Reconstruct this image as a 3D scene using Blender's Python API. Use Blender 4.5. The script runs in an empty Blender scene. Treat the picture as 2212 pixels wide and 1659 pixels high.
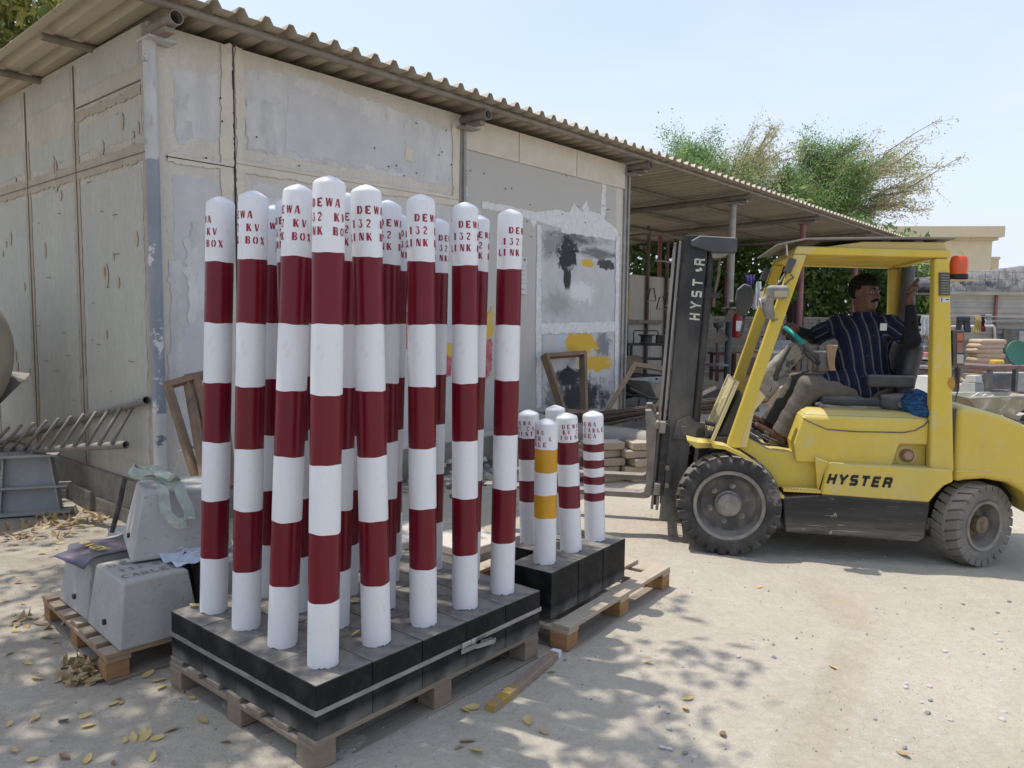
import bpy, bmesh, math, random
import numpy as np
from mathutils import Vector, Matrix, noise as mnoise

# ---------------------------------------------------------------- camera, sky, sun, exposure
SC = bpy.context.scene
COL = SC.collection
PITCH, ROLL, EYE, FPX, PW, PH = math.radians(4.7), math.radians(.62), 1.6, 1650., 2212., 1659.
_c, _s = math.cos(PITCH), math.sin(PITCH)
FWD = Vector((0, _c, -_s)); UP0 = Vector((0, _s, _c)); RT0 = Vector((1, 0, 0))
RT = RT0*math.cos(ROLL) + UP0*math.sin(ROLL); UP = UP0*math.cos(ROLL) - RT0*math.sin(ROLL)
CAM = Vector((0, 0, EYE))
cd = bpy.data.cameras.new('camera'); co = bpy.data.objects.new('camera', cd); COL.objects.link(co)
cd.sensor_width = 36; cd.lens = FPX/PW*36; cd.clip_start = .05; cd.clip_end = 2000
M = Matrix.Identity(4)
for r in range(3):
    M[r][0], M[r][1], M[r][2], M[r][3] = RT[r], UP[r], -FWD[r], CAM[r]
co.matrix_world = M
SC.camera = co

SUN_EL, SUN_AZ = math.radians(71), math.radians(156.5)      # direction to the sun, azimuth measured from +X
sdir = Vector((math.cos(SUN_EL)*math.cos(SUN_AZ), math.cos(SUN_EL)*math.sin(SUN_AZ), math.sin(SUN_EL)))
sl = bpy.data.lights.new('sun', 'SUN'); sl.energy = 2.2; sl.angle = math.radians(.53); sl.color = (1, .95, .87)
so = bpy.data.objects.new('sun', sl); COL.objects.link(so)
so.rotation_euler = sdir.to_track_quat('Z', 'Y').to_euler(); so.location = sdir*60
HAZE_SKY = (3.2, 3.5, 4.05)
W = bpy.data.worlds.new('World'); SC.world = W; W.use_nodes = True
nt = W.node_tree; nt.nodes.clear()
sky = nt.nodes.new('ShaderNodeTexSky'); sky.sky_type = 'NISHITA'; sky.sun_disc = False
sky.sun_elevation = SUN_EL; sky.sun_rotation = math.pi/2 - SUN_AZ
sky.air_density = 1.0; sky.dust_density = 1.5; sky.ozone_density = 1.5; sky.altitude = 0
bg = nt.nodes.new('ShaderNodeBackground'); bg.inputs[1].default_value = .15
wo = nt.nodes.new('ShaderNodeOutputWorld')
tc = nt.nodes.new('ShaderNodeTexCoord'); mp = nt.nodes.new('ShaderNodeMapping'); mp.inputs['Scale'].default_value = (1.0, 1.0, 3.6)
nz = nt.nodes.new('ShaderNodeTexNoise'); nz.inputs['Scale'].default_value = 1.9; nz.inputs['Detail'].default_value = 5; nz.inputs['Distortion'].default_value = .5
cr = nt.nodes.new('ShaderNodeValToRGB'); cr.color_ramp.elements[0].position = .42; cr.color_ramp.elements[1].position = .85
cr.color_ramp.elements[0].color = (0, 0, 0, 1); cr.color_ramp.elements[1].color = (.7, .7, .7, 1)
sx = nt.nodes.new('ShaderNodeSeparateXYZ'); mr = nt.nodes.new('ShaderNodeMapRange'); mr.inputs['From Min'].default_value = -.02; mr.inputs['From Max'].default_value = .55
mr.inputs['To Min'].default_value = .97; mr.inputs['To Max'].default_value = .26
ad = nt.nodes.new('ShaderNodeMath'); ad.operation = 'ADD'; ad.use_clamp = True
mx = nt.nodes.new('ShaderNodeMix'); mx.data_type = 'RGBA'; mx.inputs['B'].default_value = (*HAZE_SKY, 1)
nt.links.new(tc.outputs['Generated'], mp.inputs['Vector']); nt.links.new(mp.outputs[0], nz.inputs['Vector']); nt.links.new(tc.outputs['Generated'], sx.inputs[0]); nt.links.new(sx.outputs['Z'], mr.inputs['Value'])
nt.links.new(nz.outputs['Fac'], cr.inputs[0]); nt.links.new(cr.outputs[0], ad.inputs[0]); nt.links.new(mr.outputs[0], ad.inputs[1]); nt.links.new(ad.outputs[0], mx.inputs['Factor'])
nt.links.new(sky.outputs[0], mx.inputs['A']); nt.links.new(mx.outputs['Result'], bg.inputs[0]); nt.links.new(bg.outputs[0], wo.inputs[0])
SC.view_settings.view_transform = 'Standard'; SC.view_settings.look = 'None'; SC.view_settings.gamma = 1
SC.view_settings.exposure = .79
SC.cycles.use_denoising = True
SC.cycles.max_bounces = 6; SC.cycles.diffuse_bounces = 3; SC.cycles.transparent_max_bounces = 6

# ---------------------------------------------------------------- helpers
RND = random.Random(7)
def ray(x, y): return FWD + RT*((x-PW/2)/FPX) - UP*((y-PH/2)/FPX)
def at(x, y, Y):                       # photo point at distance Y
    d = ray(x, y); return CAM + d*(Y/d.y)
def gr(x, y, z=0.):                    # photo point on the level z
    d = ray(x, y); return CAM + d*((z-EYE)/d.z)
def onp(x, y, p0, n):
    d = ray(x, y); return CAM + d*(((p0-CAM).dot(n))/d.dot(n))

def new_obj(name, me, parent=None):
    o = bpy.data.objects.new(name, me); COL.objects.link(o)
    if parent: o.parent = parent
    return o
def tag(o, label=None, cat=None, group=None, kind=None):
    if label: o['label'] = label
    if cat: o['category'] = cat
    if group: o['group'] = group
    if kind: o['kind'] = kind
    return o
def thing(name, label, cat, loc=(0, 0, 0), rz=0., group=None, rot=None):
    o = new_obj(name, None); o.location = loc; o.rotation_euler = rot if rot else (0, 0, rz); o.empty_display_size = .1
    return tag(o, label, cat, group)
def copy_tree(o, parent=None):
    c = o.copy(); COL.objects.link(c)
    if parent: c.parent = parent
    for ch in list(o.children): copy_tree(ch, c)
    return c

def frame(d, up=None):
    d = Vector(d).normalized(); a = Vector(up) if up else Vector((0, 0, 1))
    if abs(d.dot(a)) > .98: a = Vector((0, 1, 0)) if abs(d.y) < .9 else Vector((1, 0, 0))
    s = d.cross(a).normalized(); u = s.cross(d).normalized()
    return d, s, u

class MB:
    def __init__(s): s.v = []; s.f = []; s.m = []; s.x = Matrix.Identity(4)
    def add(s, vs, fs, mi=0):
        b = len(s.v); s.v += [tuple(s.x @ Vector(v)) for v in vs]
        s.f += [tuple(b+i for i in f) for f in fs]; s.m += [mi]*len(fs); return s
    def box(s, c, d, mi=0, rz=0., rot=None):
        R = rot if rot is not None else Matrix.Rotation(rz, 3, 'Z')
        c = Vector(c); h = [q/2 for q in d]
        vs = [c + R @ Vector((sx*h[0], sy*h[1], sz*h[2])) for sz in (-1, 1) for sy in (-1, 1) for sx in (-1, 1)]
        return s.add(vs, [(0, 2, 3, 1), (4, 5, 7, 6), (0, 1, 5, 4), (2, 6, 7, 3), (0, 4, 6, 2), (1, 3, 7, 5)], mi)
    def hexa(s, lo, hi, mi=0):         # two quads of four points
        return s.add(list(lo)+list(hi), [(3, 2, 1, 0), (4, 5, 6, 7), (0, 1, 5, 4), (1, 2, 6, 5), (2, 3, 7, 6), (3, 0, 4, 7)], mi)
    def bar(s, p, q, w, h, mi=0, up=None, ext=0.):
        p, q = Vector(p), Vector(q); d, sd, u = frame(q-p, up); p = p-d*ext; q = q+d*ext
        L = [p + sd*(a*w/2) + u*(b*h/2) for a, b in ((-1, -1), (1, -1), (1, 1), (-1, 1))]
        H = [q + sd*(a*w/2) + u*(b*h/2) for a, b in ((-1, -1), (1, -1), (1, 1), (-1, 1))]
        return s.hexa(L, H, mi)
    def tube(s, pts, r, n=10, mi=0, caps=True, closed=False):
        pts = [Vector(p) for p in pts]; rs = r if isinstance(r, (list, tuple)) else [r]*len(pts)
        vs = []; fs = []; k = len(pts); prev = None
        for i, p in enumerate(pts):
            a = pts[i-1] if (i or closed) else p; b = pts[(i+1) % k] if (i < k-1 or closed) else p
            d = (b-a).normalized()
            if prev is None: _, sd, u = frame(d)
            else:
                sd = (prev - d*prev.dot(d))
                sd = sd.normalized() if sd.length > 1e-6 else frame(d)[1]
                u = sd.cross(d)
            prev = sd
            for j in range(n):
                t = 2*math.pi*j/n; vs.append(p + (sd*math.cos(t) + u*math.sin(t))*rs[i])
        for i in range(k if closed else k-1):
            i2 = (i+1) % k
            for j in range(n): fs.append((i*n+j, i*n+(j+1) % n, i2*n+(j+1) % n, i2*n+j))
        if caps and not closed: fs += [tuple(range(n))[::-1], tuple(range((k-1)*n, k*n))]
        return s.add(vs, fs, mi)
    def lathe(s, prof, n=32, c=(0, 0, 0), axis=(0, 0, 1), mi=0, mis=None, close=False):
        d, a, b = frame(axis); c = Vector(c); vs = []; fs = []; ms = []
        for (r, z) in prof:
            for j in range(n):
                t = 2*math.pi*j/n; vs.append(c + d*z + (a*math.cos(t) + b*math.sin(t))*r)
        k = len(prof)
        for i in range(k if close else k-1):
            i2 = (i+1) % k
            for j in range(n): fs.append((i*n+j, i*n+(j+1) % n, i2*n+(j+1) % n, i2*n+j)); ms.append(mis[i] if mis else mi)
        b0 = len(s.v); s.v += [tuple(s.x @ Vector(v)) for v in vs]; s.f += [tuple(b0+i for i in f) for f in fs]; s.m += ms
        return s
    def cap(s, prof, n=32, **k):       # lathe closed by a centre point radius
        return s.lathe(prof, n, **k)
    def prism(s, poly, a, b, mi=0, plane='uz'):   # polygon in (u,z) extruded along v from a to b
        f = (lambda p, v: (p[0], v, p[1])) if plane == 'uz' else ((lambda p, v: (p[0], p[1], v)) if plane == 'xy' else (lambda p, v: (v, p[0], p[1])))
        n = len(poly); vs = [f(p, a) for p in poly] + [f(p, b) for p in poly]
        fs = [tuple(range(n)), tuple(range(2*n-1, n-1, -1))] + [((i+1) % n, i, i+n, (i+1) % n+n) for i in range(n)]
        return s.add(vs, fs, mi)
    def build(s, name, mats, parent=None, smooth=False, bevel=0., seg=2, ang=35, autos=None):
        me = bpy.data.meshes.new(name); me.from_pydata(s.v, [], s.f)
        mats = mats if isinstance(mats, (list, tuple)) else [mats]
        for m in mats: me.materials.append(m)
        me.polygons.foreach_set('material_index', s.m)
        bm = bmesh.new(); bm.from_mesh(me); bmesh.ops.remove_doubles(bm, verts=bm.verts, dist=1e-5)
        bmesh.ops.recalc_face_normals(bm, faces=bm.faces); bm.to_mesh(me); bm.free()
        if smooth or autos:
            me.polygons.foreach_set('use_smooth', [True]*len(me.polygons))
            if autos is not None or smooth == 'auto':
                try: me.set_sharp_from_angle(angle=math.radians(autos or 35))
                except Exception: pass
        o = new_obj(name, me, parent)
        if bevel:
            b = o.modifiers.new('bevel', 'BEVEL'); b.width = bevel; b.segments = seg; b.limit_method = 'ANGLE'; b.angle_limit = math.radians(ang)
            b.harden_normals = False
        return o

def np_mesh(name, V, F, mats, parent=None, smooth=False, mi=None):
    me = bpy.data.meshes.new(name); V = np.asarray(V, dtype=np.float32); F = np.asarray(F, dtype=np.int32)
    k = F.shape[1]; me.vertices.add(len(V)); me.vertices.foreach_set('co', V.ravel())
    me.loops.add(F.size); me.loops.foreach_set('vertex_index', F.ravel())
    me.polygons.add(len(F)); me.polygons.foreach_set('loop_start', np.arange(0, F.size, k, dtype=np.int32))
    me.polygons.foreach_set('loop_total', np.full(len(F), k, dtype=np.int32))
    for m in (mats if isinstance(mats, (list, tuple)) else [mats]): me.materials.append(m)
    if mi is not None: me.polygons.foreach_set('material_index', np.asarray(mi, dtype=np.int32))
    me.polygons.foreach_set('use_smooth', [bool(smooth)]*len(F))
    me.update(calc_edges=True); me.validate()
    return new_obj(name, me, parent)

# ---- signed distance shapes, meshed with surface nets (for cloth, bodies, sacks)
def smin(a, b, k): 
    h = np.clip(.5+.5*(b-a)/k, 0, 1); return b*(1-h) + a*h - k*h*(1-h)
def smax(a, b, k): return -smin(-a, -b, k)
def cone(P, a, b, ra, rb):
    a = np.array(a, float); b = np.array(b, float); ba = b-a; pa = [P[i]-a[i] for i in range(3)]
    t = np.clip(sum(pa[i]*ba[i] for i in range(3))/max(1e-9, ba@ba), 0, 1)
    return np.sqrt(sum((pa[i]-t*ba[i])**2 for i in range(3))) - (ra+(rb-ra)*t)
def ell(P, c, r, R=None):
    q = [P[i]-c[i] for i in range(3)]
    if R is not None: q = [sum(R[i][j]*q[j] for j in range(3)) for i in range(3)]
    k0 = np.sqrt(sum((q[i]/r[i])**2 for i in range(3))); k1 = np.sqrt(sum((q[i]/r[i]**2)**2 for i in range(3)))+1e-9
    return k0*(k0-1)/k1
def rbox(P, c, h, r, R=None):
    q = [P[i]-c[i] for i in range(3)]
    if R is not None: q = [sum(R[i][j]*q[j] for j in range(3)) for i in range(3)]
    d = [np.abs(q[i])-(h[i]-r) for i in range(3)]
    return np.sqrt(sum(np.maximum(x, 0)**2 for x in d)) + np.minimum(np.maximum(np.maximum(d[0], d[1]), d[2]), 0) - r
def nets(f, lo, hi, h):
    lo = np.array(lo, float); n = [int(math.ceil((hi[i]-lo[i])/h))+1 for i in range(3)]
    ax = [lo[i]+h*np.arange(n[i]) for i in range(3)]
    P = np.meshgrid(*ax, indexing='ij'); D = f(P).astype(np.float64); S = D < 0
    cnt = np.zeros([k-1 for k in n], int); acc = [np.zeros([k-1 for k in n]) for _ in range(3)]
    def sl(o): return tuple(slice(o[i], n[i]-1+o[i]) for i in range(3))
    for d in range(3):
        for a in (0, 1):
            for b in (0, 1):
                o0 = [0, 0, 0]; oth = [i for i in range(3) if i != d]; o0[oth[0]] = a; o0[oth[1]] = b; o1 = list(o0); o1[d] = 1
                A, B = D[sl(o0)], D[sl(o1)]; c = (A < 0) != (B < 0); t = np.where(c, A/np.where(c, A-B, 1), 0)
                cnt += c
                for i in range(3): acc[i] += np.where(c, (t if i == d else o0[i]), 0)
    act = cnt > 0; idx = -np.ones(act.shape, int); idx[act] = np.arange(act.sum())
    w = np.argwhere(act); V = np.stack([lo[i]+h*(w[:, i]+acc[i][act]/cnt[act]) for i in range(3)], 1)
    F = []
    for d in range(3):
        o = [i for i in range(3) if i != d]
        A = S.take(range(n[d]-1), d); B = S.take(range(1, n[d]), d); c = A != B
        q = np.argwhere(c); q = q[(q[:, o[0]] > 0) & (q[:, o[1]] > 0) & (q[:, o[0]] < n[o[0]]-1) & (q[:, o[1]] < n[o[1]]-1)]
        if not len(q): continue
        def g(x, y):
            p = q.copy(); p[:, o[0]] += x; p[:, o[1]] += y; return idx[p[:, 0], p[:, 1], p[:, 2]]
        Q = np.stack([g(-1, -1), g(0, -1), g(0, 0), g(-1, 0)], 1)
        fl = S[q[:, 0], q[:, 1], q[:, 2]] != (d == 1)
        Q[~fl] = Q[~fl][:, ::-1]; F.append(Q)
    F = np.concatenate(F); F = F[(F >= 0).all(1)]
    return V, F
def wob(P, s, a, seed=0.):             # cheap smooth wrinkle field
    x, y, z = [p*s for p in P]
    return a*(np.sin(x*1.7+y*2.3+seed)+np.sin(y*2.9-z*1.9+1.3*seed)+np.sin(z*2.4+x*1.1-y*.7+2.1*seed)+.6*np.sin(x*4.1-z*3.7+seed)*np.sin(y*4.7+.4+seed))/3

# ---- materials
MATS = {}
def mat(name, c1, c2=None, rough=.7, scale=6., detail=6, lo=.35, hi=.65, bump=0., bscale=None, metal=0., spec=.4, stretch=(1, 1, 1),
        dust=None, dusta=0., chips=None, chipa=.0, chips_scale=14., spots=None, spota=0., spots_scale=30., coat=0., scr=None, dirtz=None, ripple=0., rough2=None, fine=0.):
    if name in MATS: return MATS[name]
    m = bpy.data.materials.new(name); m.use_nodes = True; t = m.node_tree; N = t.nodes; L = t.links
    b = N['Principled BSDF']; b.inputs['Roughness'].default_value = rough; b.inputs['Metallic'].default_value = metal
    b.inputs['Specular IOR Level'].default_value = spec
    if coat: b.inputs['Coat Weight'].default_value = coat; b.inputs['Coat Roughness'].default_value = .12
    tcn = N.new('ShaderNodeTexCoord'); mpn = N.new('ShaderNodeMapping'); mpn.inputs['Scale'].default_value = stretch
    L.new(tcn.outputs['Object'], mpn.inputs['Vector']); vec = mpn.outputs[0]
    def noise(sc, dt=6., dis=0., v=None, ro=.55):
        n = N.new('ShaderNodeTexNoise'); n.inputs['Scale'].default_value = sc; n.inputs['Detail'].default_value = dt; n.inputs['Distortion'].default_value = dis
        n.inputs['Roughness'].default_value = ro
        L.new(v or vec, n.inputs['Vector']); return n.outputs['Fac']
    def ramp(fac, a, bb, ca=(0, 0, 0, 1), cb=(1, 1, 1, 1)):
        r = N.new('ShaderNodeValToRGB'); e = r.color_ramp.elements; e[0].position = a; e[1].position = bb; e[0].color = ca; e[1].color = cb
        L.new(fac, r.inputs[0]); return r.outputs[0]
    def mix(fac, A, B):
        x = N.new('ShaderNodeMix'); x.data_type = 'RGBA'
        if isinstance(fac, float): x.inputs['Factor'].default_value = fac
        else: L.new(fac, x.inputs['Factor'])
        for k, q in (('A', A), ('B', B)):
            if isinstance(q, tuple): x.inputs[k].default_value = (*q[:3], 1)
            else: L.new(q, x.inputs[k])
        return x.outputs['Result']
    def mul(a, v):
        x = N.new('ShaderNodeMath'); x.operation = 'MULTIPLY'; L.new(a, x.inputs[0])
        if isinstance(v, float): x.inputs[1].default_value = v
        else: L.new(v, x.inputs[1])
        return x.outputs[0]
    c2 = c2 or tuple(q*.8 for q in c1)
    n1 = noise(scale, detail); col = ramp(n1, lo, hi, (*c1, 1), (*c2, 1))
    if fine:
        nf = noise(scale*9, 4); col = mix(ramp(nf, .3, .75, (0, 0, 0, 1), (fine, fine, fine, 1)), col, tuple(q*.6 for q in c2))
    if spots:
        ns = noise(spots_scale, 3); col = mix(mul(ramp(ns, .62, .68), float(spota)), col, spots)
    if chips:
        nc = noise(chips_scale, 8, .4, tcn.outputs['Object'], .65); col = mix(ramp(nc, 1-chipa-.02, 1-chipa+.01), col, chips)
    if scr:                            # long thin scratches
        ms = N.new('ShaderNodeMapping'); ms.inputs['Scale'].default_value = (2.2, 2.2, 75); ms.inputs['Rotation'].default_value = (0, .06, 0); L.new(tcn.outputs['Object'], ms.inputs['Vector']); n_s = noise(1.6, 3, .3, ms.outputs[0]); n_m = noise(3.1, 3, 0., tcn.outputs['Object']); col = mix(mul(ramp(n_s, .66, .69), ramp(n_m, .5, .6)), col, scr)
    if dirtz:                          # grime rising from the foot: (z height, colour, amount)
        sx = N.new('ShaderNodeSeparateXYZ'); L.new(tcn.outputs['Object'], sx.inputs[0])
        mr = N.new('ShaderNodeMapRange'); mr.inputs['From Min'].default_value = dirtz[0]; mr.inputs['From Max'].default_value = dirtz[1]
        mr.inputs['To Min'].default_value = 1; mr.inputs['To Max'].default_value = 0; L.new(sx.outputs['Z'], mr.inputs['Value'])
        nd = noise(dirtz[4] if len(dirtz) > 4 else 9., 6, .3)
        col = mix(mul(mul(mr.outputs[0], ramp(nd, .3, .7)), float(dirtz[3])), col, dirtz[2])
    if dust:
        ge = N.new('ShaderNodeNewGeometry'); sx = N.new('ShaderNodeSeparateXYZ'); L.new(ge.outputs['Normal'], sx.inputs[0])
        up = ramp(sx.outputs['Z'], .25, .95); nd = noise(scale*1.7, 5); dm = mul(up, ramp(nd, .1, .55)); dm = mul(dm, float(dusta)); col = mix(dm, col, dust)
        nd2 = noise(scale*.8+2, 6); col = mix(mul(ramp(nd2, .48, .8), float(dusta*.35 if dusta < .7 or rough > .6 else dusta*.12)), col, dust)
    L.new(col, b.inputs['Base Color'])
    if rough2 is not None:
        nr = noise(scale*1.3, 4); rr = ramp(nr, .35, .7, (rough,)*3+(1,), (rough2,)*3+(1,)); L.new(rr, b.inputs['Roughness'])
    if bump:
        nb = noise(bscale or scale*4, 6); bp = N.new('ShaderNodeBump'); bp.inputs['Strength'].default_value = 1; bp.inputs['Distance'].default_value = bump
        L.new(nb, bp.inputs['Height']); L.new(bp.outputs[0], b.inputs['Normal'])
    MATS[name] = m; return m

DUST = (.42, .37, .30)
# ================================================================ SETTING: ground
def gz(x, y):                          # the yard rises gently towards the back
    t = min(1., max(0., (y-8.)/8.)); return .30*t*t*(3-2*t)
def axis_pts(segs):
    out = []
    for a, b, st in segs: out += list(np.arange(a, b, st))
    return np.array(out+[segs[-1][1]])
gx = axis_pts([(-400, -60, 40), (-60, -12, 4), (-12, -4.5, .4), (-4.5, -2.4, .06), (-2.4, 3.4, .025), (3.4, 6, .07), (6, 20, .5), (20, 60, 4), (60, 400, 40)])
gy = axis_pts([(-60, -4, 4), (-4, 1.6, .3), (1.6, 5.8, .025), (5.8, 9, .07), (9, 20, .5), (20, 60, 4), (60, 600, 40)])
TRY = np.array([2.0, 2.7, 3.04, 3.47, 3.83, 4.22, 4.63, 5.0]); TRX = np.array([.75, 1.10, 1.33, 1.60, 1.80, 1.89, 1.87, 1.8])
def ground_h(X, Y):
    t = np.clip((Y-8)/8, 0, 1); Z = .30*t*t*(3-2*t)
    near = np.clip((9-Y)/3, 0, 1)*np.clip((7-np.abs(X))/2, 0, 1)
    r = np.random.RandomState(3); n = np.zeros_like(X)
    for k in range(46):
        f = 3*1.13**k*.55 if k < 30 else 20+r.rand()*70; a = r.rand()*6.28; ph = r.rand()*6.28
        n += np.sin((X*np.cos(a)+Y*np.sin(a))*f+ph+1.5*np.sin(X*1.3+k)+1.2*np.sin(Y*1.7-k))/f
    Z = Z + near*n*.013
    # tyre track pressed in the sand: a curve from the yard towards the lens
    xc = np.interp(Y, TRY, TRX); d = X-xc
    lug = np.sin((Y*1.0+np.abs(d)*.9)*2*np.pi/.085)
    m = np.exp(-(d/.10)**4)*np.clip((4.9-Y)/.6, 0, 1)
    Z = Z + m*(lug*.011-.007)*(0.7+.3*np.sin(Y*5+X*3)) + .004*np.exp(-((np.abs(d)-.14)/.03)**2)*np.clip((4.9-Y)/.6, 0, 1)
    for (x0, k, w) in ((2.10, .9, .12), (.62, .12, .07)):
        d = X-(x0+k*(Y-3)); m = np.exp(-(d/w)**4)*np.clip((4.6-Y)/.8, 0, 1)*np.clip((Y-1.5)/.5, 0, 1)
        Z = Z + m*(np.sin((Y*1.2+d*1.4)*2*np.pi/.06)*.004-.004)
    for i in range(90):
        cx, cy, rr = r.uniform(-3, 4), r.uniform(1.8, 6), r.uniform(.03, .12)
        Z = Z - r.uniform(.002, .007)*np.exp(-(((X-cx)**2+(Y-cy)**2)/rr**2))
    return Z
GX, GY = np.meshgrid(gx, gy, indexing='ij'); GZ = ground_h(GX, GY)
_xc = np.interp(GY, TRY, TRX); TRK = np.exp(-((GX-_xc)/.12)**4)*np.clip((4.9-GY)/.6, 0, 1) + .5*np.exp(-((GX-(2.10+.9*(GY-3)))/.13)**4)*np.clip((4.6-GY)/.8, 0, 1)
nxg, nyg = len(gx), len(gy)
ii, jj = np.meshgrid(np.arange(nxg-1), np.arange(nyg-1), indexing='ij'); q = (ii*nyg+jj).ravel()
GF = np.stack([q, q+nyg, q+nyg+1, q+1], 1)
gm = bpy.data.materials.new('sandy_ground'); gm.use_nodes = True
def ground_mat(m):
    t = m.node_tree; N = t.nodes; L = t.links; b = N['Principled BSDF']; b.inputs['Roughness'].default_value = .95; b.inputs['Specular IOR Level'].default_value = .15
    tcn = N.new('ShaderNodeTexCoord'); v = tcn.outputs['Object']
    def noise(sc, dt=6., dis=0., ro=.6):
        n = N.new('ShaderNodeTexNoise'); n.inputs['Scale'].default_value = sc; n.inputs['Detail'].default_value = dt; n.inputs['Distortion'].default_value = dis; n.inputs['Roughness'].default_value = ro
        L.new(v, n.inputs['Vector']); return n.outputs['Fac']
    def ramp(f, a, bb, ca, cb):
        r = N.new('ShaderNodeValToRGB'); e = r.color_ramp.elements; e[0].position = a; e[1].position = bb; e[0].color = (*ca, 1); e[1].color = (*cb, 1); L.new(f, r.inputs[0]); return r.outputs[0]
    def mix(f, A, B):
        x = N.new('ShaderNodeMix'); x.data_type = 'RGBA'; L.new(f, x.inputs['Factor'])
        for k, qq in (('A', A), ('B', B)):
            if isinstance(qq, tuple): x.inputs[k].default_value = (*qq, 1)
            else: L.new(qq, x.inputs[k])
        return x.outputs['Result']
    c = ramp(noise(1.1, 8, .5), .3, .72, (.50, .45, .365), (.42, .375, .30))
    c = mix(ramp(noise(11, 8, .3), .45, .75, (0, 0, 0), (.5, .5, .5)), c, (.56, .505, .42))
    c = mix(ramp(noise(70, 5), .52, .74, (0, 0, 0), (.55, .55, .55)), c, (.33, .285, .23))
    c = mix(ramp(noise(240, 3), .6, .75, (0, 0, 0), (.5, .5, .5)), c, (.70, .64, .54))
    vo = N.new('ShaderNodeTexVoronoi'); vo.inputs['Scale'].default_value = 34; L.new(v, vo.inputs['Vector'])
    c = mix(ramp(vo.outputs['Distance'], .07, .12, (.75, .75, .75), (0, 0, 0)), c, vo.outputs['Color'])
    # grey, litter-strewn soil on the shed side
    sx = N.new('ShaderNodeSeparateXYZ'); L.new(v, sx.inputs[0])
    mr = N.new('ShaderNodeMapRange'); mr.inputs['From Min'].default_value = -1.0; mr.inputs['From Max'].default_value = -2.8; L.new(sx.outputs['X'], mr.inputs['Value'])
    mm = N.new('ShaderNodeMath'); mm.operation = 'MULTIPLY'; L.new(mr.outputs[0], mm.inputs[0]); L.new(ramp(noise(4, 7, .4), .35, .65, (.15,)*3, (.8,)*3), mm.inputs[1])
    c = mix(mm.outputs[0], c, (.27, .23, .18))
    ta = N.new('ShaderNodeAttribute'); ta.attribute_name = 'compacted'; tm = N.new('ShaderNodeMath'); tm.operation = 'MULTIPLY'; L.new(ta.outputs['Fac'], tm.inputs[0]); L.new(ramp(noise(6, 6, .6), .35, .6, (.15,)*3, (.7,)*3), tm.inputs[1]); c = mix(tm.outputs[0], c, (.40, .34, .255))
    L.new(c, b.inputs['Base Color'])
    bp = N.new('ShaderNodeBump'); bp.inputs['Distance'].default_value = .014; bp.inputs['Strength'].default_value = .9; L.new(noise(24, 9, .8, .66), bp.inputs['Height'])
    bp2 = N.new('ShaderNodeBump'); bp2.inputs['Distance'].default_value = .004; L.new(noise(150, 6), bp2.inputs['Height']); L.new(bp.outputs[0], bp2.inputs['Normal'])
    L.new(bp2.outputs[0], b.inputs['Normal'])
ground_mat(gm)
V = np.stack([GX.ravel(), GY.ravel(), GZ.ravel()], 1)
_g = tag(np_mesh('ground', V, GF, gm, smooth=True), kind='structure'); _a = _g.data.attributes.new('compacted', 'FLOAT', 'POINT'); _a.data.foreach_set('value', TRK.ravel().astype(np.float32))
def gh(x, y): return float(ground_h(np.array([[x]]), np.array([[y]]))[0, 0])

# ================================================================ SHED
YA = math.radians(49.2); FD = Vector((math.cos(YA), math.sin(YA), 0)); LD = Vector((-math.sin(YA), math.cos(YA), 0))
K = Vector((-2.619, 5.592, 0))
# shed local frame: x along the front wall (FD), y to the back (LD), z up
def wf(x, y, off=0.):                  # photo point on the front wall -> (x, z)
    d = onp(x, y, K-LD*off, LD)-K; return (d.dot(FD), d.z)
def wl(x, y, off=0.):
    d = onp(x, y, K-FD*off, FD)-K; return (d.dot(LD), d.z)
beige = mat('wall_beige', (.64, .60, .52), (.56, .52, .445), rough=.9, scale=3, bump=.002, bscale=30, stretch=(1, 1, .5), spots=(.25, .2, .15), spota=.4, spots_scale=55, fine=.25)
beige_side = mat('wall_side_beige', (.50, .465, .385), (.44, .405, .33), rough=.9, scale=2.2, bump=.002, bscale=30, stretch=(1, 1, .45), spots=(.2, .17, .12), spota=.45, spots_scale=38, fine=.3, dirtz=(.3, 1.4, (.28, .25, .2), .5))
filler = mat('joint_filler', (.43, .37, .285), (.36, .31, .235), rough=.95, scale=7, bump=.003, bscale=40, fine=.2)
cream_f = mat('front_filler', (.66, .605, .50), (.58, .525, .43), rough=.92, scale=5, bump=.002, fine=.15)
grey_p = mat('grey_primer', (.51, .50, .49), (.68, .665, .64), rough=.85, scale=4.2, stretch=(1, 1, .35), bump=.001, spots=(.32, .31, .31), spota=.5, spots_scale=11, fine=.35)
grey_l = mat('grey_lilac_primer', (.50, .49, .495), (.59, .575, .565), rough=.8, scale=2.5, bump=.001, fine=.12)
grey_w = mat('warm_grey_board', (.48, .455, .42), (.455, .435, .395), rough=.8, scale=1.2, bump=.0006, bscale=80)
putty = mat('white_putty', (.72, .71, .70), (.60, .59, .57), rough=.85, scale=18, bump=.004, bscale=60)
pale_p = mat('pale_primer', (.62, .605, .58), (.48, .47, .455), rough=.85, scale=9, stretch=(1, 1, .4), bump=.002, fine=.2)
black_p = mat('black_splash', (.055, .055, .06), (.13, .13, .135), rough=.6, scale=12, lo=.4, hi=.7, stretch=(.5, 1, 1.4))
char_p = mat('charcoal_smear', (.10, .10, .105), (.36, .355, .35), rough=.75, scale=7, detail=9, lo=.42, hi=.62, stretch=(1, 1, .7), fine=.4)
yel_p = mat('yellow_splash', (.62, .40, .05), (.55, .42, .16), rough=.6, scale=11, lo=.5, hi=.75)
red_p = mat('crimson_splash', (.40, .05, .09), (.5, .22, .22), rough=.6, scale=9)
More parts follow.
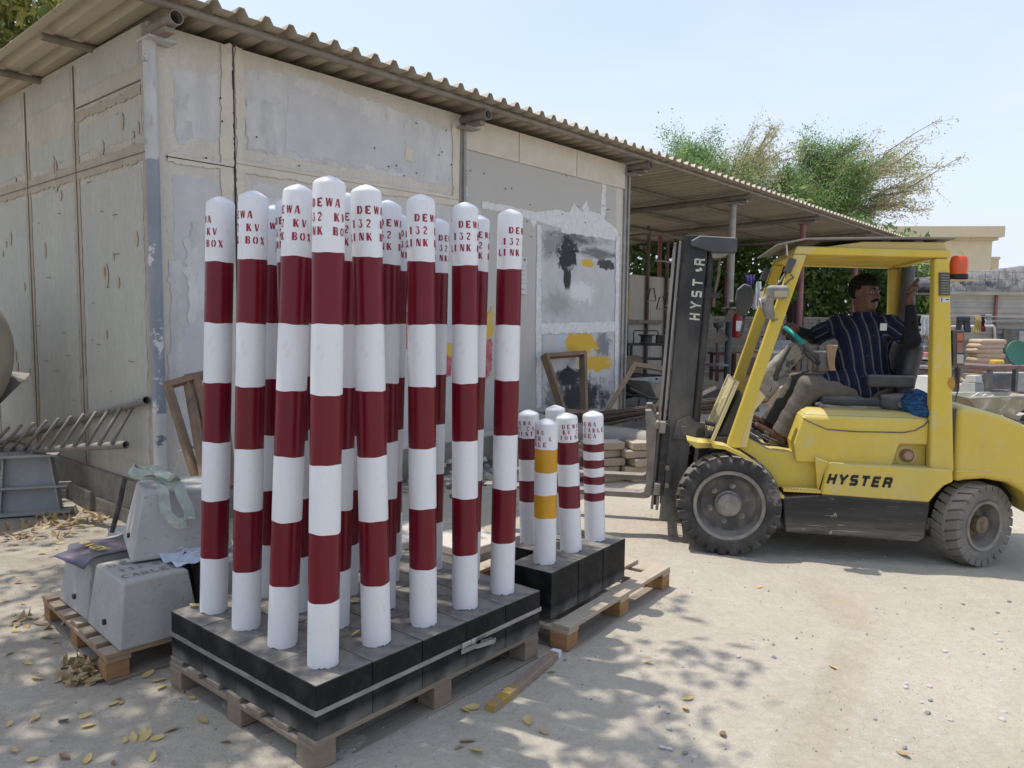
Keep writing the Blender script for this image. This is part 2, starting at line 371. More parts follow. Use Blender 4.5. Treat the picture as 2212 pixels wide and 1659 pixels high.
gap_m = mat('dark_gap', (.035, .032, .03), (.05, .045, .04), rough=.9)
plinth_m = mat('plinth_concrete', (.30, .27, .22), (.20, .18, .15), rough=.95, scale=5, bump=.012, bscale=18, fine=.3, dirtz=(0, .25, (.12, .105, .085), .8))
roof_m = mat('roof_sheet_metal', (.50, .435, .34), (.40, .345, .265), rough=.6, scale=2.4, stretch=(1, .15, 1), metal=.05, bump=.001, fine=.2, chips=(.28, .2, .13), chipa=.3, chips_scale=5)
steel_d = mat('old_steel', (.20, .17, .14), (.28, .245, .20), rough=.7, scale=8, metal=.2, bump=.002, chips=(.2, .09, .05), chipa=.33)
steel_g = mat('grey_pipe', (.36, .34, .31), (.27, .255, .235), rough=.6, scale=7, metal=.2, bump=.001, chips=(.25, .17, .12), chipa=.3)
col_m = mat('flaking_column', (.56, .55, .53), (.40, .40, .40), rough=.75, scale=9, stretch=(1, 1, .3), chips=(.13, .155, .19), chipa=.42, chips_scale=3.2, spots=(.3, .12, .12), spota=.25, spots_scale=20, bump=.002)
maroon = mat('maroon_pipe', (.20, .075, .075), (.28, .14, .13), rough=.65, scale=7, stretch=(1, 1, .4), chips=(.34, .3, .27), chipa=.34)

shed = thing('workshop_shed', 'long beige panelled shed with corrugated metal roof running out into an open canopy', 'shed', K, YA)

def jag(poly, amp=.02, step=.05, seed=0, closed=True):
    step *= .6
    out = []; n = len(poly); acc = 0.
    for i in range(n):
        a, b = Vector(poly[i]), Vector(poly[(i+1) % n]); L = (b-a).length; k = max(1, int(L/step)); d = (b-a).normalized() if L else Vector((1, 0)); nn = Vector((-d.y, d.x))
        for j in range(k):
            p = a+(b-a)*(j/k); w = mnoise.noise(Vector((p.x*7+seed*7.1, p.y*7, seed*3.3)))*.7+mnoise.noise(Vector((p.x*27, p.y*27+seed, seed)))*.6+mnoise.noise(Vector((p.x*80, p.y*80+seed, seed)))*.65
            out.append(p + nn*w*amp)
    return out
def patch_tris(mb, poly, mi, off, flip, place):    # ragged paint patch as an ngon filled by bmesh
    bm = bmesh.new(); vs = [bm.verts.new((p[0], p[1], 0)) for p in poly]
    try: bm.faces.new(vs)
    except ValueError: bm.free(); return
    r = bmesh.ops.triangulate(bm, faces=bm.faces[:], ngon_method='BEAUTY'); bm.verts.index_update()
    mb.add([place(v.co.x, v.co.y, off) for v in bm.verts], [[v.index for v in f.verts] for f in bm.faces], mi); bm.free()

PLZ = .34; WT = 3.69; FEND = 6.27; LEND = 6.0
def fwall(x, z, off): return (x, -off, z)
def swall(y, z, off): return (-off, y, z)
def rect(x0, z0, x1, z1): return [(x0, z0), (x1, z0), (x1, z1), (x0, z1)]
FWM = [beige, cream_f, grey_p, grey_l, grey_w, putty, pale_p, black_p, char_p, yel_p, red_p, gap_m, filler, steel_g]
mb = MB()
mb.box(((FEND+.0)/2, .04, (PLZ+WT)/2), (FEND, .08, WT-PLZ), 0)
N_ = [0]
def fp(poly, mi, off=.002, amp=.02, step=.05, px=True):
    N_[0] += 1; pts = [wf(*p) for p in poly] if px else poly
    patch_tris(mb, jag(pts, amp, step, N_[0]), mi, off, False, fwall)
# first narrow board
fp([(374, 150), (470, 160), (473, 300), (392, 310), (374, 285)], 2, .002, .03)
fp([(380, 222), (408, 200), (404, 235), (384, 240)], 6, .0045, .02, .03); fp([(378, 255), (415, 262), (420, 300), (384, 305)], 6, .0045, .025, .03)
fp([(375, 375), (472, 392), (476, 560), (470, 760), (440, 950), (372, 960)], 3, .002, .025)
fp([(365, 560), (395, 560), (400, 900), (368, 900)], 6, .0045, .04)
fp([(395, 520), (470, 500), (460, 640), (410, 700)], 2, .006, .05); fp([(410, 480), (425, 478), (430, 530), (412, 540)], 6, .0075, .03, .03)
# second board, upper strip and below the joint
fp([(532, 150), (640, 160), (980, 285), (984, 405), (860, 382), (560, 332), (532, 322)], 2, .002, .035)
fp([(620, 185), (760, 235), (880, 290), (870, 372), (700, 345), (612, 330)], 3, .0045, .06)
fp([(530, 210), (612, 225), (600, 335), (560, 325), (532, 325)], 6, .006, .045)
fp([(545, 395), (985, 455), (975, 840), (960, 940), (545, 1010)], 3, .002, .03)
fp([(570, 420), (900, 470), (890, 640), (580, 620)], 2, .0045, .06)
fp([(760, 470), (985, 480), (980, 560), (770, 540)], 6, .006, .05)
fp([(915, 430), (958, 440), (962, 700), (950, 940), (925, 945), (918, 700)], 6, .0075, .05)
fp([(876, 318), (893, 322), (890, 350), (872, 345)], 1, .006, .012, .03)
# paint trials behind the tall posts
fp([(955, 740), (978, 742), (977, 768), (960, 775), (957, 760)], 9, .009, .02, .03); fp([(958, 770), (976, 768), (972, 812), (956, 815)], 10, .0095, .02, .03)
fp([(1040, 740), (1060, 730), (1062, 800), (1042, 830)], 10, .009, .03, .03); fp([(1048, 690), (1062, 660), (1064, 720), (1050, 735)], 9, .009, .03, .03)
fp([(876, 675), (884, 670), (884, 750), (877, 755)], 10, .009, .015, .03)
# third bay: warm grey board, putty joints
fp([(1008, 302), (1240, 362), (1330, 382), (1332, 494), (1180, 470), (1008, 445)], 4, .002, .006)
fp([(1040, 452), (1340, 505), (1340, 850), (1300, 880), (1040, 935)], 4, .002, .006)
fp([(1005, 305), (1009, 308), (1007, 445), (1003, 440)], 5, .005, .03, .03)
fp([(1302, 372), (1309, 368), (1306, 490), (1296, 480)], 5, .005, .02, .03)
fp([(1040, 434), (1160, 458), (1200, 452), (1228, 458), (1240, 440), (1252, 456), (1266, 432), (1272, 455), (1292, 462), (1332, 495), (1337, 512), (1230, 500), (1160, 478), (1150, 495), (1144, 474), (1040, 449)], 5, .0055, .018, .03)
fp([(1210, 490), (1336, 510), (1338, 530), (1330, 520), (1280, 512), (1212, 503)], 5, .007, .02, .03)
def smear_mat(name, base, base2, blobs):
    m = bpy.data.materials.new(name); m.use_nodes = True; N = m.node_tree.nodes; L = m.node_tree.links; b = N['Principled BSDF']; b.inputs['Roughness'].default_value = .8
    tcn = N.new('ShaderNodeTexCoord')
    def noise(sc, stretch=(1, 1, 1), dis=0., dt=8):
        mp_ = N.new('ShaderNodeMapping'); mp_.inputs['Scale'].default_value = stretch; L.new(tcn.outputs['Object'], mp_.inputs['Vector']); n = N.new('ShaderNodeTexNoise'); n.inputs['Scale'].default_value = sc; n.inputs['Detail'].default_value = dt; n.inputs['Distortion'].default_value = dis; n.inputs['Roughness'].default_value = .62; L.new(mp_.outputs[0], n.inputs['Vector']); return n.outputs['Fac']
    r = N.new('ShaderNodeValToRGB'); r.color_ramp.elements[0].position = .35; r.color_ramp.elements[1].position = .65; r.color_ramp.elements[0].color = (*base, 1); r.color_ramp.elements[1].color = (*base2, 1); L.new(noise(5), r.inputs[0]); col = r.outputs[0]
    for (cx, cz, rx, rz, c_, sharp, st) in blobs:
        mp_ = N.new('ShaderNodeMapping'); mp_.inputs['Location'].default_value = (-cx/rx, 0, -cz/rz); mp_.inputs['Scale'].default_value = (1/rx, 0, 1/rz); L.new(tcn.outputs['Object'], mp_.inputs['Vector']); ln = N.new('ShaderNodeVectorMath'); ln.operation = 'LENGTH'; L.new(mp_.outputs[0], ln.inputs[0])
        ma_ = N.new('ShaderNodeMath'); ma_.operation = 'MULTIPLY_ADD'; L.new(noise(9, st, .5), ma_.inputs[0]); ma_.inputs[1].default_value = 1.7; L.new(ln.outputs['Value'], ma_.inputs[2])
        q_ = N.new('ShaderNodeMapRange'); q_.inputs['From Min'].default_value = 1.75; q_.inputs['From Max'].default_value = 1.75-sharp; L.new(ma_.outputs[0], q_.inputs['Value'])
        x = N.new('ShaderNodeMix'); x.data_type = 'RGBA'; L.new(q_.outputs[0], x.inputs['Factor']); L.new(col, x.inputs['A']); x.inputs['B'].default_value = (*c_, 1); col = x.outputs['Result']
    L.new(col, b.inputs['Base Color']); return m
def bl(px, py, rx, ry, c_, sharp=.35, st=(1, 1, 1)):
    x, z = wf(px, py); x2, z2 = wf(px+rx, py); x3, z3 = wf(px, py+ry); return (x, z, abs(x2-x), abs(z3-z), c_, sharp, st)
BK, DG, LG, YL_ = (.03, .03, .032), (.13, .13, .13), (.66, .655, .65), (.60, .38, .04)
FWM += [smear_mat('smeared_panel', (.46, .455, .45), (.54, .53, .52), [bl(1205, 655, 45, 40, (.34, .34, .34), .6), bl(1255, 630, 40, 30, LG, .4), bl(1240, 515, 75, 26, DG, .7, (.6, 1, 1.5)), bl(1190, 530, 30, 40, (.26, .26, .26), .5), bl(1225, 550, 26, 42, BK, .18), bl(1295, 548, 55, 16, (.16, .16, .16), .5, (.5, 1, 2)), bl(1310, 572, 22, 12, (.06, .06, .065), .15), bl(1268, 569, 17, 9, YL_, .12), bl(1225, 600, 10, 30, BK, .2, (2, 1, .5))]),
        smear_mat('smeared_lower_panel', (.47, .465, .455), (.53, .52, .51), [bl(1215, 735, 16, 30, (.45, .52, .56), .4), bl(1300, 745, 22, 42, (.20, .21, .22), .35), bl(1255, 742, 42, 34, YL_, .16), bl(1285, 785, 42, 22, YL_, .2, (.6, 1, 1.6)), bl(1245, 865, 95, 62, DG, .6), bl(1250, 860, 75, 48, BK, .45), bl(1225, 815, 34, 28, BK, .25), bl(1195, 845, 22, 40, (.2, .2, .2), .5)])]
fp([(1168, 486), (1334, 512), (1330, 698), (1168, 702)], 14, .0045, .006)
fp([(1172, 720), (1330, 716), (1328, 840), (1310, 882), (1172, 890)], 15, .0045, .006)
fp([(1160, 486), (1168, 487), (1168, 880), (1158, 884), (1156, 700)], 5, .0075, .022, .03)
fp([(1168, 698), (1334, 694), (1334, 716), (1168, 722)], 5, .0105, .02, .03)
fp([(1329, 512), (1337, 513), (1333, 850), (1326, 850)], 5, .0115, .02, .03)
# joints: cream filler bands and dark gaps
fp([(360, 332), (500, 355), (500, 368), (380, 352), (360, 348)], 1, .0105, .02, .03)
fp([(512, 346), (990, 424), (990, 446), (880, 428), (512, 372)], 1, .0105, .02, .03)
fp([(507, 100), (524, 104), (530, 220), (526, 300), (524, 560), (512, 560)], 1, .009, .02, .03); fp([(476, 95), (500, 98), (505, 560), (480, 560), (474, 300)], 1, .009, .02, .03)
fp([(976, 262), (995, 262), (992, 900), (980, 900)], 1, .009, .02, .03)
def fbar(p, q_, w, d, mi):
    (x0, z0), (x1, z1) = p, q_; mb.bar((x0, -d/2, z0), (x1, -d/2, z1), w, d, mi, up=(0, 1, 0))
fbar(wf(501, 97), wf(516, 830), .007, .014, 11); fbar(wf(358, 338), wf(503, 362), .007, .013, 11); fbar(wf(508, 353), wf(994, 433), .006, .013, 12)
fbar(wf(996, 252), wf(990, 560), .03, .018, 13); fbar((3.155, 2.1), (3.155, PLZ), .03, .018, 13)
# fascia boards at the top of the third bay
for (a, b) in (((1003, 262), (1118, 322)), ((1119, 290), (1243, 350)), ((1244, 316), (1349, 375))):
    (x0, z1), (x1, z0) = wf(*a), wf(*b); mb.box(((x0+x1)/2, -.012, (3.36+3.68)/2), (x1-x0-.008, .02, .32), 1)
mb.box((FEND-.02, -.012, (PLZ+WT)/2), (.05, .03, WT-PLZ), 13)
# screws
for i in range(46):
    x, z = RND.uniform(.2, 6.1), RND.choice([RND.uniform(2.2, 3.6), RND.uniform(2.75, 3.3)]); mb.box((x, -.012, z), (.011, .006, .011), 11)
front = mb.build('front_wall', FWM, shed)

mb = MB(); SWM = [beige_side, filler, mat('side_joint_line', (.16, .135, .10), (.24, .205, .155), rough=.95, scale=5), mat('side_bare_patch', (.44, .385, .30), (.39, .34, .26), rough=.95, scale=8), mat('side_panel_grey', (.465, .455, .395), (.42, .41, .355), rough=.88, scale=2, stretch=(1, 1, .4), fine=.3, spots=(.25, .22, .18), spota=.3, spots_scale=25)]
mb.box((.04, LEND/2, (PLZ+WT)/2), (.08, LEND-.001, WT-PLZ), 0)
def sp(pts, mi, off=.002, amp=.018, step=.05):
    N_[0] += 1; patch_tris(mb, jag(pts, amp, step, N_[0]), mi, off, True, swall)
for y0, y1 in ((.12, 1.27), (1.42, 2.42), (2.6, 3.6), (3.75, 4.8), (4.95, 5.9)):
    sp(rect(y0, .5, y1, 2.68), 4, .002, .03); sp(rect(y0, 2.92, y1, 3.12), 4, .002, .03); sp(rect(y0, 3.42, y1, 3.66), 4, .002, .02)
for yy in (1.34, 2.51, 3.68, 4.87):
    sp(rect(yy-.06, .36, yy+.06, 3.2), 1, .0045, .02, .04); mb.box((-.006, yy, 2.0), (.012, .004, 3.3), 2)
sp(rect(.02, .36, .1, 2.8), 1, .0045, .02, .04)
sp(rect(.05, 2.73, 5.9, 2.86), 1, .006, .025, .04); mb.box((-.007, 3.0, 2.79), (.014, 5.9, .005), 2)
sp(rect(.1, 3.2, 1.3, 3.27), 1, .006, .03, .04); mb.box((-.006, .7, 3.3), (.012, 1.2, .005), 2)
for i in range(34):
    y, z, r = RND.uniform(.15, 3.4), RND.uniform(.7, 3.2), RND.uniform(.015, .05); e = RND.uniform(1, 2.4)
    if min(abs(y-q_) for q_ in (1.34, 2.51)) < .12: continue
    sp([(y+r*math.cos(a*.7), z+r*e*math.sin(a*.7)) for a in range(9)], 3, .0075, .012, .02)
for i in range(22):
    y, z = RND.uniform(.2, 2.4), RND.uniform(.8, 2.5); mb.box((-.009, y, z), (.003, RND.uniform(.03, .12), .004), 2)
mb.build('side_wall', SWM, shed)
mb = MB(); mb.box((FEND/2, -.0+.07, PLZ/2-.05), (FEND+.06, .2, PLZ+.1)); mb.box((.055, LEND/2+.16, PLZ/2-.0505), (.2, LEND-.2, PLZ+.099))
for i in range(10): mb.box((-.05, .3+i*.5, RND.uniform(.0, .1)), (.05, RND.uniform(.2, .45), RND.uniform(.08, .2)), rz=RND.uniform(-.1, .1))
mb.build('plinth', plinth_m, shed, bevel=.012)
mb = MB(); mb.box((FEND/2, LEND, 1.9), (FEND, .08, 3.5)); mb.box((FEND-.04, LEND/2, 1.9), (.079, LEND-.2, 3.5)); mb.build('rear_walls', beige, shed)
mb = MB(); mb.box((FEND/2, LEND/2, 3.62), (FEND-.3, LEND-.3, .02)); mb.build('ceiling', beige, shed)

# roof sheets: trapezoid ribs every 0.203 m, running front to back, falling slightly to the back
RX0, RX1, RY0, RY1, RZ, FALL = -.44, 19.3, -.44, 6.3, 3.765, .022
mb = MB(); prof = []; x = RX0
while x < RX1:
    prof += [(x, 0), (x+.07, 0), (x+.102, .052), (x+.138, .052), (x+.17, 0)]; x += .203
vs = []; rows = [RY0, 1.0, 2.6, 4.4, RY1]
for y in rows:
    for (px, pz) in prof: vs.append((px, y, RZ+pz-FALL*(y-RY0)))
n = len(prof); fs = [(r_*n+i, r_*n+i+1, (r_+1)*n+i+1, (r_+1)*n+i) for r_ in range(len(rows)-1) for i in range(n-1)]
mb.add(vs, fs); ro = mb.build('roof_sheet', roof_m, shed)
sd = ro.modifiers.new('thickness', 'SOLIDIFY'); sd.thickness = .0035; sd.offset = 1
# purlins along the shed, beams front to back, columns
mbp = []
for y in (-.30, .95, 2.1, 3.3, 4.5, 5.7):
    mb = MB(); z = RZ-.034-FALL*(y-RY0); mb.tube([(-.42 if y < 0 else -.36, y, z), (8, y, z), (RX1-.1, y, z)], .03, 12); mb.build('purlin', steel_d, shed, smooth='auto')
def ring_tube(mb, p, q_, r, t=.006, n=20, mi=0):
    p, q_ = Vector(p), Vector(q_); d = (q_-p); L = d.length
    mb.lathe([(r-t, 0), (r, 0), (r, L), (r-t, L)], n, p, d, mi, close=True)
for k, x in enumerate((.05, 3.19, 6.31, 9.44, 12.57, 15.9, 19.0)):
    mb = MB(); z0 = RZ-.068-.055
    ring_tube(mb, (x, -.36, z0), (x, RY1-.1, z0-FALL*(RY1-.1)), .05); mb.box((x-.02, -.2, z0-.075), (.07, .2, .035)); mb.build('roof_beam', steel_d, shed, smooth='auto')
    mb = MB(); mb.box((x+.0, -.06, z0-.096), (.20, .20, .014)); top = z0-.104
    cm = col_m if k == 0 else (steel_g if k < 4 else maroon)
    if k in (0, 1, 2):
        if k == 0:
            for za, zb_, mi_ in ((0, .9, 0), (.9, 2.72, 1), (2.72, top, 0)): mb.tube([(x-.05, -.045, za), (x-.05, -.045, zb_)], .047, 20, mi_)
        else: mb.box((x, -.03, (top+PLZ)/2), (.035, .03, top-PLZ))
        mb.build('column', [cm, mat('blue_grey_column', (.20, .225, .26), (.28, .30, .33), rough=.7, scale=6, stretch=(1, 1, .3), chips=(.56, .55, .53), chipa=.42, chips_scale=4, bump=.002)], shed, smooth='auto')
    else:
        mb.tube([(x, -.05, gz(0, 14)*.6-.1), (x, -.05, top)], .056, 20)
        if k == 3:
            mb.box((x, -.05, 1.86), (.26, .16, .02)); mb.tube([(x, -.05, .1), (x, -.05, 1.85)], .0575, 20, 1)
        mb.build('column', [cm, mat('dark_blue_pipe', (.035, .045, .06), (.10, .10, .10), rough=.6, scale=5, stretch=(1, 1, .4))], shed, smooth='auto')
    if k > 2:
        for yy in (3.1, 6.1):
            mb = MB(); mb.tube([(x, yy, -.05), (x, yy, z0-.06-FALL*yy)], .045, 14); mb.build('column', maroon if k > 3 else steel_d, shed, smooth='auto')
# low fascia at the back of the canopy, hanging lamp tube
mb = MB(); mb.box(((FEND+RX1)/2, RY1-.15, 3.36), (RX1-FEND, .05, .12)); mb.build('rear_fascia', steel_d, shed)
# paneled partition under the canopy with its dark studs
part_m = mat('partition_panel', (.50, .46, .40), (.42, .385, .33), rough=.85, scale=2, stretch=(1, 1, .3), spots=(.25, .15, .1), spota=.3, spots_scale=12)
mb = MB(); PY = 2.55
for i in range(6): mb.box((6.75+i*1.02, PY+.03, 1.45), (1.0, .02, 2.2), 0)
mb.build('partition_panels', part_m, shed)
for i in range(9):
    mb = MB(); x = 6.5+i*.77; mb.box((x, PY-.03, 1.9), (.06, .05, 3.3 if i % 2 == 0 else 2.8)); mb.build('stud', mat('stud_dark', (.10, .075, .06), (.16, .12, .10), rough=.8, scale=9), shed)
mb = MB(); mb.box((9.4, PY-.03, 3.42), (6.2, .045, .06)); mb.box((9.4, PY-.058, 1.62), (4.6, .05, .07)); mb.build('rail', steel_d, shed)
# ================================================================ stencil lettering (own strokes, unit height 1)
def arc(cx, cy, rx, ry, a0, a1, n=8): return [(cx+rx*math.cos(math.radians(a0+(a1-a0)*i/n)), cy+ry*math.sin(math.radians(a0+(a1-a0)*i/n))) for i in range(n+1)]
T_, H_ = .25, .15      # thick, thin strokes
GL = {
 'D': [([(.12, 0), (.12, 1)], T_), (arc(.30, .5, .30, .44, 82, -82, 10), .17)],
 'E': [([(.12, 0), (.12, 1)], T_), ([(.27, .945), (.62, .945)], H_), ([(.27, .5), (.5, .5)], H_), ([(.27, .055), (.62, .055)], H_), ([(.6, .0), (.6, .24)], .07), ([(.6, 1), (.6, .78)], .07)],
 'W': [([(.06, 1), (.2, .02)], .16), ([(.25, .1), (.36, .9)], .08), ([(.42, 1), (.56, .02)], .16), ([(.62, .1), (.74, 1)], .09)],
 'A': [([(.06, 0), (.27, .95)], .09), ([(.36, 1), (.58, 0)], .19), ([(.2, .3), (.36, .3)], .08)],
 '1': [([(.3, 0), (.3, 1)], T_), ([(.08, .78), (.2, .95)], .1), ([(.12, .05), (.48, .05)], .08)],
 '3': [([(.08, .95), (.5, .95)], .1), ([(.48, .92), (.3, .6)], .09), (arc(.27, .3, .24, .26, 70, -120, 9), .15), ([(.07, .16), (.07, .3)], .1)],
 '5': [([(.1, .95), (.52, .95)], .1), ([(.14, .9), (.14, .58)], .12), (arc(.27, .32, .24, .28, 100, -120, 9), .16)],
 '2': [(arc(.29, .72, .22, .23, 160, -30, 9), .15), ([(.44, .58), (.12, .14)], .12), ([(.08, .06), (.56, .06)], .12)],
 'K': [([(.12, 0), (.12, 1)], T_), ([(.56, 1), (.3, .52)], .1), ([(.32, .56), (.58, 0)], .18)],
 'V': [([(.08, 1), (.27, .04)], .17), ([(.34, .08), (.54, 1)], .09)],
 'L': [([(.12, 0), (.12, 1)], T_), ([(.27, .055), (.58, .055)], H_), ([(.56, 0), (.56, .25)], .07)],
 'I': [([(.16, 0), (.16, 1)], T_), ([(.02, .97), (.3, .97)], .06), ([(.02, .03), (.3, .03)], .06)],
 'N': [([(.08, 0), (.08, 1)], .1), ([(.18, 1), (.46, .02)], .18), ([(.56, 0), (.56, 1)], .1)],
 'B': [([(.12, 0), (.12, 1)], T_), (arc(.3, .74, .22, .21, 82, -82, 7), .13), (arc(.3, .26, .25, .21, 82, -82, 7), .15)],
 'O': [(arc(.3, .5, .23, .43, 102, 258, 10), .16), (arc(.34, .5, .23, .43, 78, -78, 10), .16)],
 'X': [([(.08, 1), (.52, 0)], .18), ([(.5, 1), (.36, .64)], .09), ([(.24, .36), (.08, 0)], .09)],
 'C': [(arc(.32, .5, .25, .43, 60, 175, 8), .15), (arc(.32, .5, .25, .43, 185, 300, 8), .15), ([(.5, .98), (.5, .72)], .07)],
 'J': [([(.34, 1), (.34, .25)], T_), (arc(.2, .24, .14, .2, 0, -160, 6), .12)],
 'T': [([(.29, 0), (.29, .84)], T_), ([(.02, .95), (.56, .95)], H_), ([(.05, 1), (.05, .76)], .07), ([(.54, 1), (.54, .76)], .07)],
 'P': [([(.12, 0), (.12, 1)], T_), (arc(.3, .72, .24, .22, 82, -82, 8), .14)],
 'R': [([(.12, 0), (.12, 1)], T_), (arc(.3, .74, .22, .2, 82, -82, 7), .13), ([(.34, .46), (.58, 0)], .17)],
 '&': [(arc(.28, .76, .14, .17, -40, 230, 9), .1), ([(.18, .62), (.54, .02)], .14), (arc(.26, .24, .2, .2, 110, 330, 9), .12)],
 'G': [(arc(.32, .5, .25, .43, 60, 175, 8), .15), (arc(.32, .5, .25, .43, 185, 300, 8), .15), ([(.52, .1), (.52, .45)], .14)],
 'S': [(arc(.29, .73, .2, .2, 30, 250, 9), .14), (arc(.3, .28, .22, .22, 70, -150, 9), .16)],
 'Y': [([(.06, 1), (.28, .5)], .17), ([(.54, 1), (.36, .55)], .09), ([(.3, .46), (.3, 0)], .18)],
 ' ': []}
def text_quads(txt, h, pitch=None, wdt=.62, sub=.006):
    out = []; pitch = pitch or h*.95; x = 0
    tot = pitch*len(txt)
    for i, ch in enumerate(txt):
        x0 = i*pitch - tot/2 + (pitch-h*wdt)/2
        for pts, th in GL.get(ch, []):
            P_ = []
            for a, b in zip(pts[:-1], pts[1:]):
                k = max(1, int(math.hypot(b[0]-a[0], b[1]-a[1])*h/sub))
                P_ += [(a[0]+(b[0]-a[0])*j/k, a[1]+(b[1]-a[1])*j/k) for j in range(k)]
            P_.append(pts[-1]); P_ = [(x0+p[0]*h, p[1]*h) for p in P_]; hw = th*h*(.62 if h > .026 else .5)
            Ls = []; Rs = []
            for j, p in enumerate(P_):
                a = P_[max(0, j-1)]; b = P_[min(len(P_)-1, j+1)]; d = Vector((b[0]-a[0], b[1]-a[1])).normalized()
                Ls.append((p[0]-d.y*hw, p[1]+d.x*hw)); Rs.append((p[0]+d.y*hw, p[1]-d.x*hw))
            out += [(Rs[j], Rs[j+1], Ls[j+1], Ls[j]) for j in range(len(P_)-1)]
    return out
def lettering_cyl(name, lines, R, m, parent, ang):          # lines: (text, z base, height, pitch)
    mb = MB()
    for k, (txt, z, h, pitch) in enumerate(lines):
        for q_ in text_quads(txt, h, pitch, sub=.004):
            mb.add([(R*math.cos(ang+p[0]/R), R*math.sin(ang+p[0]/R), z+p[1]) for p in q_], [(0, 1, 2, 3)])
    me = bpy.data.meshes.new(name); me.from_pydata(mb.v, [], mb.f); me.materials.append(m); return new_obj(name, me, parent)

# ================================================================ BOLLARDS
white = mat('white_enamel', (.72, .72, .725), (.69, .69, .70), rough=.34, scale=3, stretch=(1, 1, .3), bump=.0006, bscale=26, dust=(.6, .56, .5), dusta=.25, rough2=.5, spots=(.55, .5, .45), spota=.25, spots_scale=45)
redp = mat('oxblood_enamel', (.145, .004, .015), (.128, .0035, .012), rough=.3, spec=.3, scale=5, bump=.0011, bscale=30, coat=.05)
redp2 = mat('dusty_red_enamel', (.145, .010, .020), (.125, .008, .017), rough=.35, scale=5, bump=.0008, bscale=30)
yelb = mat('amber_enamel', (.58, .29, .015), (.52, .26, .015), rough=.3, scale=5, bump=.0008, bscale=30)
letm = mat('stencil_red', (.26, .008, .035), (.30, .02, .05), rough=.5, scale=40, chips=(.7, .68, .67), chipa=.27, chips_scale=60)
blackp = mat('black_block_paint', (.006, .0065, .008), (.011, .011, .0125), rough=.55, scale=7, bump=.003, bscale=16, spec=.22, dust=(.30, .275, .24), dusta=.8, chips=(.27, .25, .22), chipa=.275, chips_scale=7, rough2=.65, dirtz=(-.01, .06, (.30, .28, .245), .8, 6.))
blackp_top = blackp

def post_mesh(R, prof_bands, H, dome, mats, ragged, seed):
    # prof_bands: [(z0, z1, material)] from the foot upward, then a domed lid
    n = 40; mb = MB(); r = random.Random(seed); V_ = []; F_ = []; MI = []
    zs = []
    for (z0, z1, mi) in prof_bands:
        k = max(1, int((z1-z0)/.06))
        for j in range(k): zs.append((z0+(z1-z0)*j/k, mi))
    zs.append((prof_bands[-1][1], prof_bands[-1][2])); ph = r.uniform(0, 6)
    for i, (z, mi) in enumerate(zs):
        for j in range(n):
            a = 2*math.pi*j/n; zz = z + (.0016*(math.sin(a*2+ph+z*40)+.6*math.sin(a*5+z*90)) if 0 < i < len(zs)-1 else 0)
            if i == 0: zz = z + ragged*max(0, math.sin(a*3+ph)*.5+math.sin(a*7+2.3*ph)*.35+r.uniform(-.6, .6))
            V_.append((R*math.cos(a), R*math.sin(a), zz))
        if i:
            for j in range(n): b0 = (i-1)*n; F_.append((b0+j, b0+(j+1) % n, b0+n+(j+1) % n, b0+n+j)); MI.append(zs[i-1][1])
    top = len(V_)-n; zt = prof_bands[-1][1]; steps = [(.985, .004), (.9, .010+dome*.1), (.6, dome*.55+.008), (.3, dome*.85+.008)]
    last = top
    for (fr, dz) in steps:
        b0 = len(V_)
        for j in range(n): a = 2*math.pi*j/n; V_.append((R*fr*math.cos(a), R*fr*math.sin(a), zt+dz))
        for j in range(n): F_.append((last+j, last+(j+1) % n, b0+(j+1) % n, b0+j)); MI.append(0)
        last = b0
    V_.append((0, 0, zt+dome+.009)); c = len(V_)-1
    for j in range(n): F_.append((last+j, last+(j+1) % n, c)); MI.append(0)
    b0 = len(V_)                      # dark foot under the ragged paint edge
    for z in (-.02, ragged*1.3):
        for j in range(n): a = 2*math.pi*j/n; V_.append((R*.985*math.cos(a), R*.985*math.sin(a), z))
    for j in range(n): F_.append((b0+j, b0+(j+1) % n, b0+n+(j+1) % n, b0+n+j)); MI.append(len(mats)-1)
    mb.v = V_; mb.f = F_; mb.m = MI; return mb

def bollard(label, group, base, rz, blk, R, bands, dome, lines, ang, lean, cat='bollard', seed=0, mats=None, foot=None):
    t = thing('bollard', label, cat, base, rz, group)
    bw, bh = blk
    mb = MB(); rr = random.Random(seed); mb.box((0, 0, bh/2), (bw, bw+(.008 if bh == .2 else 0), bh)); mb.build('foundation_block', blackp, t, bevel=.004, seg=2)
    mats = mats or [white, redp, blackp]
    ob = post_mesh(R, bands, bands[-1][1], dome, mats, .007, seed).build('post', mats, t, smooth=True, autos=50)
    ob.location = (foot[0] if foot else 0, foot[1] if foot else 0, bh)
    top = Vector((lean[0], lean[1], bands[-1][1])); qd = top.to_track_quat('Z', 'Y')
    ob.rotation_euler = (Matrix.Rotation(-rz, 3, 'Z') @ Vector((0, 0, 1)).rotation_difference(top).to_matrix()).to_euler()
    if lines: lettering_cyl('stencilled_lettering', lines, R+.0009, letm, ob, ang)
    return t

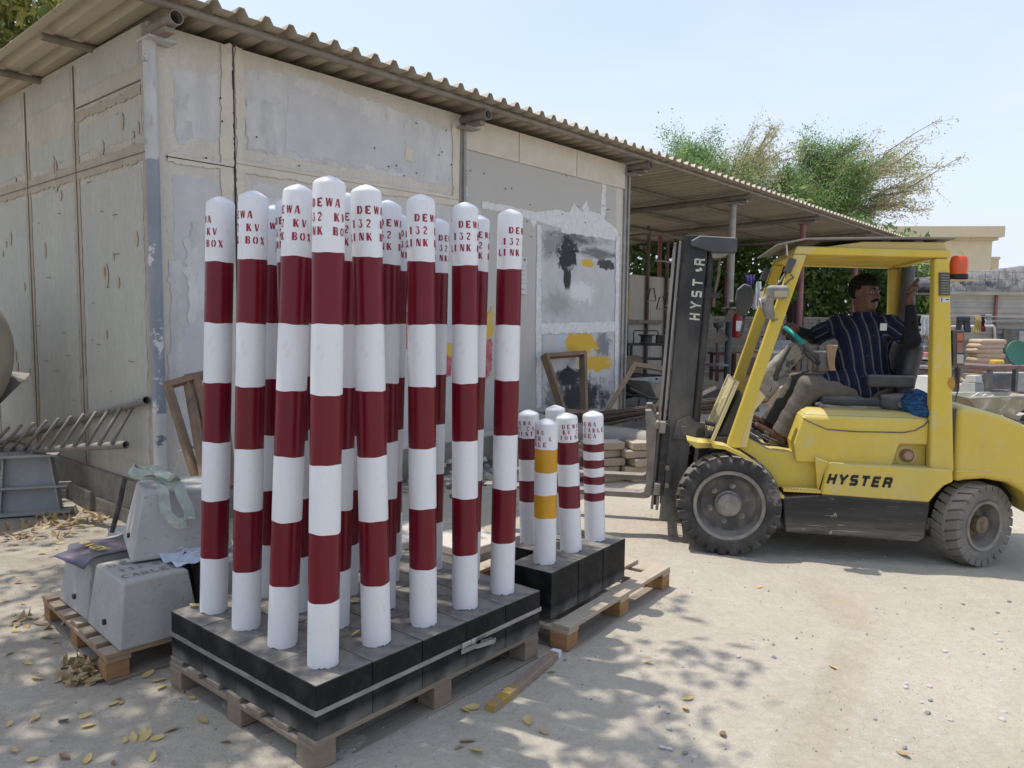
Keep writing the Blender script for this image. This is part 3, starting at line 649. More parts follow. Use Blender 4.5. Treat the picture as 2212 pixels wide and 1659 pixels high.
A1 = math.radians(50); E1 = Vector((math.cos(A1), math.sin(A1), 0)); E2 = Vector((-math.sin(A1), math.cos(A1), 0))
P0 = Vector((-.684, 2.715, 0)); ZB = .14
BANDS = []; z = 0.
for k, hgt in enumerate((.242, .25, .25, .25, .25, .25, .236)): BANDS.append((z, z+hgt, k % 2)); z += hgt
ZT = z
TL = [('DEWA', ZT+.036-.117, .029, .032), ('132 KV', ZT+.036-.166, .029, .0305), ('LINK BOX', ZT+.036-.214, .029, .0285)]
lean_px = {(0, 0): .035, (1, 0): -.03, (2, 0): -.012, (0, 1): .08, (0, 2): .06, (0, 3): .07, (1, 3): .06, (1, 1): .06, (2, 1): .03, (4, 1): .035, (4, 2): .03, (3, 2): .05, (2, 2): .05}
text_a = {(0, 0): -18, (0, 1): -52, (0, 2): -62, (0, 3): -97, (1, 0): 22, (2, 0): 32, (3, 0): 30, (4, 0): 52, (1, 1): 15, (2, 1): 20, (3, 1): 40, (4, 1): 30, (4, 2): 62, (3, 2): 70, (2, 2): 75}
GB = 'tall red and white banded bollards packed on the front pallet'
def row_label(i, j):
    nth = ('first', 'second', 'third', 'fourth')
    if (i, j) == (0, 0): return 'tall red and white bollard on the nearest corner of the black block stack'
    if j == 0: return 'tall red white bollard, %s along the right edge after the near corner' % nth[i-1]
    if i == 0: return 'tall red white bollard, %s along the left edge after the near corner' % nth[j-1]
    return 'inner tall bollard, %s row behind the right edge, %s from the left edge' % (nth[j-1], nth[i-1])
for j in range(4):
    for i in range(5):
        rr = random.Random(i*7+j*31+5)
        p = P0 + E1*(i*.252) + E2*(j*.26) + Vector((0, 0, ZB + rr.uniform(-.001, .001)))
        off = Vector((.03, 0, 0)) if (i, j) in ((4, 1), (4, 2)) else Vector((0, 0, 0))
        rz = A1 + rr.uniform(-.008, .008); offl = Matrix.Rotation(-rz, 3, 'Z') @ off
        ln = (lean_px.get((i, j), rr.uniform(-.02, .03)), rr.uniform(-.015, .015))
        view = math.atan2(-p.y, -p.x); ta = text_a.get((i, j), rr.uniform(-60, 60))
        bollard(row_label(i, j), GB, p, rz, (.2508, .2), .0567, BANDS, .026, TL, view + math.radians(ta), ln, seed=i*5+j, foot=offl)
# steel band round the stack, with its buckle and loose tail
STK = mat('galvanised_strap', (.42, .42, .42), (.28, .28, .28), rough=.4, scale=14, metal=.75, stretch=(1, 1, 3))
c0 = P0 + E1*(2*.252) + E2*(1.5*.26); hx, hy = 2*.252+.1285, 1.5*.26+.1325
st = thing('steel_strap', 'thin grey steel strap with a clip tied around the black block stack', 'strap', (c0.x, c0.y, 0), A1)
mb = MB(); zz = .24; zl = zz+.012
for (a, b, za, zb) in (((-hx, -hy), (hx, -hy), zz, zl), ((hx, -hy), (hx, hy), zl, zl), ((hx, hy), (-hx, hy), zl, zz), ((-hx, hy), (-hx, -hy), zz, zz)):
    mb.bar((*a, za), (*b, zb), .0035, .019, up=(0, 0, 1), ext=.0015)
mb.build('band', STK, st)
mb = MB(); mb.box((.13, -hy-.006, zz+.008), (.085, .011, .026), rz=0); mb.box((.15, -hy-.013, zz+.008), (.02, .004, .03)); mb.build('clip', mat('clip_steel', (.6, .6, .6), rough=.3, metal=.9), st, bevel=.002)
mb = MB(); pts = [(.08, -hy-.012), (.16, -hy-.022), (.24, -hy-.045), (.262, -hy-.04), (.25, -hy-.018), (.2, -hy-.012)]
for a, b in zip(pts[:-1], pts[1:]): mb.bar((*a, zz-.012), (*b, zz-.008), .0015, .019, up=(0, 0, 1), ext=.001)
mb.build('loose_tail', STK, st)

# ================================================================ PALLETS
pine = mat('pallet_pine', (.36, .245, .145), (.27, .18, .105), rough=.8, scale=5, stretch=(.35, 3, 3), bump=.002, bscale=30, dust=(.36, .32, .26), dusta=.6, fine=.35)
pine_g = mat('weathered_pine', (.20, .155, .11), (.27, .21, .15), rough=.9, scale=5, stretch=(.35, 3, 3), bump=.003, bscale=30, dust=(.34, .31, .26), dusta=.6, fine=.4)
pine_l = mat('pale_pine_boards', (.46, .36, .25), (.36, .28, .19), rough=.85, scale=5, stretch=(.35, 3, 3), bump=.003, bscale=30, dust=(.5, .45, .37), dusta=.5, fine=.35)  # paler pine for the second pallet's boards
pine_b = mat('orange_pine_block', (.36, .20, .085), (.27, .14, .06), rough=.75, scale=6, stretch=(2, .6, 4), bump=.002, fine=.35)
def pallet(label, origin, ang, L_, W_, deck, blockm, nboards, bw, hgt=.14, group='wooden pallets on the ground', skirt=True, gap_from=0.):
    # origin: near corner on the ground, x along its long side, y to the back
    t = thing('pallet', label, 'pallet', origin, ang, group); rr = random.Random(int(L_*100)+nboards)
    hb = hgt-.022-.022-.02
    mb = MB()
    for k in range(nboards):
        y = bw/2 + (W_-bw)*k/(nboards-1); mb.box((L_/2+rr.uniform(-.006, .006), y, hgt-.011), (L_+rr.uniform(-.01, .01), bw, .021), rot=Matrix.Rotation(rr.uniform(-.006, .006), 3, 'Z'))
    mb.build('deck_boards', deck, t, bevel=.003)
    mb = MB()
    for x in (.05, L_/2, L_-.05): mb.box((x, W_/2, hgt-.033), (.1, W_-.004, .021))
    mb.build('cross_boards', deck, t, bevel=.003)
    for x in (.05, L_/2, L_-.05):
        for y in (.055, W_/2, W_-.055):
            mb = MB(); mb.box((x+rr.uniform(-.006, .006), y, .02+hb/2), (.1, .1, hb)); mb.build('spacer_block', blockm, t, bevel=.004)
    mb = MB()
    for y in (.055, W_/2, W_-.055): mb.box((L_/2, y, .0105), (L_-.01, .11, .019))
    if skirt:
        for x in (.06, L_-.06): mb.box((x, W_/2, .0107), (.1, W_-.24, .0186))
    mb.build('bottom_boards', pine_g, t, bevel=.003)
    return t
corner = P0 - E1*.126 - E2*.13
o1 = corner - E1*.0 - E2*.0 + E1*.005
pallet('worn wooden pallet carrying the stack of black blocks with tall bollards', o1 - E1*.015 - E2*.0 + E2*.005, A1, 1.27, 1.04, pine_g, pine_g, 7, .1)
# second pallet, right
A2 = math.radians(53.9); F1 = Vector((math.cos(A2), math.sin(A2), 0)); F2 = Vector((-math.sin(A2), math.cos(A2), 0))
o2 = Vector((.285, 3.555, 0))
pallet('pale slatted pallet carrying the short bollards in black blocks', o2, A2, 1.16, .95, pine_l, pine_b, 5, .095)
S0 = Vector((.204, 3.643, 0)) + F1*.128 + F2*.128
lab2 = {(0, 0): 'short white bollard with two amber yellow bands on the front pallet corner', (1, 0): 'short bollard with two wide red bands leaning beside the amber banded one',
        (2, 0): 'short bollard with four narrow red bands on the far end of the pallet', (2, 1): 'short white bollard half hidden behind the leaning red banded one', (1, 1): 'short red banded bollard next to the tall bollard on the left'}
def sb(bands): 
    out = []; z = 0
    for h, m_ in bands: out.append((z, z+h, m_)); z += h
    return out
GS = 'short bollards on the second pallet'
W3 = [white, redp2, blackp]; Wy = [white, yelb, blackp]
CJ = [('DEWA', -.080, .023, .028), ('132 KV CABLE', -.109, .023, .025), ('JOINT', -.138, .023, .028)]
PC = [('DEWA', -.078, .023, .028), ('POWER &', -.108, .023, .028), ('CABLE', -.138, .023, .028)]
CA = [('DEWA', -.082, .024, .029), ('KV CABLE', -.114, .024, .027), ('AREA', -.146, .024, .029)]
def up(lines, zt): return [(a, zt+.03+b, c, d) for a, b, c, d in lines]
specs = [((0, 0), sb([(.235, 0), (.118, 1), (.116, 0), (.117, 1), (.122, 0)]), PC, -62, (0, 0), Wy),
         ((1, 0), sb([(.238, 0), (.118, 1), (.118, 0), (.118, 1), (.122, 0)]), CJ, 22, (-.035, .0), W3),
         ((2, 0), sb([(.23, 0), (.045, 1), (.047, 0), (.045, 1), (.047, 0), (.045, 1), (.047, 0), (.045, 1), (.15, 0)]), CA, -35, (-.025, 0), W3),
         ((2, 1), sb([(.238, 0), (.118, 1), (.118, 0), (.118, 1), (.122, 0)]), CJ, 120, (-.02, 0), W3),
         ((1, 1), sb([(.235, 0), (.118, 1), (.118, 0), (.118, 1), (.122, 0)]), CJ, -38, (-.02, 0), W3)]
for k, ((i, j), bands, txt, ta, ln, ms) in enumerate(specs):
    p = S0 + F1*(i*.2575) + F2*(j*.2575) + Vector((0, 0, .141)); view = math.atan2(-p.y, -p.x)
    if (i, j) == (1, 1): p = p - F1*.012
    ang = view+math.radians(ta)
    bollard(lab2[(i, j)], GS, p, A2, (.253, .235), .058, bands, .022, up(txt, bands[-1][1]), ang, ln, seed=60+k, mats=ms)

# ================================================================ LEFT PALLET WITH CONCRETE MARKERS
A3 = math.radians(45); G1 = Vector((math.cos(A3), math.sin(A3), 0)); G2 = Vector((-math.sin(A3), math.cos(A3), 0))
o3 = Vector((-1.742, 3.2, 0))
pallet('brown pallet in the leaf litter carrying grey concrete cable markers', o3, A3, 1.2, 1.02, pine, pine_b, 7, .1)
conc = mat('cast_concrete', (.40, .385, .355), (.33, .32, .295), rough=.9, scale=4, bump=.003, bscale=26, dust=(.38, .36, .33), dusta=.5, spots=(.17, .16, .15), spota=.4, spots_scale=42, fine=.2)
conc2 = mat('pale_concrete', (.46, .45, .42), (.38, .375, .35), rough=.9, scale=4, bump=.003, bscale=26, spots=(.2, .19, .18), spota=.4, spots_scale=42, fine=.2)
engr = mat('engraved_shadow', (.19, .185, .175), (.24, .235, .22), rough=.95, scale=20)
hole = mat('bolt_hole', (.04, .038, .035), rough=.9)
def marker(label, base, rz, bx, by, tx, ty, h, m_, holes=True, text=None, tilt=0., group='concrete cable marker blocks'):
    t = thing('concrete_marker', label, 'marker block', base, rz, group); t.rotation_euler = (0, tilt, rz)
    mb = MB(); L = [(-bx/2, -by/2, 0), (bx/2, -by/2, 0), (bx/2, by/2, 0), (-bx/2, by/2, 0)]; Hq = [(-tx/2, -ty/2, h), (tx/2, -ty/2, h), (tx/2, ty/2, h), (-tx/2, ty/2, h)]
    mb.hexa(L, Hq); mb.build('body', m_, t, bevel=.012, seg=3)
    if holes:
        s = (bx-tx)/2/h
        mb = MB(); zc = .075; mb.tube([(-bx/2+s*zc-.012, -.02, zc), (-bx/2+s*zc+.012, -.02, zc)], .013, 12); mb.build('bolt_hole', hole, t)
    if text:
        for (txt, x0, y0, hh, pit) in text:
            mb = MB()
            for q_ in text_quads(txt, hh, pit): mb.add([(x0+p[0], y0+p[1], h+.0015) for p in q_], [(0, 1, 2, 3)])
            mb.build('engraved_lettering', engr, t)
    return t
def mk(corner, bx, by): return corner + G1*(bx/2) + G2*(by/2)
mk1 = marker('concrete marker with engraved lettering on its top, nearest on the left pallet', mk(Vector((-1.70, 3.223, .141)), .36, .455), A3, .36, .455, .285, .38, .29, conc,
       text=[('DEWA', -.015, .085, .052, .056), ('132 KV', .01, -.02, .042, .038), ('CABLES', .0, -.125, .05, .042)])
mk2 = marker('concrete marker partly covered by the dark purple sheet', mk(Vector((-2.035, 3.555, .141)), .36, .42), A3+.03, .36, .42, .28, .34, .295, conc)
mk3 = marker('pale concrete marker draped with a green webbing sling', Vector((-1.72, 3.86, .441)), A3-.25, .47, .50, .33, .34, .31, conc2)
marker('concrete marker underneath the sling draped one at the back of the pallet', mk(Vector((-1.98, 3.86, .141)) + G1*.0, .38, .42), A3, .38, .42, .32, .36, .295, conc, holes=False)
marker('concrete marker under the pale blue sheet beside the black stack', mk(Vector((-1.40, 3.55, .141)), .38, .42), A3, .38, .42, .32, .36, .285, conc, holes=False)
# printed sheets lying over the markers
purp = mat('purple_vinyl', (.055, .038, .085), (.10, .085, .13), rough=.35, scale=4, dust=(.25, .22, .21), dusta=.35, bump=.004, bscale=7)
bluev = mat('blue_white_vinyl', (.42, .47, .56), (.66, .70, .76), rough=.22, scale=4, detail=3, bump=.006, bscale=6)
navyv = mat('navy_vinyl', (.02, .025, .07), (.05, .06, .12), rough=.3, scale=4)
vback = mat('vinyl_cream_back', (.5, .45, .36), rough=.7)
def sheet(name, label, corners, m_, n=16, amp=.012, seed=1, sag=None):
    a, b, c_, d = [Vector(p) for p in corners]; V_ = []; F_ = []
    for i in range(n+1):
        for j in range(n+1):
            s_, t_ = i/n, j/n; p = (a*(1-s_)+b*s_)*(1-t_)+(d*(1-s_)+c_*s_)*t_
            w = mnoise.noise(Vector((s_*3+seed, t_*3, seed)))*amp + (sag(s_, t_) if sag else 0); V_.append(p+Vector((0, 0, w)))
    for i in range(n):
        for j in range(n): q_ = i*(n+1)+j; F_.append((q_, q_+n+1, q_+n+2, q_+1))
    o = np_mesh(name, V_, F_, m_, smooth=True); sm = o.modifiers.new('thickness', 'SOLIDIFY'); sm.thickness = .0018; return o
zt = .141+.297
ps = sheet('printed_sheet', '', [gr(105, 1196, zt+.01), gr(180, 1208, zt+.012), gr(345, 1172, zt+.014), gr(255, 1150, zt+.014)], purp, amp=.008, sag=lambda s_, t_: -.05*max(0, (.16-t_)/.16)**1.5*s_ - .02*max(0, (.12-s_)/.12))
rs = thing('printed_sheet', 'dark purple printed sheet lying over the left concrete marker', 'printed sheet'); ps.parent = rs; ps.name = 'sheet_body'
yl = mat('print_yellow', (.55, .47, .10), rough=.5); rl = mat('print_red', (.5, .03, .04), rough=.5); wl_ = mat('print_white', (.7, .72, .75), rough=.5)
def flat_text(name, txt, h, pitch, org, xd, yd, m_, parent):
    mb = MB(); org = Vector(org); xd = Vector(xd).normalized(); yd = Vector(yd).normalized()
    for q_ in text_quads(txt, h, pitch): mb.add([org+xd*p[0]+yd*p[1] for p in q_], [(0, 1, 2, 3)])
    return mb.build(name, m_, parent)
tx = gr(197, 1182, zt+.024); xdir = (gr(215, 1187, zt)-gr(168, 1172, zt)).normalized(); ydir = Vector((-xdir.y, xdir.x, 0))
flat_text('print_lettering', 'O', .05, .05, gr(172, 1174, zt+.024), xdir, ydir, yl, rs); flat_text('print_lettering', 'X', .06, .05, gr(181, 1178, zt+.024), xdir, ydir, rl, rs)
flat_text('print_lettering', 'IGEN', .05, .036, gr(197, 1184, zt+.026), xdir, ydir, yl, rs)
b1 = sheet('sheet_body', '', [gr(330, 1190, zt+.03), gr(380, 1225, zt+.0), gr(470, 1200, zt+.03), gr(440, 1160, zt+.04)], bluev, amp=.03, seed=4)
rb = thing('printed_sheet', 'crumpled pale blue printed sheet tucked behind the tall bollards', 'printed sheet'); b1.parent = rb
flat_text('print_lettering', 'OXIGEN', .035, .04, gr(398, 1190, zt+.05), xdir, ydir, wl_, rb)
b2 = sheet('sheet_body', '', [gr(372, 1214, zt-.01), gr(405, 1196, zt+.03), gr(428, 1290, .17), gr(420, 1300, .16)], navyv, amp=.03, seed=7)
tag(b2, 'navy printed sheet hanging down beside the front concrete marker', 'printed sheet'); b2.name = 'printed_sheet'
cb = sheet('cardboard_sheet', '', [gr(270, 1185, zt+.004), gr(345, 1192, zt+.006), gr(430, 1156, zt+.01), gr(330, 1150, zt+.0)], mat('grey_board', (.2, .18, .16), (.28, .26, .24), rough=.8), amp=.012, seed=11)
tag(cb, 'grey torn board sheet squeezed under the sling draped marker', 'sheet')
# webbing sling: bands over the top of marker 3
web = mat('green_webbing', (.37, .40, .34), (.27, .30, .255), rough=.9, scale=20, stretch=(1, 1, 1), bump=.003, bscale=60, spots=(.55, .55, .5), spota=.5, spots_scale=30)
def ribbon(mb, pts, w, side=None, th=.006, n=6):
    P_ = [Vector(p) for p in pts]; Q = []
    for i in range(len(P_)-1):
        a = P_[max(0, i-1)]; b = P_[i]; c_ = P_[i+1]; d = P_[min(len(P_)-1, i+2)]
        for k in range(n):
            t = k/n; Q.append(.5*((2*b)+(c_-a)*t+(2*a-5*b+4*c_-d)*t*t+(3*b-a-3*c_+d)*t**3))
    Q.append(P_[-1]); vs = []; fs = []
    for i, p in enumerate(Q):
        d = (Q[min(len(Q)-1, i+1)]-Q[max(0, i-1)]).normalized(); sd = Vector(side(i/(len(Q)-1))) if callable(side) else Vector(side); sd = (sd-d*sd.dot(d)).normalized(); nn = d.cross(sd)*th/2
        vs += [p-sd*w/2-nn, p+sd*w/2-nn, p+sd*w/2+nn, p-sd*w/2+nn]
    for i in range(len(Q)-1):
        for k in range(4): a = i*4+k; b = i*4+(k+1) % 4; fs.append((a, b, b+4, a+4))
    mb.add(vs, fs)
m3 = Vector((-1.72, 3.86, .441)); zt3 = .441+.31
def s3(px, py, d): return at(px, py, d)
mb = MB(); side = (1, .3, .1)
ribbon(mb, [s3(284, 1010, 3.9), s3(288, 1020, 3.82), s3(310, 1026, 3.78), s3(340, 1030, 3.76), s3(352, 1060, 3.62), s3(356, 1085, 3.59), s3(362, 1110, 3.57), s3(385, 1130, 3.55), s3(404, 1128, 3.55)], .05, lambda t: (.6, .2, 1) if t < .4 else ((1, .2, .15) if t < .75 else (.2, .1, 1)))
ribbon(mb, [s3(286, 1012, 3.92), s3(310, 1018, 3.80), s3(335, 1016, 3.72), s3(362, 1034, 3.68), s3(384, 1050, 3.66), s3(394, 1072, 3.6), s3(408, 1100, 3.57), s3(410, 1122, 3.55)], .05, lambda t: (.5, .1, 1) if t < .3 else (1, .3, .2))
ribbon(mb, [s3(322, 1012, 3.82), s3(332, 1010, 3.76), s3(348, 1022, 3.70), s3(372, 1032, 3.66), s3(380, 1040, 3.70)], .045, (1, .4, .3))
tag(mb.build('webbing_sling', web, None, smooth=True, autos=60), 'pale green webbing lifting sling draped over the rear concrete marker', 'sling')
mb = MB(); mb.tube([at(270, 1031, 3.62), at(258, 1090, 3.64), at(242, 1148, 3.70)], .012, 10)
tag(mb.build('steel_rod', mat('black_rod', (.03, .028, .027), (.10, .09, .08), rough=.7, scale=25), None), 'short black rod leaning against the sling draped marker', 'rod')
# loose plank beside the front pallet
plank_m = mat('plank_bare', (.33, .25, .19), (.26, .18, .13), rough=.85, scale=6, stretch=(1, 1, 1), fine=.35, bump=.002); plank_y = mat('plank_yellow', (.40, .28, .06), (.33, .23, .07), rough=.75, scale=9, chips=(.3, .22, .15), chipa=.42)
pk = thing('timber_batten', 'thin timber batten with a yellow painted end lying beside the front pallet', 'batten')
a_, b_, c_ = Vector((-.075, 3.0, .022)), Vector((.03, 3.17, .024)), Vector((.215, 3.50, .028))
MB().bar(a_, b_, .045, .036).build('painted_end', plank_y, pk, bevel=.003); MB().bar(b_+(c_-b_).normalized()*.001, c_, .043, .034).build('bare_length', plank_m, pk, bevel=.003); MB().bar(c_+(c_-b_).normalized()*.001, c_+(c_-b_).normalized()*.03, .044, .035).build('white_tip', putty, pk)
# ================================================================ FORKLIFT (local: x rearward, y away from the lens, z up)
TH = math.radians(11); FO = Vector((1.507, 5.141, 0)); FU = Vector((math.cos(TH), -math.sin(TH), 0)); FV = Vector((math.sin(TH), math.cos(TH), 0))
def fk(u, v, z): return FO + FU*u + FV*v + Vector((0, 0, z))
yel = mat('forklift_yellow', (.64, .475, .055), (.60, .44, .065), rough=.42, scale=3, bump=.0008, bscale=60, dust=(.60, .53, .28), dusta=.65, scr=(.40, .36, .24), chips=(.10, .06, .03), chipa=.225, chips_scale=17, spots=(.52, .45, .22), spota=.6, spots_scale=7, rough2=.7, dirtz=(.2, 1.1, (.46, .39, .18), .6, 4.), fine=.12, stretch=(1, 1, .6))
yeld = mat('forklift_yellow_faded', (.62, .50, .20), (.58, .46, .15), rough=.5, scale=3, dust=(.58, .52, .38), dusta=.8, chips=(.12, .06, .03), chipa=.235, chips_scale=22, rough2=.7)
creamy = mat('cowl_cream', (.60, .52, .30), (.55, .46, .24), rough=.5, scale=4, dust=(.6, .54, .40), dusta=.7, chips=(.2, .1, .04), chipa=.24, chips_scale=20)
blk = mat('mast_black', (.012, .013, .015), (.028, .028, .029), rough=.5, scale=5, stretch=(1, 1, .5), dust=(.32, .29, .25), dusta=.6, chips=(.22, .20, .17), chipa=.26, chips_scale=16, rough2=.7, dirtz=(.1, 1.7, (.25, .23, .20), .85, 7.), bump=.001)
blk2 = mat('black_panel_scuffed', (.013, .013, .014), (.04, .039, .037), rough=.45, scale=3, stretch=(.4, 1, 4), dust=(.36, .32, .27), dusta=.75, scr=(.36, .32, .26), chips=(.32, .28, .23), chipa=.32, chips_scale=7, dirtz=(.16, .3, (.30, .265, .22), .8, 8.))
plas = mat('dark_grey_plastic', (.055, .058, .062), (.085, .085, .085), rough=.55, scale=6, dust=(.42, .38, .33), dusta=.85)
grime = mat('underbody_grime', (.02, .018, .016), (.05, .045, .04), rough=.9, scale=9)
rubber = mat('tyre_rubber', (.030, .029, .028), (.06, .057, .053), rough=.85, scale=6, dust=(.33, .30, .26), dusta=.9, bump=.001, bscale=60, fine=.2, chips=(.17, .155, .135), chipa=.38, chips_scale=5)
rubber_g = mat('tyre_rubber_dusty', (.15, .14, .125), (.21, .195, .17), rough=.9, scale=6, dust=(.36, .33, .28), dusta=.8, bump=.001, bscale=60)
rimm = mat('rim_dirty', (.05, .048, .045), (.16, .145, .125), rough=.7, scale=7, chips=(.14, .08, .05), chipa=.3, chips_scale=18, dust=(.33, .29, .24), dusta=.6)
rim_e = mat('rim_edge_steel', (.30, .275, .24), (.18, .165, .145), rough=.6, scale=12, metal=.2)
bare = mat('worn_bare_steel', (.34, .31, .27), (.17, .15, .135), rough=.5, scale=12, stretch=(1, 1, .2), metal=.4, chips=(.22, .08, .05), chipa=.36, chips_scale=10, dust=(.45, .41, .35), dusta=.6)
forkm = mat('fork_steel', (.17, .15, .13), (.26, .23, .20), rough=.45, scale=8, metal=.5, dust=(.55, .5, .43), dusta=.75, chips=(.28, .09, .05), chipa=.28)
chain_m = mat('chain', (.34, .28, .12), (.16, .13, .08), rough=.6, scale=60)
vinyl = mat('seat_vinyl', (.035, .038, .042), (.06, .062, .064), rough=.5, scale=5, bump=.003, bscale=9, dust=(.3, .28, .25), dusta=.6)
teal = mat('teal_grip', (.0, .26, .23), (.0, .2, .18), rough=.35, scale=9)
shroud = mat('column_shroud', (.36, .32, .255), (.22, .20, .165), rough=.75, scale=5, chips=(.07, .07, .07), chipa=.42, chips_scale=6, bump=.004)
orange = bpy.data.materials.new('beacon_orange'); orange.use_nodes = True
_b = orange.node_tree.nodes['Principled BSDF']; _b.inputs['Base Color'].default_value = (.75, .12, .03, 1); _b.inputs['Roughness'].default_value = .3; _b.inputs['Transmission Weight'].default_value = .25; _b.inputs['Subsurface Weight'].default_value = .3
lens_o = mat('lens_orange', (.42, .12, .04), (.36, .12, .06), rough=.4, dust=(.4, .3, .25), dusta=.3); lens_r = mat('lens_red', (.25, .10, .10), (.3, .16, .15), rough=.45); lens_w = mat('lens_clear', (.45, .43, .36), rough=.3)
paper = mat('white_decal', (.62, .62, .60), (.5, .5, .48), rough=.7, scale=30)
inkm = mat('print_ink', (.03, .03, .035), rough=.6)
hyst = mat('logo_black', (.012, .012, .014), (.03, .03, .03), rough=.6, scale=30, chips=(.3, .22, .06), chipa=.2, chips_scale=45)
mastl = mat('worn_white_lettering', (.62, .60, .50), (.52, .5, .42), rough=.7, scale=20)

fl = thing('forklift', 'dusty yellow forklift truck with black mast and raised forks facing the short bollards', 'forklift', FO, -TH)
def pr(name, poly, a, b, m_, bevel=.006, seg=2, parent=None, smooth=False):
    return MB().prism(poly, a, b).build(name, m_, parent or fl, bevel=bevel, seg=seg)

def wheel(name, c, R, w, rim, tyre_m, lugs, steer=0., nuts=6, chev=False):
    # local: axle along -y (outer face towards the lens), centre at the wheel's middle
    e = new_obj(name, None, fl); e.location = c; e.rotation_euler = (0, 0, steer)
    h = w/2; Rc = R-.022
    prof = [(rim, -h+.018), (rim+.012, -h+.004), (rim+.03, -h), (Rc-.05, -h-.006), (Rc-.02, -h+.004), (Rc-.002, -h+.022), (Rc, -h+.05), (Rc, h-.05), (Rc-.002, h-.022), (Rc-.05, h), (rim, h-.02)]
    mb = MB(); mb.lathe([(r, -y) for r, y in prof][::-1], 64, axis=(0, -1, 0))
    for k in range(lugs):
        for side in (0, 1):
            a0 = 2*math.pi*(k+.5*side)/lugs; wd = 2*math.pi/lugs*(.70 if not chev else .80)
            ys = (-h-.004, .012) if side == 0 else (h+.004, -.012)
            sk = 2*math.pi/lugs*(.35 if not chev else .55)
            lo = []; hi = []
            for (t, y, extra) in ((a0-wd/2, ys[0], 0), (a0+wd/2, ys[0], 0), (a0+wd/2+sk, ys[1], 0), (a0-wd/2+sk, ys[1], 0)):
                rr0 = Rc-.012; rr1 = R-(.012 if abs(y) > .03 else 0)
                lo.append((rr0*math.cos(t), y, rr0*math.sin(t))); hi.append((rr1*math.cos(t), y*.985, rr1*math.sin(t)))
            mb.hexa(lo, hi)
            # shoulder block wrapping onto the side wall
            y0 = ys[0]; yi = y0*.82
            lo = [((Rc-.05)*math.cos(t), y0, (Rc-.05)*math.sin(t)) for t in (a0-wd/2.2, a0+wd/2.2)] + [((Rc-.05)*math.cos(t), yi, (Rc-.05)*math.sin(t)) for t in (a0+wd/2.2, a0-wd/2.2)]
            hi = [((R-.012)*math.cos(t), y0, (R-.012)*math.sin(t)) for t in (a0-wd/2, a0+wd/2)] + [((R-.012)*math.cos(t), yi, (R-.012)*math.sin(t)) for t in (a0+wd/2, a0-wd/2)]
            mb.hexa(lo, hi)
    mb.build('tyre', tyre_m, e, bevel=.005, seg=2, autos=40, smooth=True)
    mb = MB()
    mb.lathe([(rim-.03, h*.3), (rim, h-.012), (rim+.008, h-.006), (rim+.003, h+.004), (rim-.018, h-.004), (rim-.022, h-.02), (rim-.045, h-.045), (rim-.05, h-.07), (.10, h-.085), (.07, h-.085)], 56, axis=(0, -1, 0), mis=[1, 1, 1, 1, 0, 0, 0, 0, 0])
    mb.build('rim', [rimm, rim_e], e, smooth=True, autos=40)
    mb = MB(); hr = .078 if nuts else .06
    mb.lathe([(hr+.012, h-.09), (hr+.012, h-.07), (hr, h-.066), (hr, h-.02), (hr-.012, h-.012), (.03, h-.010), (.028, h-.004), (.0001, h-.003)], 36, axis=(0, -1, 0))
    mb.build('hub', rim_e if nuts else mat('hub_brown', (.12, .08, .04), (.22, .18, .12), rough=.7, scale=9), e, smooth=True, autos=30)
    for k in range(nuts):
        t = 2*math.pi*(k+.3)/nuts; mb = MB(); c2 = (.128*math.cos(t), 0, .128*math.sin(t))
        mb.lathe([(.024, h-.086), (.024, h-.078), (.016, h-.077), (.016, h-.058), (.009, h-.057), (.008, h-.045), (.0001, h-.044)], 6, c=c2, axis=(0, -1, 0)); mb.build('wheel_nut', rim_e, e, smooth=False)
    return e
wheel('front_wheel', (-.012, .115, .355), .357, .225, .235, rubber, 26)
wheel('front_wheel', (-.012, 1.085, .355), .357, .225, .235, rubber, 26).rotation_euler = (0, 0, math.pi)
wheel('rear_wheel', (1.585, .215, .283), .285, .19, .165, rubber_g, 25, steer=math.radians(34), nuts=0, chev=True)
wheel('rear_wheel', (1.585, .985, .283), .285, .19, .165, rubber_g, 25, steer=math.radians(214), nuts=0, chev=True)

# chassis, skirt and side panels
pr('chassis', [(-.25, .22), (1.3, .2), (1.45, .56), (1.3, .66), (.36, .66), (.25, .7), (-.2, .74)], .3, .9, grime, 0)
pr('underbody', [(1.28, .24), (1.9, .30), (1.9, .60), (1.28, .62)], .42, .78, grime, 0)
pr('side_skirt', [(.339, .417), (.591, .449), (1.272, .432), (1.268, .36), (1.252, .194), (1.211, .166), (.373, .179)], .065, .40, blk2, .014, 3)
pr('side_skirt', [(.339, .417), (.591, .449), (1.272, .432), (1.268, .36), (1.252, .194), (1.211, .166), (.373, .179)], .82, 1.135, blk2, .014, 3)
lowp = [(.588, .456), (1.262, .440), (1.30, .50), (1.345, .555), (1.40, .585), (1.392, .664), (.640, .672), (.612, .60)]
pr('lower_side_panel', lowp, .05, .34, yel, .012, 3); pr('lower_side_panel', lowp, .86, 1.15, yel, .012, 3)
pr('panel_edge_trim', [(.585, .438), (1.262, .424), (1.262, .4385), (.588, .4545)], .053, .2, blk2, .002)
pr('step_back_panel', [(.20, .735), (.282, .722), (.548, .703), (.575, .66), (.60, .47), (.35, .47), (.30, .56)], .17, 1.03, yel, .006)
mb = MB(); mb.box((.467, .115, .472), (.24, .125, .016)); 
for i in range(11):
    for j in range(4): mb.tube([(.36+i*.021, .065+j*.03, .48), (.36+i*.021, .065+j*.03, .4845)], .006, 6)
so_ = mb.build('step_plate', yel, fl)
pr('step_riser', [(.575, .46), (.61, .60), (.64, .672), (.548, .703)], .09, .2, yel, .004)
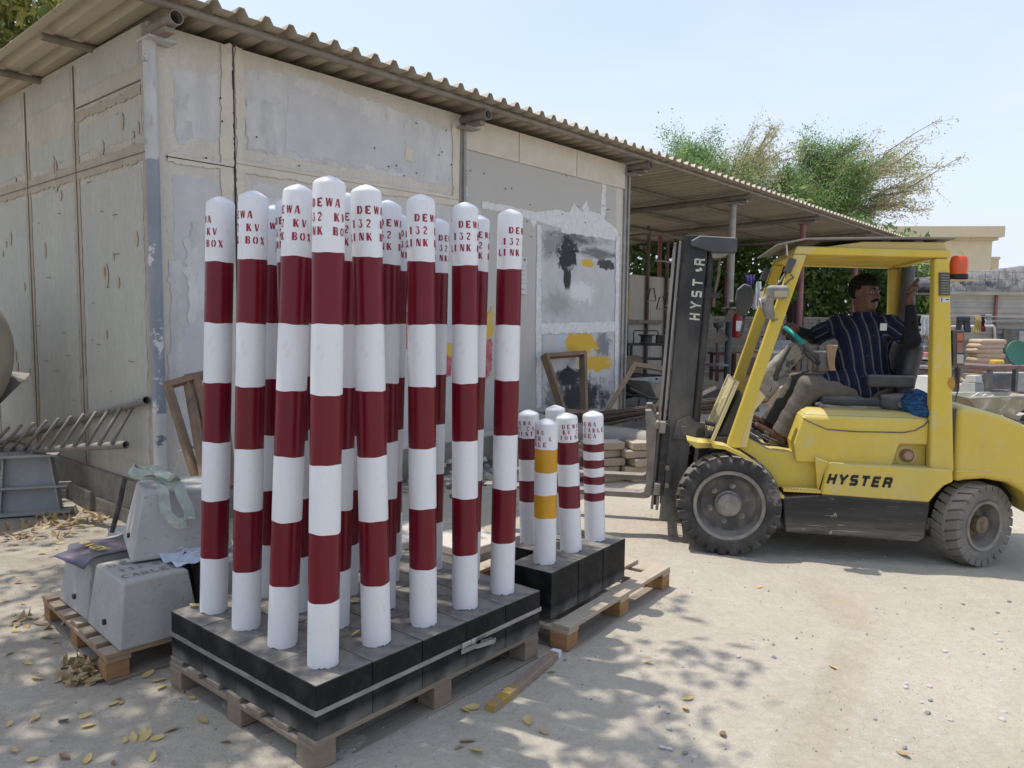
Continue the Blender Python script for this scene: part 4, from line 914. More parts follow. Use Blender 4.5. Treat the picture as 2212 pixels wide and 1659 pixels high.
hoodp = [(.43, .66), (.411, .786), (.464, .962), (.53, .968), (1.255, .968), (1.258, .812), (1.08, .810), (1.042, .66)]
pr('upper_side_panel', hoodp, .12, 1.08, yel, .012, 3)
pr('filler_recess', [(1.0, .655), (1.05, .83), (1.27, .83), (1.27, .655)], .19, 1.0, yel, .004)
mb = MB(); mb.lathe([(.045, 0), (.045, .012), (.038, .016), (.036, .035), (.028, .045), (.0001, .046)], 28, c=(1.15, .19, .728), axis=(0, -1, 0)); mb.build('filler_cap', mat('rusty_cap', (.30, .13, .09), (.36, .27, .2), rough=.8, scale=20), fl, smooth=True, autos=35)
mb = MB(); mb.lathe([(.075, 0), (.07, .006), (.05, .008)], 28, c=(1.145, .19, .723), axis=(0, -1, 0)); mb.build('filler_collar', yeld, fl, smooth=True)
# hood: loft narrowing to the top
mb = MB()
for (ua, ub, va, vb, za, zb_) in ((.464, 1.256, .118, 1.082, .962, .964),): pass
ring0 = [(.46, .118, .958), (1.258, .118, .958), (1.258, 1.082, .958), (.46, 1.082, .958)]; ring1 = [(.478, .135, .985), (1.258, .135, .985), (1.258, 1.065, .985), (.478, 1.065, .985)]; ring2 = [(.53, .215, 1.016), (1.258, .215, 1.012), (1.258, .985, 1.012), (.53, .985, 1.016)]
mb.hexa(ring0, ring1); mb.hexa([(x, y, z+.0005) for x, y, z in ring1], ring2); mb.build('hood', yel, fl, bevel=.01, seg=3)
mb = MB(); mb.tube([(.462, .1175, .962), (.54, .1175, .925), (.625, .1175, .892), (.80, .1175, .884), (1.1, .1175, .889), (1.17, .1175, .905), (1.225, .1175, .94), (1.25, .1175, .975)], .0045, 6); mb.build('hood_seam', blk, fl)
# counterweight
cwp = [(1.415, .57), (1.414, 1.035), (1.43, 1.075), (1.517, 1.071), (1.692, 1.022), (1.804, .976), (1.95, .89), (2.06, .78), (2.11, .62), (2.11, .40), (2.04, .34), (1.93, .34), (1.90, .44), (1.83, .53), (1.74, .585), (1.6, .605), (1.48, .59)]
pr('counterweight', cwp, .08, 1.12, yel, .045, 5)
pr('counterweight_foot_line', [(1.42, .648), (1.80, .658), (1.80, .664), (1.42, .654)], .0765, .12, yeld, .001)
pr('body_gap', [(1.398, .58), (1.416, .57), (1.416, 1.06), (1.398, 1.06)], .12, 1.08, blk, 0)
pr('rear_cowl', [(1.255, .80), (1.40, .80), (1.40, 1.062), (1.255, 1.02)], .14, 1.06, yel, .012)
# fender and front frame
fo_ = [(-.305, .797), (-.235, .782), (-.150, .780), (-.049, .766), (.058, .72), (.166, .650), (.253, .558), (.312, .457), (.348, .438)]
fi_ = [(.345, .42), (.300, .432), (.235, .54), (.15, .63), (.05, .697), (-.052, .742), (-.15, .748), (-.245, .742), (-.30, .785)]
for a, b in ((.02, .27), (.93, 1.18)):
    mb = MB(); n_ = len(fo_)
    for i in range(n_-1):
        j = n_-1-i; q0, q1, q2, q3 = fo_[i], fo_[i+1], fi_[j-1], fi_[j]
        mb.hexa([(q0[0], a, q0[1]), (q1[0], a, q1[1]), (q2[0], a, q2[1]), (q3[0], a, q3[1])], [(q0[0], b, q0[1]), (q1[0], b, q1[1]), (q2[0], b, q2[1]), (q3[0], b, q3[1])])
    mb.build('fender', yel, fl, smooth=True, autos=30)
pr('wheel_side_plate', [(.05, .735), (.166, .665), (.26, .57), (.33, .47), (.36, .47), (.345, .50), (.29, .70), (.22, .745), (.08, .82), (.03, .80)], .16, .24, yel, .004)
pr('floor_plate', [(.075, .818), (.20, .752), (.335, .688), (.60, .672), (.60, .655), (.33, .67), (.19, .735), (.06, .80)], .2, 1.0, plas, .002)
pr('front_frame', [(-.14, .70), (.09, .72), (.10, .80), (-.1, .80)], .2, 1.0, blk, .004)
# dash cowl: pressed cream panel with ribs
e_ = Vector((.17, 0, .45)).normalized(); nn_ = Vector((-e_.z, 0, e_.x))
mb = MB(); A_ = Vector((-.125, 0, .745))
def cw(t, v, d=0): p = A_ + e_*t + nn_*d; return (p.x, v, p.z)
mb.hexa([cw(0, .17), cw(.48, .17), cw(.48, .93), cw(0, .93)], [cw(0, .17, .02), cw(.48, .17, .02), cw(.48, .93, .02), cw(0, .93, .02)])
mb.hexa([cw(0, .93), cw(.46, .93), cw(.40, 1.06, -.03), cw(0, 1.06, -.03)], [cw(0, .93, .02), cw(.46, .93, .02), cw(.40, 1.06, -.01), cw(0, 1.06, -.01)])
for (v0, v1, t0, t1) in ((.40, .47, .06, .34), (.66, .73, .06, .40)): mb.hexa([cw(t0, v0, .02), cw(t1, v0+.02, .02), cw(t1, v1-.02, .02), cw(t0, v1, .02)], [cw(t0, v0+.01, .04), cw(t1-.03, v0+.025, .04), cw(t1-.03, v1-.025, .04), cw(t0, v1-.01, .04)])
for v in (.28, .56, .82): mb.hexa([cw(.02, v-.03, .0205), cw(.09, v-.03, .0205), cw(.12, v+.03, .0205), cw(.02, v+.03, .0205)], [cw(.02, v-.03, .0225), cw(.09, v-.03, .0225), cw(.12, v+.03, .0225), cw(.02, v+.03, .0225)], 1)
mb.build('dash_cowl', [creamy, grime], fl, bevel=.006)
pr('cowl_rear', [(-.08, .80), (.10, .80), (.13, 1.0), (.06, 1.13)], .25, .95, plas, .01)
# overhead guard
for a, b in ((.08, .15), (1.05, 1.12)):
    pr('front_pillar', [(-.03, .745), (-.028, .782), (.355, 2.066), (.437, 2.062), (.062, .80), (.055, .745)], a, b, yel, .008)
    pr('pillar_gusset', [(.05, .75), (.10, .75), (.14, 1.0), (.212, 1.105), (.155, 1.162)], a+.012, a+.024, yeld, .002)
    pr('rear_pillar', [(1.222, 2.036), (1.312, 2.034), (1.412, .642), (1.264, .655)], a, b+.025, yel, .014, 3)
    pr('guard_side_beam', [(.352, 2.067), (.372, 2.120), (1.30, 2.088), (1.318, 2.075), (1.316, 2.036), (.44, 2.063)], a-.004, b+.02, yel, .012, 3)
for (u0, u1, z0, z1) in ((.37, .44, 2.07, 2.117), (1.24, 1.305, 2.04, 2.085)): pr('guard_cross_beam', [(u0, z0), (u1, z0), (u1, z1), (u0, z1)], .15, 1.05, yel, .008)
for k in range(6): v = .26+k*.135; pr('guard_bar', [(.42, 2.075), (1.25, 2.05), (1.25, 2.085), (.42, 2.112)], v, v+.025, yel, .003)
pr('guard_top_lip', [(.545, 2.114), (.795, 2.148), (1.29, 2.140), (1.30, 2.088)], .11, .15, yeld, .004)
pr('guard_top_plate', [(.545, 2.116), (.79, 2.145), (1.285, 2.137), (1.285, 2.128), (.79, 2.134), (.55, 2.105)], .151, 1.05, yel, 0)
board = mat('roof_board', (.18, .165, .145), (.26, .235, .2), rough=.8, scale=4, dust=(.36, .32, .27), dusta=.5)
pr('rain_board', [(.24, 2.130), (.33, 2.150), (.43, 2.170), (.9, 2.172), (1.335, 2.166), (1.335, 2.155), (.9, 2.161), (.43, 2.159), (.33, 2.140), (.24, 2.120)], .05, 1.12, board, .002)
mb = MB()
for u, v in ((.95, .2), (1.15, .2), (.95, .95), (1.15, .95)): mb.box((u, v, 2.15), (.05, .06, .018))
mb.tube([(.305, .10, 2.14), (.312, .10, 2.11), (.318, .11, 2.06)], .006, 8); mb.build('board_fixings', paper, fl)
# vent, decals on the rear pillar
def slant(z): return 1.316+(1.412-1.316)*(2.03-z)/(2.03-.65)
mb = MB(); mb.prism([(1.250, 1.944), (1.313, 1.943), (1.322, 1.796), (1.258, 1.795)], .068, .082, 0)
for i in range(8): z_ = 1.925-i*.0165; mb.box((1.283+(1.944-z_)*.055, .066, z_), (.046, .008, .0065), 1)
mb.build('pillar_vent', [plas, mat('slat_pale', (.28, .26, .19), rough=.6)], fl, bevel=.002)
mb = MB(); mb.prism([(1.262, 1.782), (1.322, 1.782), (1.325, 1.752), (1.264, 1.752)], .0775, .0785, 0); mb.box((1.277, .0765, 1.768), (.006, .002, .02), 1); mb.box((1.31, .0765, 1.77), (.02, .002, .006), 1); mb.build('pillar_decal', [paper, inkm], fl)
mb = MB(); patch = jag([(1.345, 1.26), (1.375, 1.27), (1.385, 1.22), (1.372, 1.18), (1.352, 1.20), (1.338, 1.23)], .006, .02, 5); patch_tris(mb, patch, 0, .0, False, lambda x, z, o: (x, .0785, z)); mb.build('rust_blotch', mat('rust_ochre', (.42, .23, .05), rough=.8), fl)
# beacon and tail lamp
mb = MB(); mb.lathe([(.058, 0), (.056, .03), (.052, .032), (.053, .06), (.055, .10), (.050, .135), (.04, .148), (.0001, .15)], 32, c=(1.392, .15, 1.905), mis=[1, 1, 0, 0, 0, 0, 0]); be = mb.build('beacon_lamp', [orange, blk], fl, smooth=True, autos=40)
mb = MB(); mb.box((1.40, .16, 1.898), (.19, .10, .006)); mb.build('beacon_bracket', yeld, fl)
mb = MB(); mb.prism([(1.372, 1.573), (1.445, 1.574), (1.458, 1.342), (1.389, 1.34)], .14, .22); tl = mb.build('tail_lamp', plas, fl, bevel=.006)
for (z0, z1, m_) in ((1.505, 1.555, lens_o), (1.425, 1.495, lens_r), (1.355, 1.415, lens_w)): pr('lens', [(1.396+(1.57-z1)*.06, z1), (1.436+(1.57-z1)*.06, z1), (1.436+(1.57-z0)*.06, z0), (1.396+(1.57-z0)*.06, z0)], .133, .15, m_, .003, parent=tl)
mb = MB(); mb.tube([(1.42, .15, 1.34), (1.43, .14, 1.22), (1.41, .13, 1.10)], .004, 6); mb.build('lamp_cable', blk, fl)
# lettering on the side panel: heavy slanted capitals
LOGO = {'H': [((.1, 0), (.1, 1)), ((.75, 0), (.75, 1)), ((.1, .5), (.75, .5))], 'Y': [((.02, 1), (.40, .48)), ((.84, 1), (.46, .48)), ((.43, .56), (.43, 0))],
        'S': [((.8, .9), (.1, .9)), ((.12, .95), (.12, .5)), ((.1, .5), (.78, .5)), ((.75, .5), (.75, .05)), ((.05, .1), (.8, .1))], 'T': [((.0, .9), (.85, .9)), ((.42, .9), (.42, 0))],
        'E': [((.12, 0), (.12, 1)), ((.1, .9), (.8, .9)), ((.1, .5), (.72, .5)), ((.1, .1), (.8, .1))], 'R': [((.12, 0), (.12, 1)), ((.1, .9), (.78, .9)), ((.75, .92), (.75, .5)), ((.1, .48), (.78, .48)), ((.7, .48), (.78, 0))]}
def logo(mb, txt, place, h, pitch, th=.2, shear=.22, wx=.8):
    for i, ch in enumerate(txt):
        for (a, b) in LOGO.get(ch, []):
            d = Vector((b[0]-a[0], b[1]-a[1])).normalized(); n_ = Vector((-d.y, d.x))*th/2
            q_ = [(a[0]-n_.x, a[1]-n_.y), (b[0]-n_.x, b[1]-n_.y), (b[0]+n_.x, b[1]+n_.y), (a[0]+n_.x, a[1]+n_.y)]
            mb.add([place(i*pitch+(p[0]*wx+p[1]*shear)*h, p[1]*h) for p in q_], [(0, 1, 2, 3)])
mb = MB(); logo(mb, 'HYSTER', lambda x, y: (.620+x, .0485, .534+y-.022*x), .068, .0695, .31, .24, .84); mb.build('side_lettering', hyst, fl)

# mast
TL_ = .0594
def mz(z): return (z-.15)*TL_                 # rearward lean
def mastp(u0, u1, z0, z1): return [(u0+mz(z0), z0), (u1+mz(z0), z0), (u1+mz(z1), z1), (u0+mz(z1), z1)]
ma = new_obj('mast', None, fl)
for s_, (a, b) in enumerate(((.28, .37), (.83, .92))):
    mb = MB(); mb.prism(mastp(-.478, -.31, .15, 2.22), (a if s_ == 0 else b-.022), (a+.022 if s_ == 0 else b)); mb.prism(mastp(-.478, -.455, .15, 2.22), a+.0005, b-.0005); mb.prism(mastp(-.333, -.31, .15, 2.219), a+.0005, b-.0005); mb.build('outer_rail', blk, ma, bevel=.003)
    for (u0, u1, zt_, vi) in ((-.512, -.492, 2.185, .035), (-.548, -.528, 2.175, .055)):
        mb = MB(); vv = a+vi if s_ == 0 else b-vi-.03; mb.prism(mastp(u0, u1, .22, zt_), vv, vv+.03); mb.build('inner_rail', bare, ma, bevel=.003)
    mb = MB(); vv = a+.05 if s_ == 0 else b-.09; mb.prism(mastp(-.53, -.49, .25, 2.17), vv+.03, vv+.04); mb.build('rail_web', blk, ma)
for z0, z1 in ((2.10, 2.19), (1.5, 1.56), (.28, .40)): pr('cross_member', mastp(-.40, -.37, z0, z1), .30, .90, blk, .004, parent=ma)
mb = MB(); k = 0
for v in (.46, .74):
    for i in range(70): z_ = .5+i*.022; mb.box((-.52+mz(z_), v, z_), (.012, .02 if i % 2 else .013, .018))
mb.build('lift_chain', chain_m, ma)
for v in (.335, .865):
    mb = MB(); mb.tube([(-.283+mz(.75), v, .75), (-.283+mz(1.78), v, 1.78)], .034, 18); mb.tube([(-.283+mz(1.78), v, 1.78), (-.283+mz(1.86), v, 1.86)], .044, 18); mb.tube([(-.283+mz(1.86), v, 1.86), (-.283+mz(2.12), v, 2.12)], .026, 16); mb.box((-.262+mz(1.80), v, 1.80), (.13, .07, .035)); mb.build('lift_cylinder', blk, ma, smooth=True, autos=40)
mb = MB(); mb.tube([(-.225+mz(2.1), .33, 2.1), (-.215+mz(1.95), .33, 1.95), (-.235+mz(1.8), .33, 1.8), (-.23+mz(1.72), .33, 1.72)], .011, 8); mb.build('hydraulic_hose', mat('hose', (.2, .13, .1), (.12, .09, .07), rough=.8, scale=40), ma, smooth=True)
mb = MB(); mb.prism([(-.311, 2.178), (-.25, 2.212), (-.01, 2.197), (.004, 2.185), (.004, 2.098), (-.01, 2.092), (-.16, 2.095), (-.311, 2.143)], .235, .345); mb.build('hose_guide_cover', plas, ma, bevel=.012, seg=3)
mb = MB(); mb.prism([(-.17, 2.096), (-.05, 2.096), (-.06, 2.075), (-.13, 2.055), (-.16, 2.06)], .26, .40); mb.build('cover_bracket', bare, ma, bevel=.006)
mb = MB()
def mp_(x, y):                        # lettering runs up the rail, letter tops to the front
    z_ = 1.62+x; return (-.322+mz(z_)-y+.0, .2785, z_)
logo(mb, 'HYST', mp_, .072, .080, .2, .1, .75)
for q_ in ([(.345, .03), (.362, .03), (.36, .06), (.345, .055)], [(.352, .01), (.375, .022), (.37, .034), (.35, .024)]): mb.add([mp_(*p) for p in q_], [(0, 1, 2, 3)])
LOG2 = mb; logo(mb, 'R', lambda x, y: mp_(x+.385, y), .072, .08, .2, .1, .75); mb.build('worn_mast_lettering', mastl, ma)
mb = MB(); mb.prism([(-.40, .76), (-.17, .76), (-.17, .885), (-.24, .893), (-.275, .93), (-.31, .93), (-.37, .89)], .262, .281); mb.prism([(-.34, .79), (-.30, .79), (-.30, .86), (-.34, .86)], .255, .2625); mb.build('mast_bracket', blk, ma, bevel=.008)
mb = MB(); mb.tube([(-.19, .30, .812), (-.09, .30, .79), (-.02, .30, .765)], .03, 16); mb.tube([(-.19, .262, .812), (-.19, .34, .812)], .045, 20); mb.tube([(-.02, .30, .765), (.1, .30, .735)], .016, 12); mb.tube([(-.17, .33, .885), (-.08, .33, .868)], .018, 12); mb.build('tilt_cylinder', blk, fl, smooth=True, autos=40)
# carriage and forks
ca = new_obj('fork_carriage', None, fl)
for z0, z1 in ((.80, .885), (.345, .43)): pr('carriage_bar', [(-.535+mz(z0), z0), (-.49+mz(z0), z0), (-.49+mz(z1), z1), (-.535+mz(z1), z1)], .26, .94, bare, .006, parent=ca)
for v in (.27, .40, .78, .90): pr('carriage_plate', [(-.50, .335), (-.455, .342), (-.42, .85), (-.438, .875), (-.47, .87)], v, v+.025, blk2, .005, parent=ca)
for v0, v1, dz in ((.30, .41, 0), (.80, .91, .03)):
    z_ = .315+dz
    mb = MB(); sec = [(-.600, .96), (-.555, .96), (-.525, .90), (-.510, .86), (-.530, z_+.06), (-.537, z_+.02), (-.555, z_), (-.585, z_-.008), (-1.0, z_-.004), (-1.4, z_+.008), (-1.79, z_+.032), (-1.81, z_+.036), (-1.79, z_+.040), (-1.4, z_+.036), (-.62, z_+.036), (-.592, z_+.046), (-.580, z_+.08), (-.578, .6)]
    mb.prism(sec, v0, v1); mb.build('fork', forkm, ca, bevel=.006, seg=2)
mb = MB(); mb.prism([(-.56, .87), (-.50, .885), (-.46, .85), (-.47, .82), (-.52, .83)], .295, .415); mb.prism([(-.56, .87), (-.50, .885), (-.46, .85), (-.47, .82), (-.52, .83)], .795, .915); mb.build('fork_hook', bare, ca, bevel=.008)
for z_ in (.42, .55): MB().tube([(-.43, .29, z_), (-.43, .25, z_)], .016, 10).build('carriage_roller', bare, ca)

# lamps on the front pillars
def headlamp(u, v, z, flip):
    e = new_obj('headlamp', None, fl); e.location = (u, v, z)
    P_ = lambda Q: rbox(Q, (0, 0, 0), (.075, .06, .05), .025) + .35*np.maximum(0, Q[0])*0
    f = lambda Q: smin(rbox(Q, (.015, 0, .045), (.068, .06, .045), .026), cone(Q, (-.05, 0, -.02), (-.03, 0, -.10), .042, .036), .03)
    V_, F_ = nets(f, (-.13, -.09, -.17), (.13, .09, .12), .008)
    o = np_mesh('lamp_housing', V_, F_, mat('lamp_grey', (.16, .155, .145), (.24, .225, .2), rough=.7, scale=9, dust=(.5, .46, .4), dusta=.8) if not flip else plas, e, smooth=True)
    MB().box((.03, -.062, .03), (.085, .006, .035)).build('lamp_lens', mat('lens_cream', (.42, .37, .24), (.36, .32, .2), rough=.35), e, bevel=.003)
    MB().lathe([(.038, 0), (.04, .008), (.028, .012), (.0001, .004)], 20, c=(-.085, 0, -.03), axis=(-1, 0, -.2)).build('lamp_glass', lens_w, e, smooth=True)
    MB().tube([(-.03, 0, -.09), (.0, .03, -.14), (.03, .08, -.13)], .012, 8).build('lamp_bracket', bare, e, smooth=True)
    MB().tube([(.0, .02, .08), (.04, .05, .12), (.07, .08, .17), (.09, .09, .22)], .007, 8).build('lamp_cable', blk, e, smooth=True)
headlamp(.235, .015, 1.765, False)
e2 = new_obj('side_mirror', None, fl)
mb = MB(); mb.prism([(.095, 1.875), (.15, 1.925), (.20, 1.905), (.225, 1.85), (.225, 1.77), (.17, 1.66), (.11, 1.66), (.085, 1.79)], 1.13, 1.20); mb.build('mirror_shell', plas, e2, bevel=.012, seg=3)
mb = MB(); mb.tube([(.16, 1.16, 1.66), (.15, 1.12, 1.60), (.13, 1.1, 1.5)], .012, 8); mb.lathe([(.03, 0), (.034, .03), (.0001, .035)], 16, c=(.07, 1.16, 1.76), axis=(-1, 0, 0)); mb.build('mirror_arm', blk, e2, smooth=True, autos=40)
for (u, v, z_) in ((.335, .075, 1.99), (.30, 1.05, 1.99)):
    mb = MB(); mb.bar((u-.02, v, z_-.045), (u+.015, v, z_+.045), .05, .045); mb.tube([(u, v-.03, z_-.06), (u+.02, v-.02, z_-.08), (u-.01, v-.02, z_-.10), (u-.035, v, z_-.13)], .007, 8); mb.build('connector_box', plas, fl, bevel=.004)
# steering column, wheel, levers, seat
V_, F_ = nets(lambda Q: smin(rbox(Q, (0, 0, 0), (.17, .075, .065), .03, np.array([[.72, 0, .69], [0, 1, 0], [-.69, 0, .72]])), rbox(Q, (-.13, 0, -.18), (.10, .09, .085), .03, np.array([[.6, 0, .8], [0, 1, 0], [-.8, 0, .6]])), .03) + wob(Q, 34, .006, 2), (-.32, -.14, -.36), (.22, .14, .22), .010)
o = np_mesh('column_shroud', V_, F_, shroud, fl, smooth=True); o.location = (.39, .62, 1.31)
sw = new_obj('steering_wheel', None, fl); sw.location = (.52, .62, 1.443); sw.rotation_euler = (0, math.radians(46.5), 0)
mb = MB(); pts = [(.177*math.cos(t), .177*math.sin(t), 0) for t in np.linspace(0, 2*math.pi, 40, endpoint=False)]
mb.tube(pts, .0145, 10, closed=True); mb.build('rim', plas, sw, smooth=True)
mb = MB(); pts = [(.177*math.cos(t), .177*math.sin(t), 0) for t in np.linspace(math.radians(182), math.radians(262), 16)]; mb.tube(pts, .0175, 10); mb.build('rim_cover', teal, sw, smooth=True)
mb = MB(); mb.lathe([(.03, -.09), (.045, -.03), (.05, .0), (.04, .02), (.0001, .025)], 20); mb.build('boss', plas, sw, smooth=True, autos=45)
for a in (80, 200, 320): MB().bar((.03*math.cos(math.radians(a)), .03*math.sin(math.radians(a)), 0), (.17*math.cos(math.radians(a)), .17*math.sin(math.radians(a)), 0), .03, .01, up=(0, 0, 1)).build('spoke', plas, sw, bevel=.003)
MB().tube([(.44, .52, 1.22), (.50, .50, 1.245), (.56, .50, 1.27)], .008, 8).build('column_lever', blk, fl, smooth=True)
mb = MB(); mb.tube([(.27, .95, 1.50), (.36, .95, 1.52), (.395, .95, 1.56), (.40, .95, 1.64), (.385, .95, 1.68), (.35, .95, 1.69)], .012, 10); mb.build('grab_handle', blk, fl, smooth=True)
mb = MB(); mb.tube([(.42, .55, 1.44), (.36, .55, 1.30), (.30, .55, 1.1)], .02, 10); mb.build('column_tube', blk, fl, smooth=True)
mb = MB(); mb.box((.22, .42, .79), (.13, .09, .012), rot=Matrix.Rotation(math.radians(28), 3, 'Y')); mb.box((.20, .72, .82), (.12, .09, .012), rot=Matrix.Rotation(math.radians(30), 3, 'Y')); mb.build('pedals', blk2, fl, bevel=.003)
seat = new_obj('seat', None, fl)
def soft(name, f, lo, hi, h, m_, parent): V_, F_ = nets(f, lo, hi, h); return np_mesh(name, V_, F_, m_, parent, smooth=True)
soft('seat_cushion', lambda Q: rbox(Q, (.86, .62, 1.055), (.24, .24, .045), .04)+wob(Q, 22, .004), (.58, .34, .98), (1.14, .9, 1.14), .014, vinyl, seat)
RB = np.array([[.985, 0, -.17], [0, 1, 0], [.17, 0, .985]])
soft('seat_back', lambda Q: smin(rbox(Q, (1.215, .62, 1.28), (.055, .235, .21), .05, RB), ell(Q, (1.225, .62, 1.36), (.07, .18, .15)), .04)+wob(Q, 18, .005, 3), (1.05, .34, 1.0), (1.4, .9, 1.58), .014, vinyl, seat)
soft('armrest', lambda Q: rbox(Q, (1.068, .345, 1.213), (.155, .033, .043), .022)+wob(Q, 25, .003, 1), (.89, .29, 1.14), (1.25, .4, 1.28), .009, vinyl, seat)
soft('hinge_cover', lambda Q: smin(ell(Q, (1.14, .38, 1.05), (.10, .05, .075)), rbox(Q, (1.10, .40, 1.07), (.09, .04, .05), .03), .03), (.98, .3, .95), (1.27, .48, 1.16), .010, plas, seat)
mb = MB(); mb.box((.84, .62, 1.035), (.50, .46, .02)); mb.box((.84, .40, 1.022), (.46, .03, .018)); mb.box((.84, .84, 1.022), (.46, .03, .018)); mb.bar((.62, .385, 1.03), (.95, .385, 1.0), .02, .02); mb.tube([(.59, .4, 1.035), (.63, .4, 1.04)], .014, 8); mb.build('seat_rails', bare, seat, bevel=.003)
mb = MB(); mb.tube([(1.14, .328, 1.055), (1.14, .318, 1.055)], .022, 16); mb.build('hinge_knob', bare, seat)
mb = MB(); mb.tube([(1.335, 1.0, 1.0), (1.33, 1.0, 1.75), (1.335, 1.0, 2.04)], [.05, .048, .046], 20); mb.build('air_intake_pipe', plas, fl, smooth=True, autos=40)
# blue cloth lying behind the seat
clothb = mat('blue_woven_cloth', (.02, .10, .24), (.012, .03, .08), rough=.9, scale=26, stretch=(1, 1, 3.2), lo=.44, hi=.56, bump=.004, bscale=60)
V_, F_ = nets(lambda Q: smin(ell(Q, (0, 0, .06), (.10, .15, .10)), smin(ell(Q, (.05, -.02, .02), (.12, .17, .05)), ell(Q, (.18, -.08, .012), (.13, .05, .022)), .04), .05)+wob(Q, 42, .010, 1)+wob(Q, 90, .004, 4), (-.2, -.25, -.02), (.36, .22, .22), .0095)
o = np_mesh('blue_cloth', V_, F_, clothb, smooth=True); o.location = fk(1.235, .30, 1.0); o.rotation_euler = (0, 0, -TH)
tag(o, 'crumpled blue patterned cloth stuffed behind the forklift seat', 'cloth')
# ================================================================ DRIVER (built in the forklift's frame)
PB = np.array([1.0, .62, 1.08])
skin = mat('skin_brown', (.115, .058, .037), (.092, .045, .028), rough=.5, scale=30, spec=.35, bump=.0006, bscale=120)
hairm = mat('hair_black', (.008, .007, .007), (.016, .014, .013), rough=.7, spec=.08, scale=60, stretch=(1, 1, .4), bump=.002, bscale=140)
lipm = mat('lip', (.12, .045, .035), rough=.45); eyew = mat('eye_white', (.42, .38, .34), rough=.3); eyed = mat('eye_dark', (.012, .008, .006), rough=.2); nailm = skin
trous = mat('taupe_trousers', (.125, .112, .095), (.095, .085, .072), rough=.9, scale=9, bump=.002, bscale=200, dust=(.24, .215, .18), dusta=.4)
slv = mat('black_sleeve', (.006, .006, .008), (.010, .010, .012), rough=.85, scale=30)
sandm = mat('dark_sandal', (.045, .042, .045), (.08, .075, .07), rough=.8, scale=14, dust=(.3, .27, .23), dusta=.6)

# joints
RSH, LSH = (.80, .735, 1.605), (1.085, .50, 1.605)
REL, RWR = (.655, .885, 1.505), (.500, .745, 1.556)
LEL, LWR = (1.185, .325, 1.500), (1.178, .372, 1.735)
HIP = (1.01, .62, 1.14); LHIP, RHIP = (.985, .52, 1.135), (.985, .715, 1.135)
LKN, RKN = (.555, .455, 1.150), (.545, .74, 1.175)
LAN, RAN = (.375, .455, .815), (.33, .75, .865)
HC = np.array([.935, .575, 1.824])                      # head centre
hf = np.array([.64, -.765, -.06]); hf /= np.linalg.norm(hf); hs = np.cross(np.array([.02, .0, 1.]), hf); hs /= np.linalg.norm(hs); hu = np.cross(hf, hs)
HR = np.stack([hf, hs, hu])                             # local: x forward, y to the figure's left, z up
def hp(x, y, z): return HC + hf*x + hs*y + hu*z
def head(P):
    R = HR
    d = ell(P, hp(-.012, 0, .028), (.098, .078, .096), R)
    d = smin(d, ell(P, hp(.022, 0, -.045), (.072, .062, .082), R), .035)
    d = smin(d, ell(P, hp(.050, 0, -.088), (.036, .036, .028), R), .025)          # chin
    for s in (-1, 1):
        d = smin(d, ell(P, hp(.050, s*.042, -.022), (.026, .022, .022), R), .02)     # cheek
        d = smin(d, ell(P, hp(.076, s*.028, .030), (.012, .026, .009), R), .014)      # brow
        d = smax(d, -ell(P, hp(.092, s*.030, .010), (.022, .019, .012), R), .012)    # socket
        d = smin(d, ell(P, hp(.068, s*.030, .010), (.014, .016, .012), R), .004)     # eyeball and lids
        e = ell(P, hp(-.008, s*.080, .000), (.020, .010, .032), R); e = smax(e, -ell(P, hp(-.002, s*.090, .002), (.010, .007, .019), R), .004); d = smin(d, e, .008)
    d = smin(d, cone(P, hp(.082, 0, .024), hp(.106, 0, -.018), .008, .0125), .012)   # nose
    for s in (-1, 1): d = smin(d, ell(P, hp(.093, s*.011, -.022), (.011, .009, .008), R), .008)
    d = smin(d, ell(P, hp(.085, 0, -.052), (.010, .022, .006), R), .006); d = smin(d, ell(P, hp(.083, 0, -.064), (.010, .020, .007), R), .006)
    d = smax(d, -ell(P, hp(.094, 0, -.058), (.008, .022, .0018), R), .003)
    d = smin(d, cone(P, hp(-.022, 0, -.06), (.945, .605, 1.66), .056, .060), .03)
    d = smin(d, cone(P, (.945, .605, 1.68), (.955, .62, 1.60), .060, .085), .03)
    return d
def chain(P, pts, rs, k=.006):
    d = cone(P, pts[0], pts[1], rs[0], rs[1])
    for i in range(1, len(pts)-1): d = smin(d, cone(P, pts[i], pts[i+1], rs[i], rs[i+1]), k)
    return d
def hand(P, wr, palm, ax, sd, up_, curl, thumb, ln=(.042, .030, .022)):
    # palm: centre; ax: towards the finger roots; sd: across the knuckles (index side +); up_: the way the fingers curl
    wr, palm, ax, sd, up_ = [np.array(q_, float) for q_ in (wr, palm, ax, sd, up_)]
    Rm = np.stack([ax, sd, np.cross(ax, sd)])
    d = rbox(P, palm, (.045, .038, .014), .013, Rm); d = smin(d, cone(P, wr, palm-ax*.02, .025, .022), .02)
    for i, (off, sc_) in enumerate(((.030, .95), (.010, 1.05), (-.011, 1.0), (-.030, .82))):
        p = palm + ax*.042 + sd*off; pts = [p-ax*.01]; a = curl[i][0]
        pts.append(p)
        for k in range(3):
            p = p + (ax*math.cos(a)+up_*math.sin(a))*ln[k]*sc_; pts.append(p)
            a += curl[i][1]
        d = smin(d, chain(P, pts, [.0095, .0098, .0090, .0082, .0070], .003), .004)
    t0 = palm - ax*.012 + sd*.034; p1 = t0 + np.array(thumb[0]); p2 = p1 + np.array(thumb[1])
    return smin(d, chain(P, [palm-ax*.02+sd*.02, t0, p1, p2], [.013, .0125, .0105, .0085], .003), .008)
LH = (1.178, .378, 1.795)
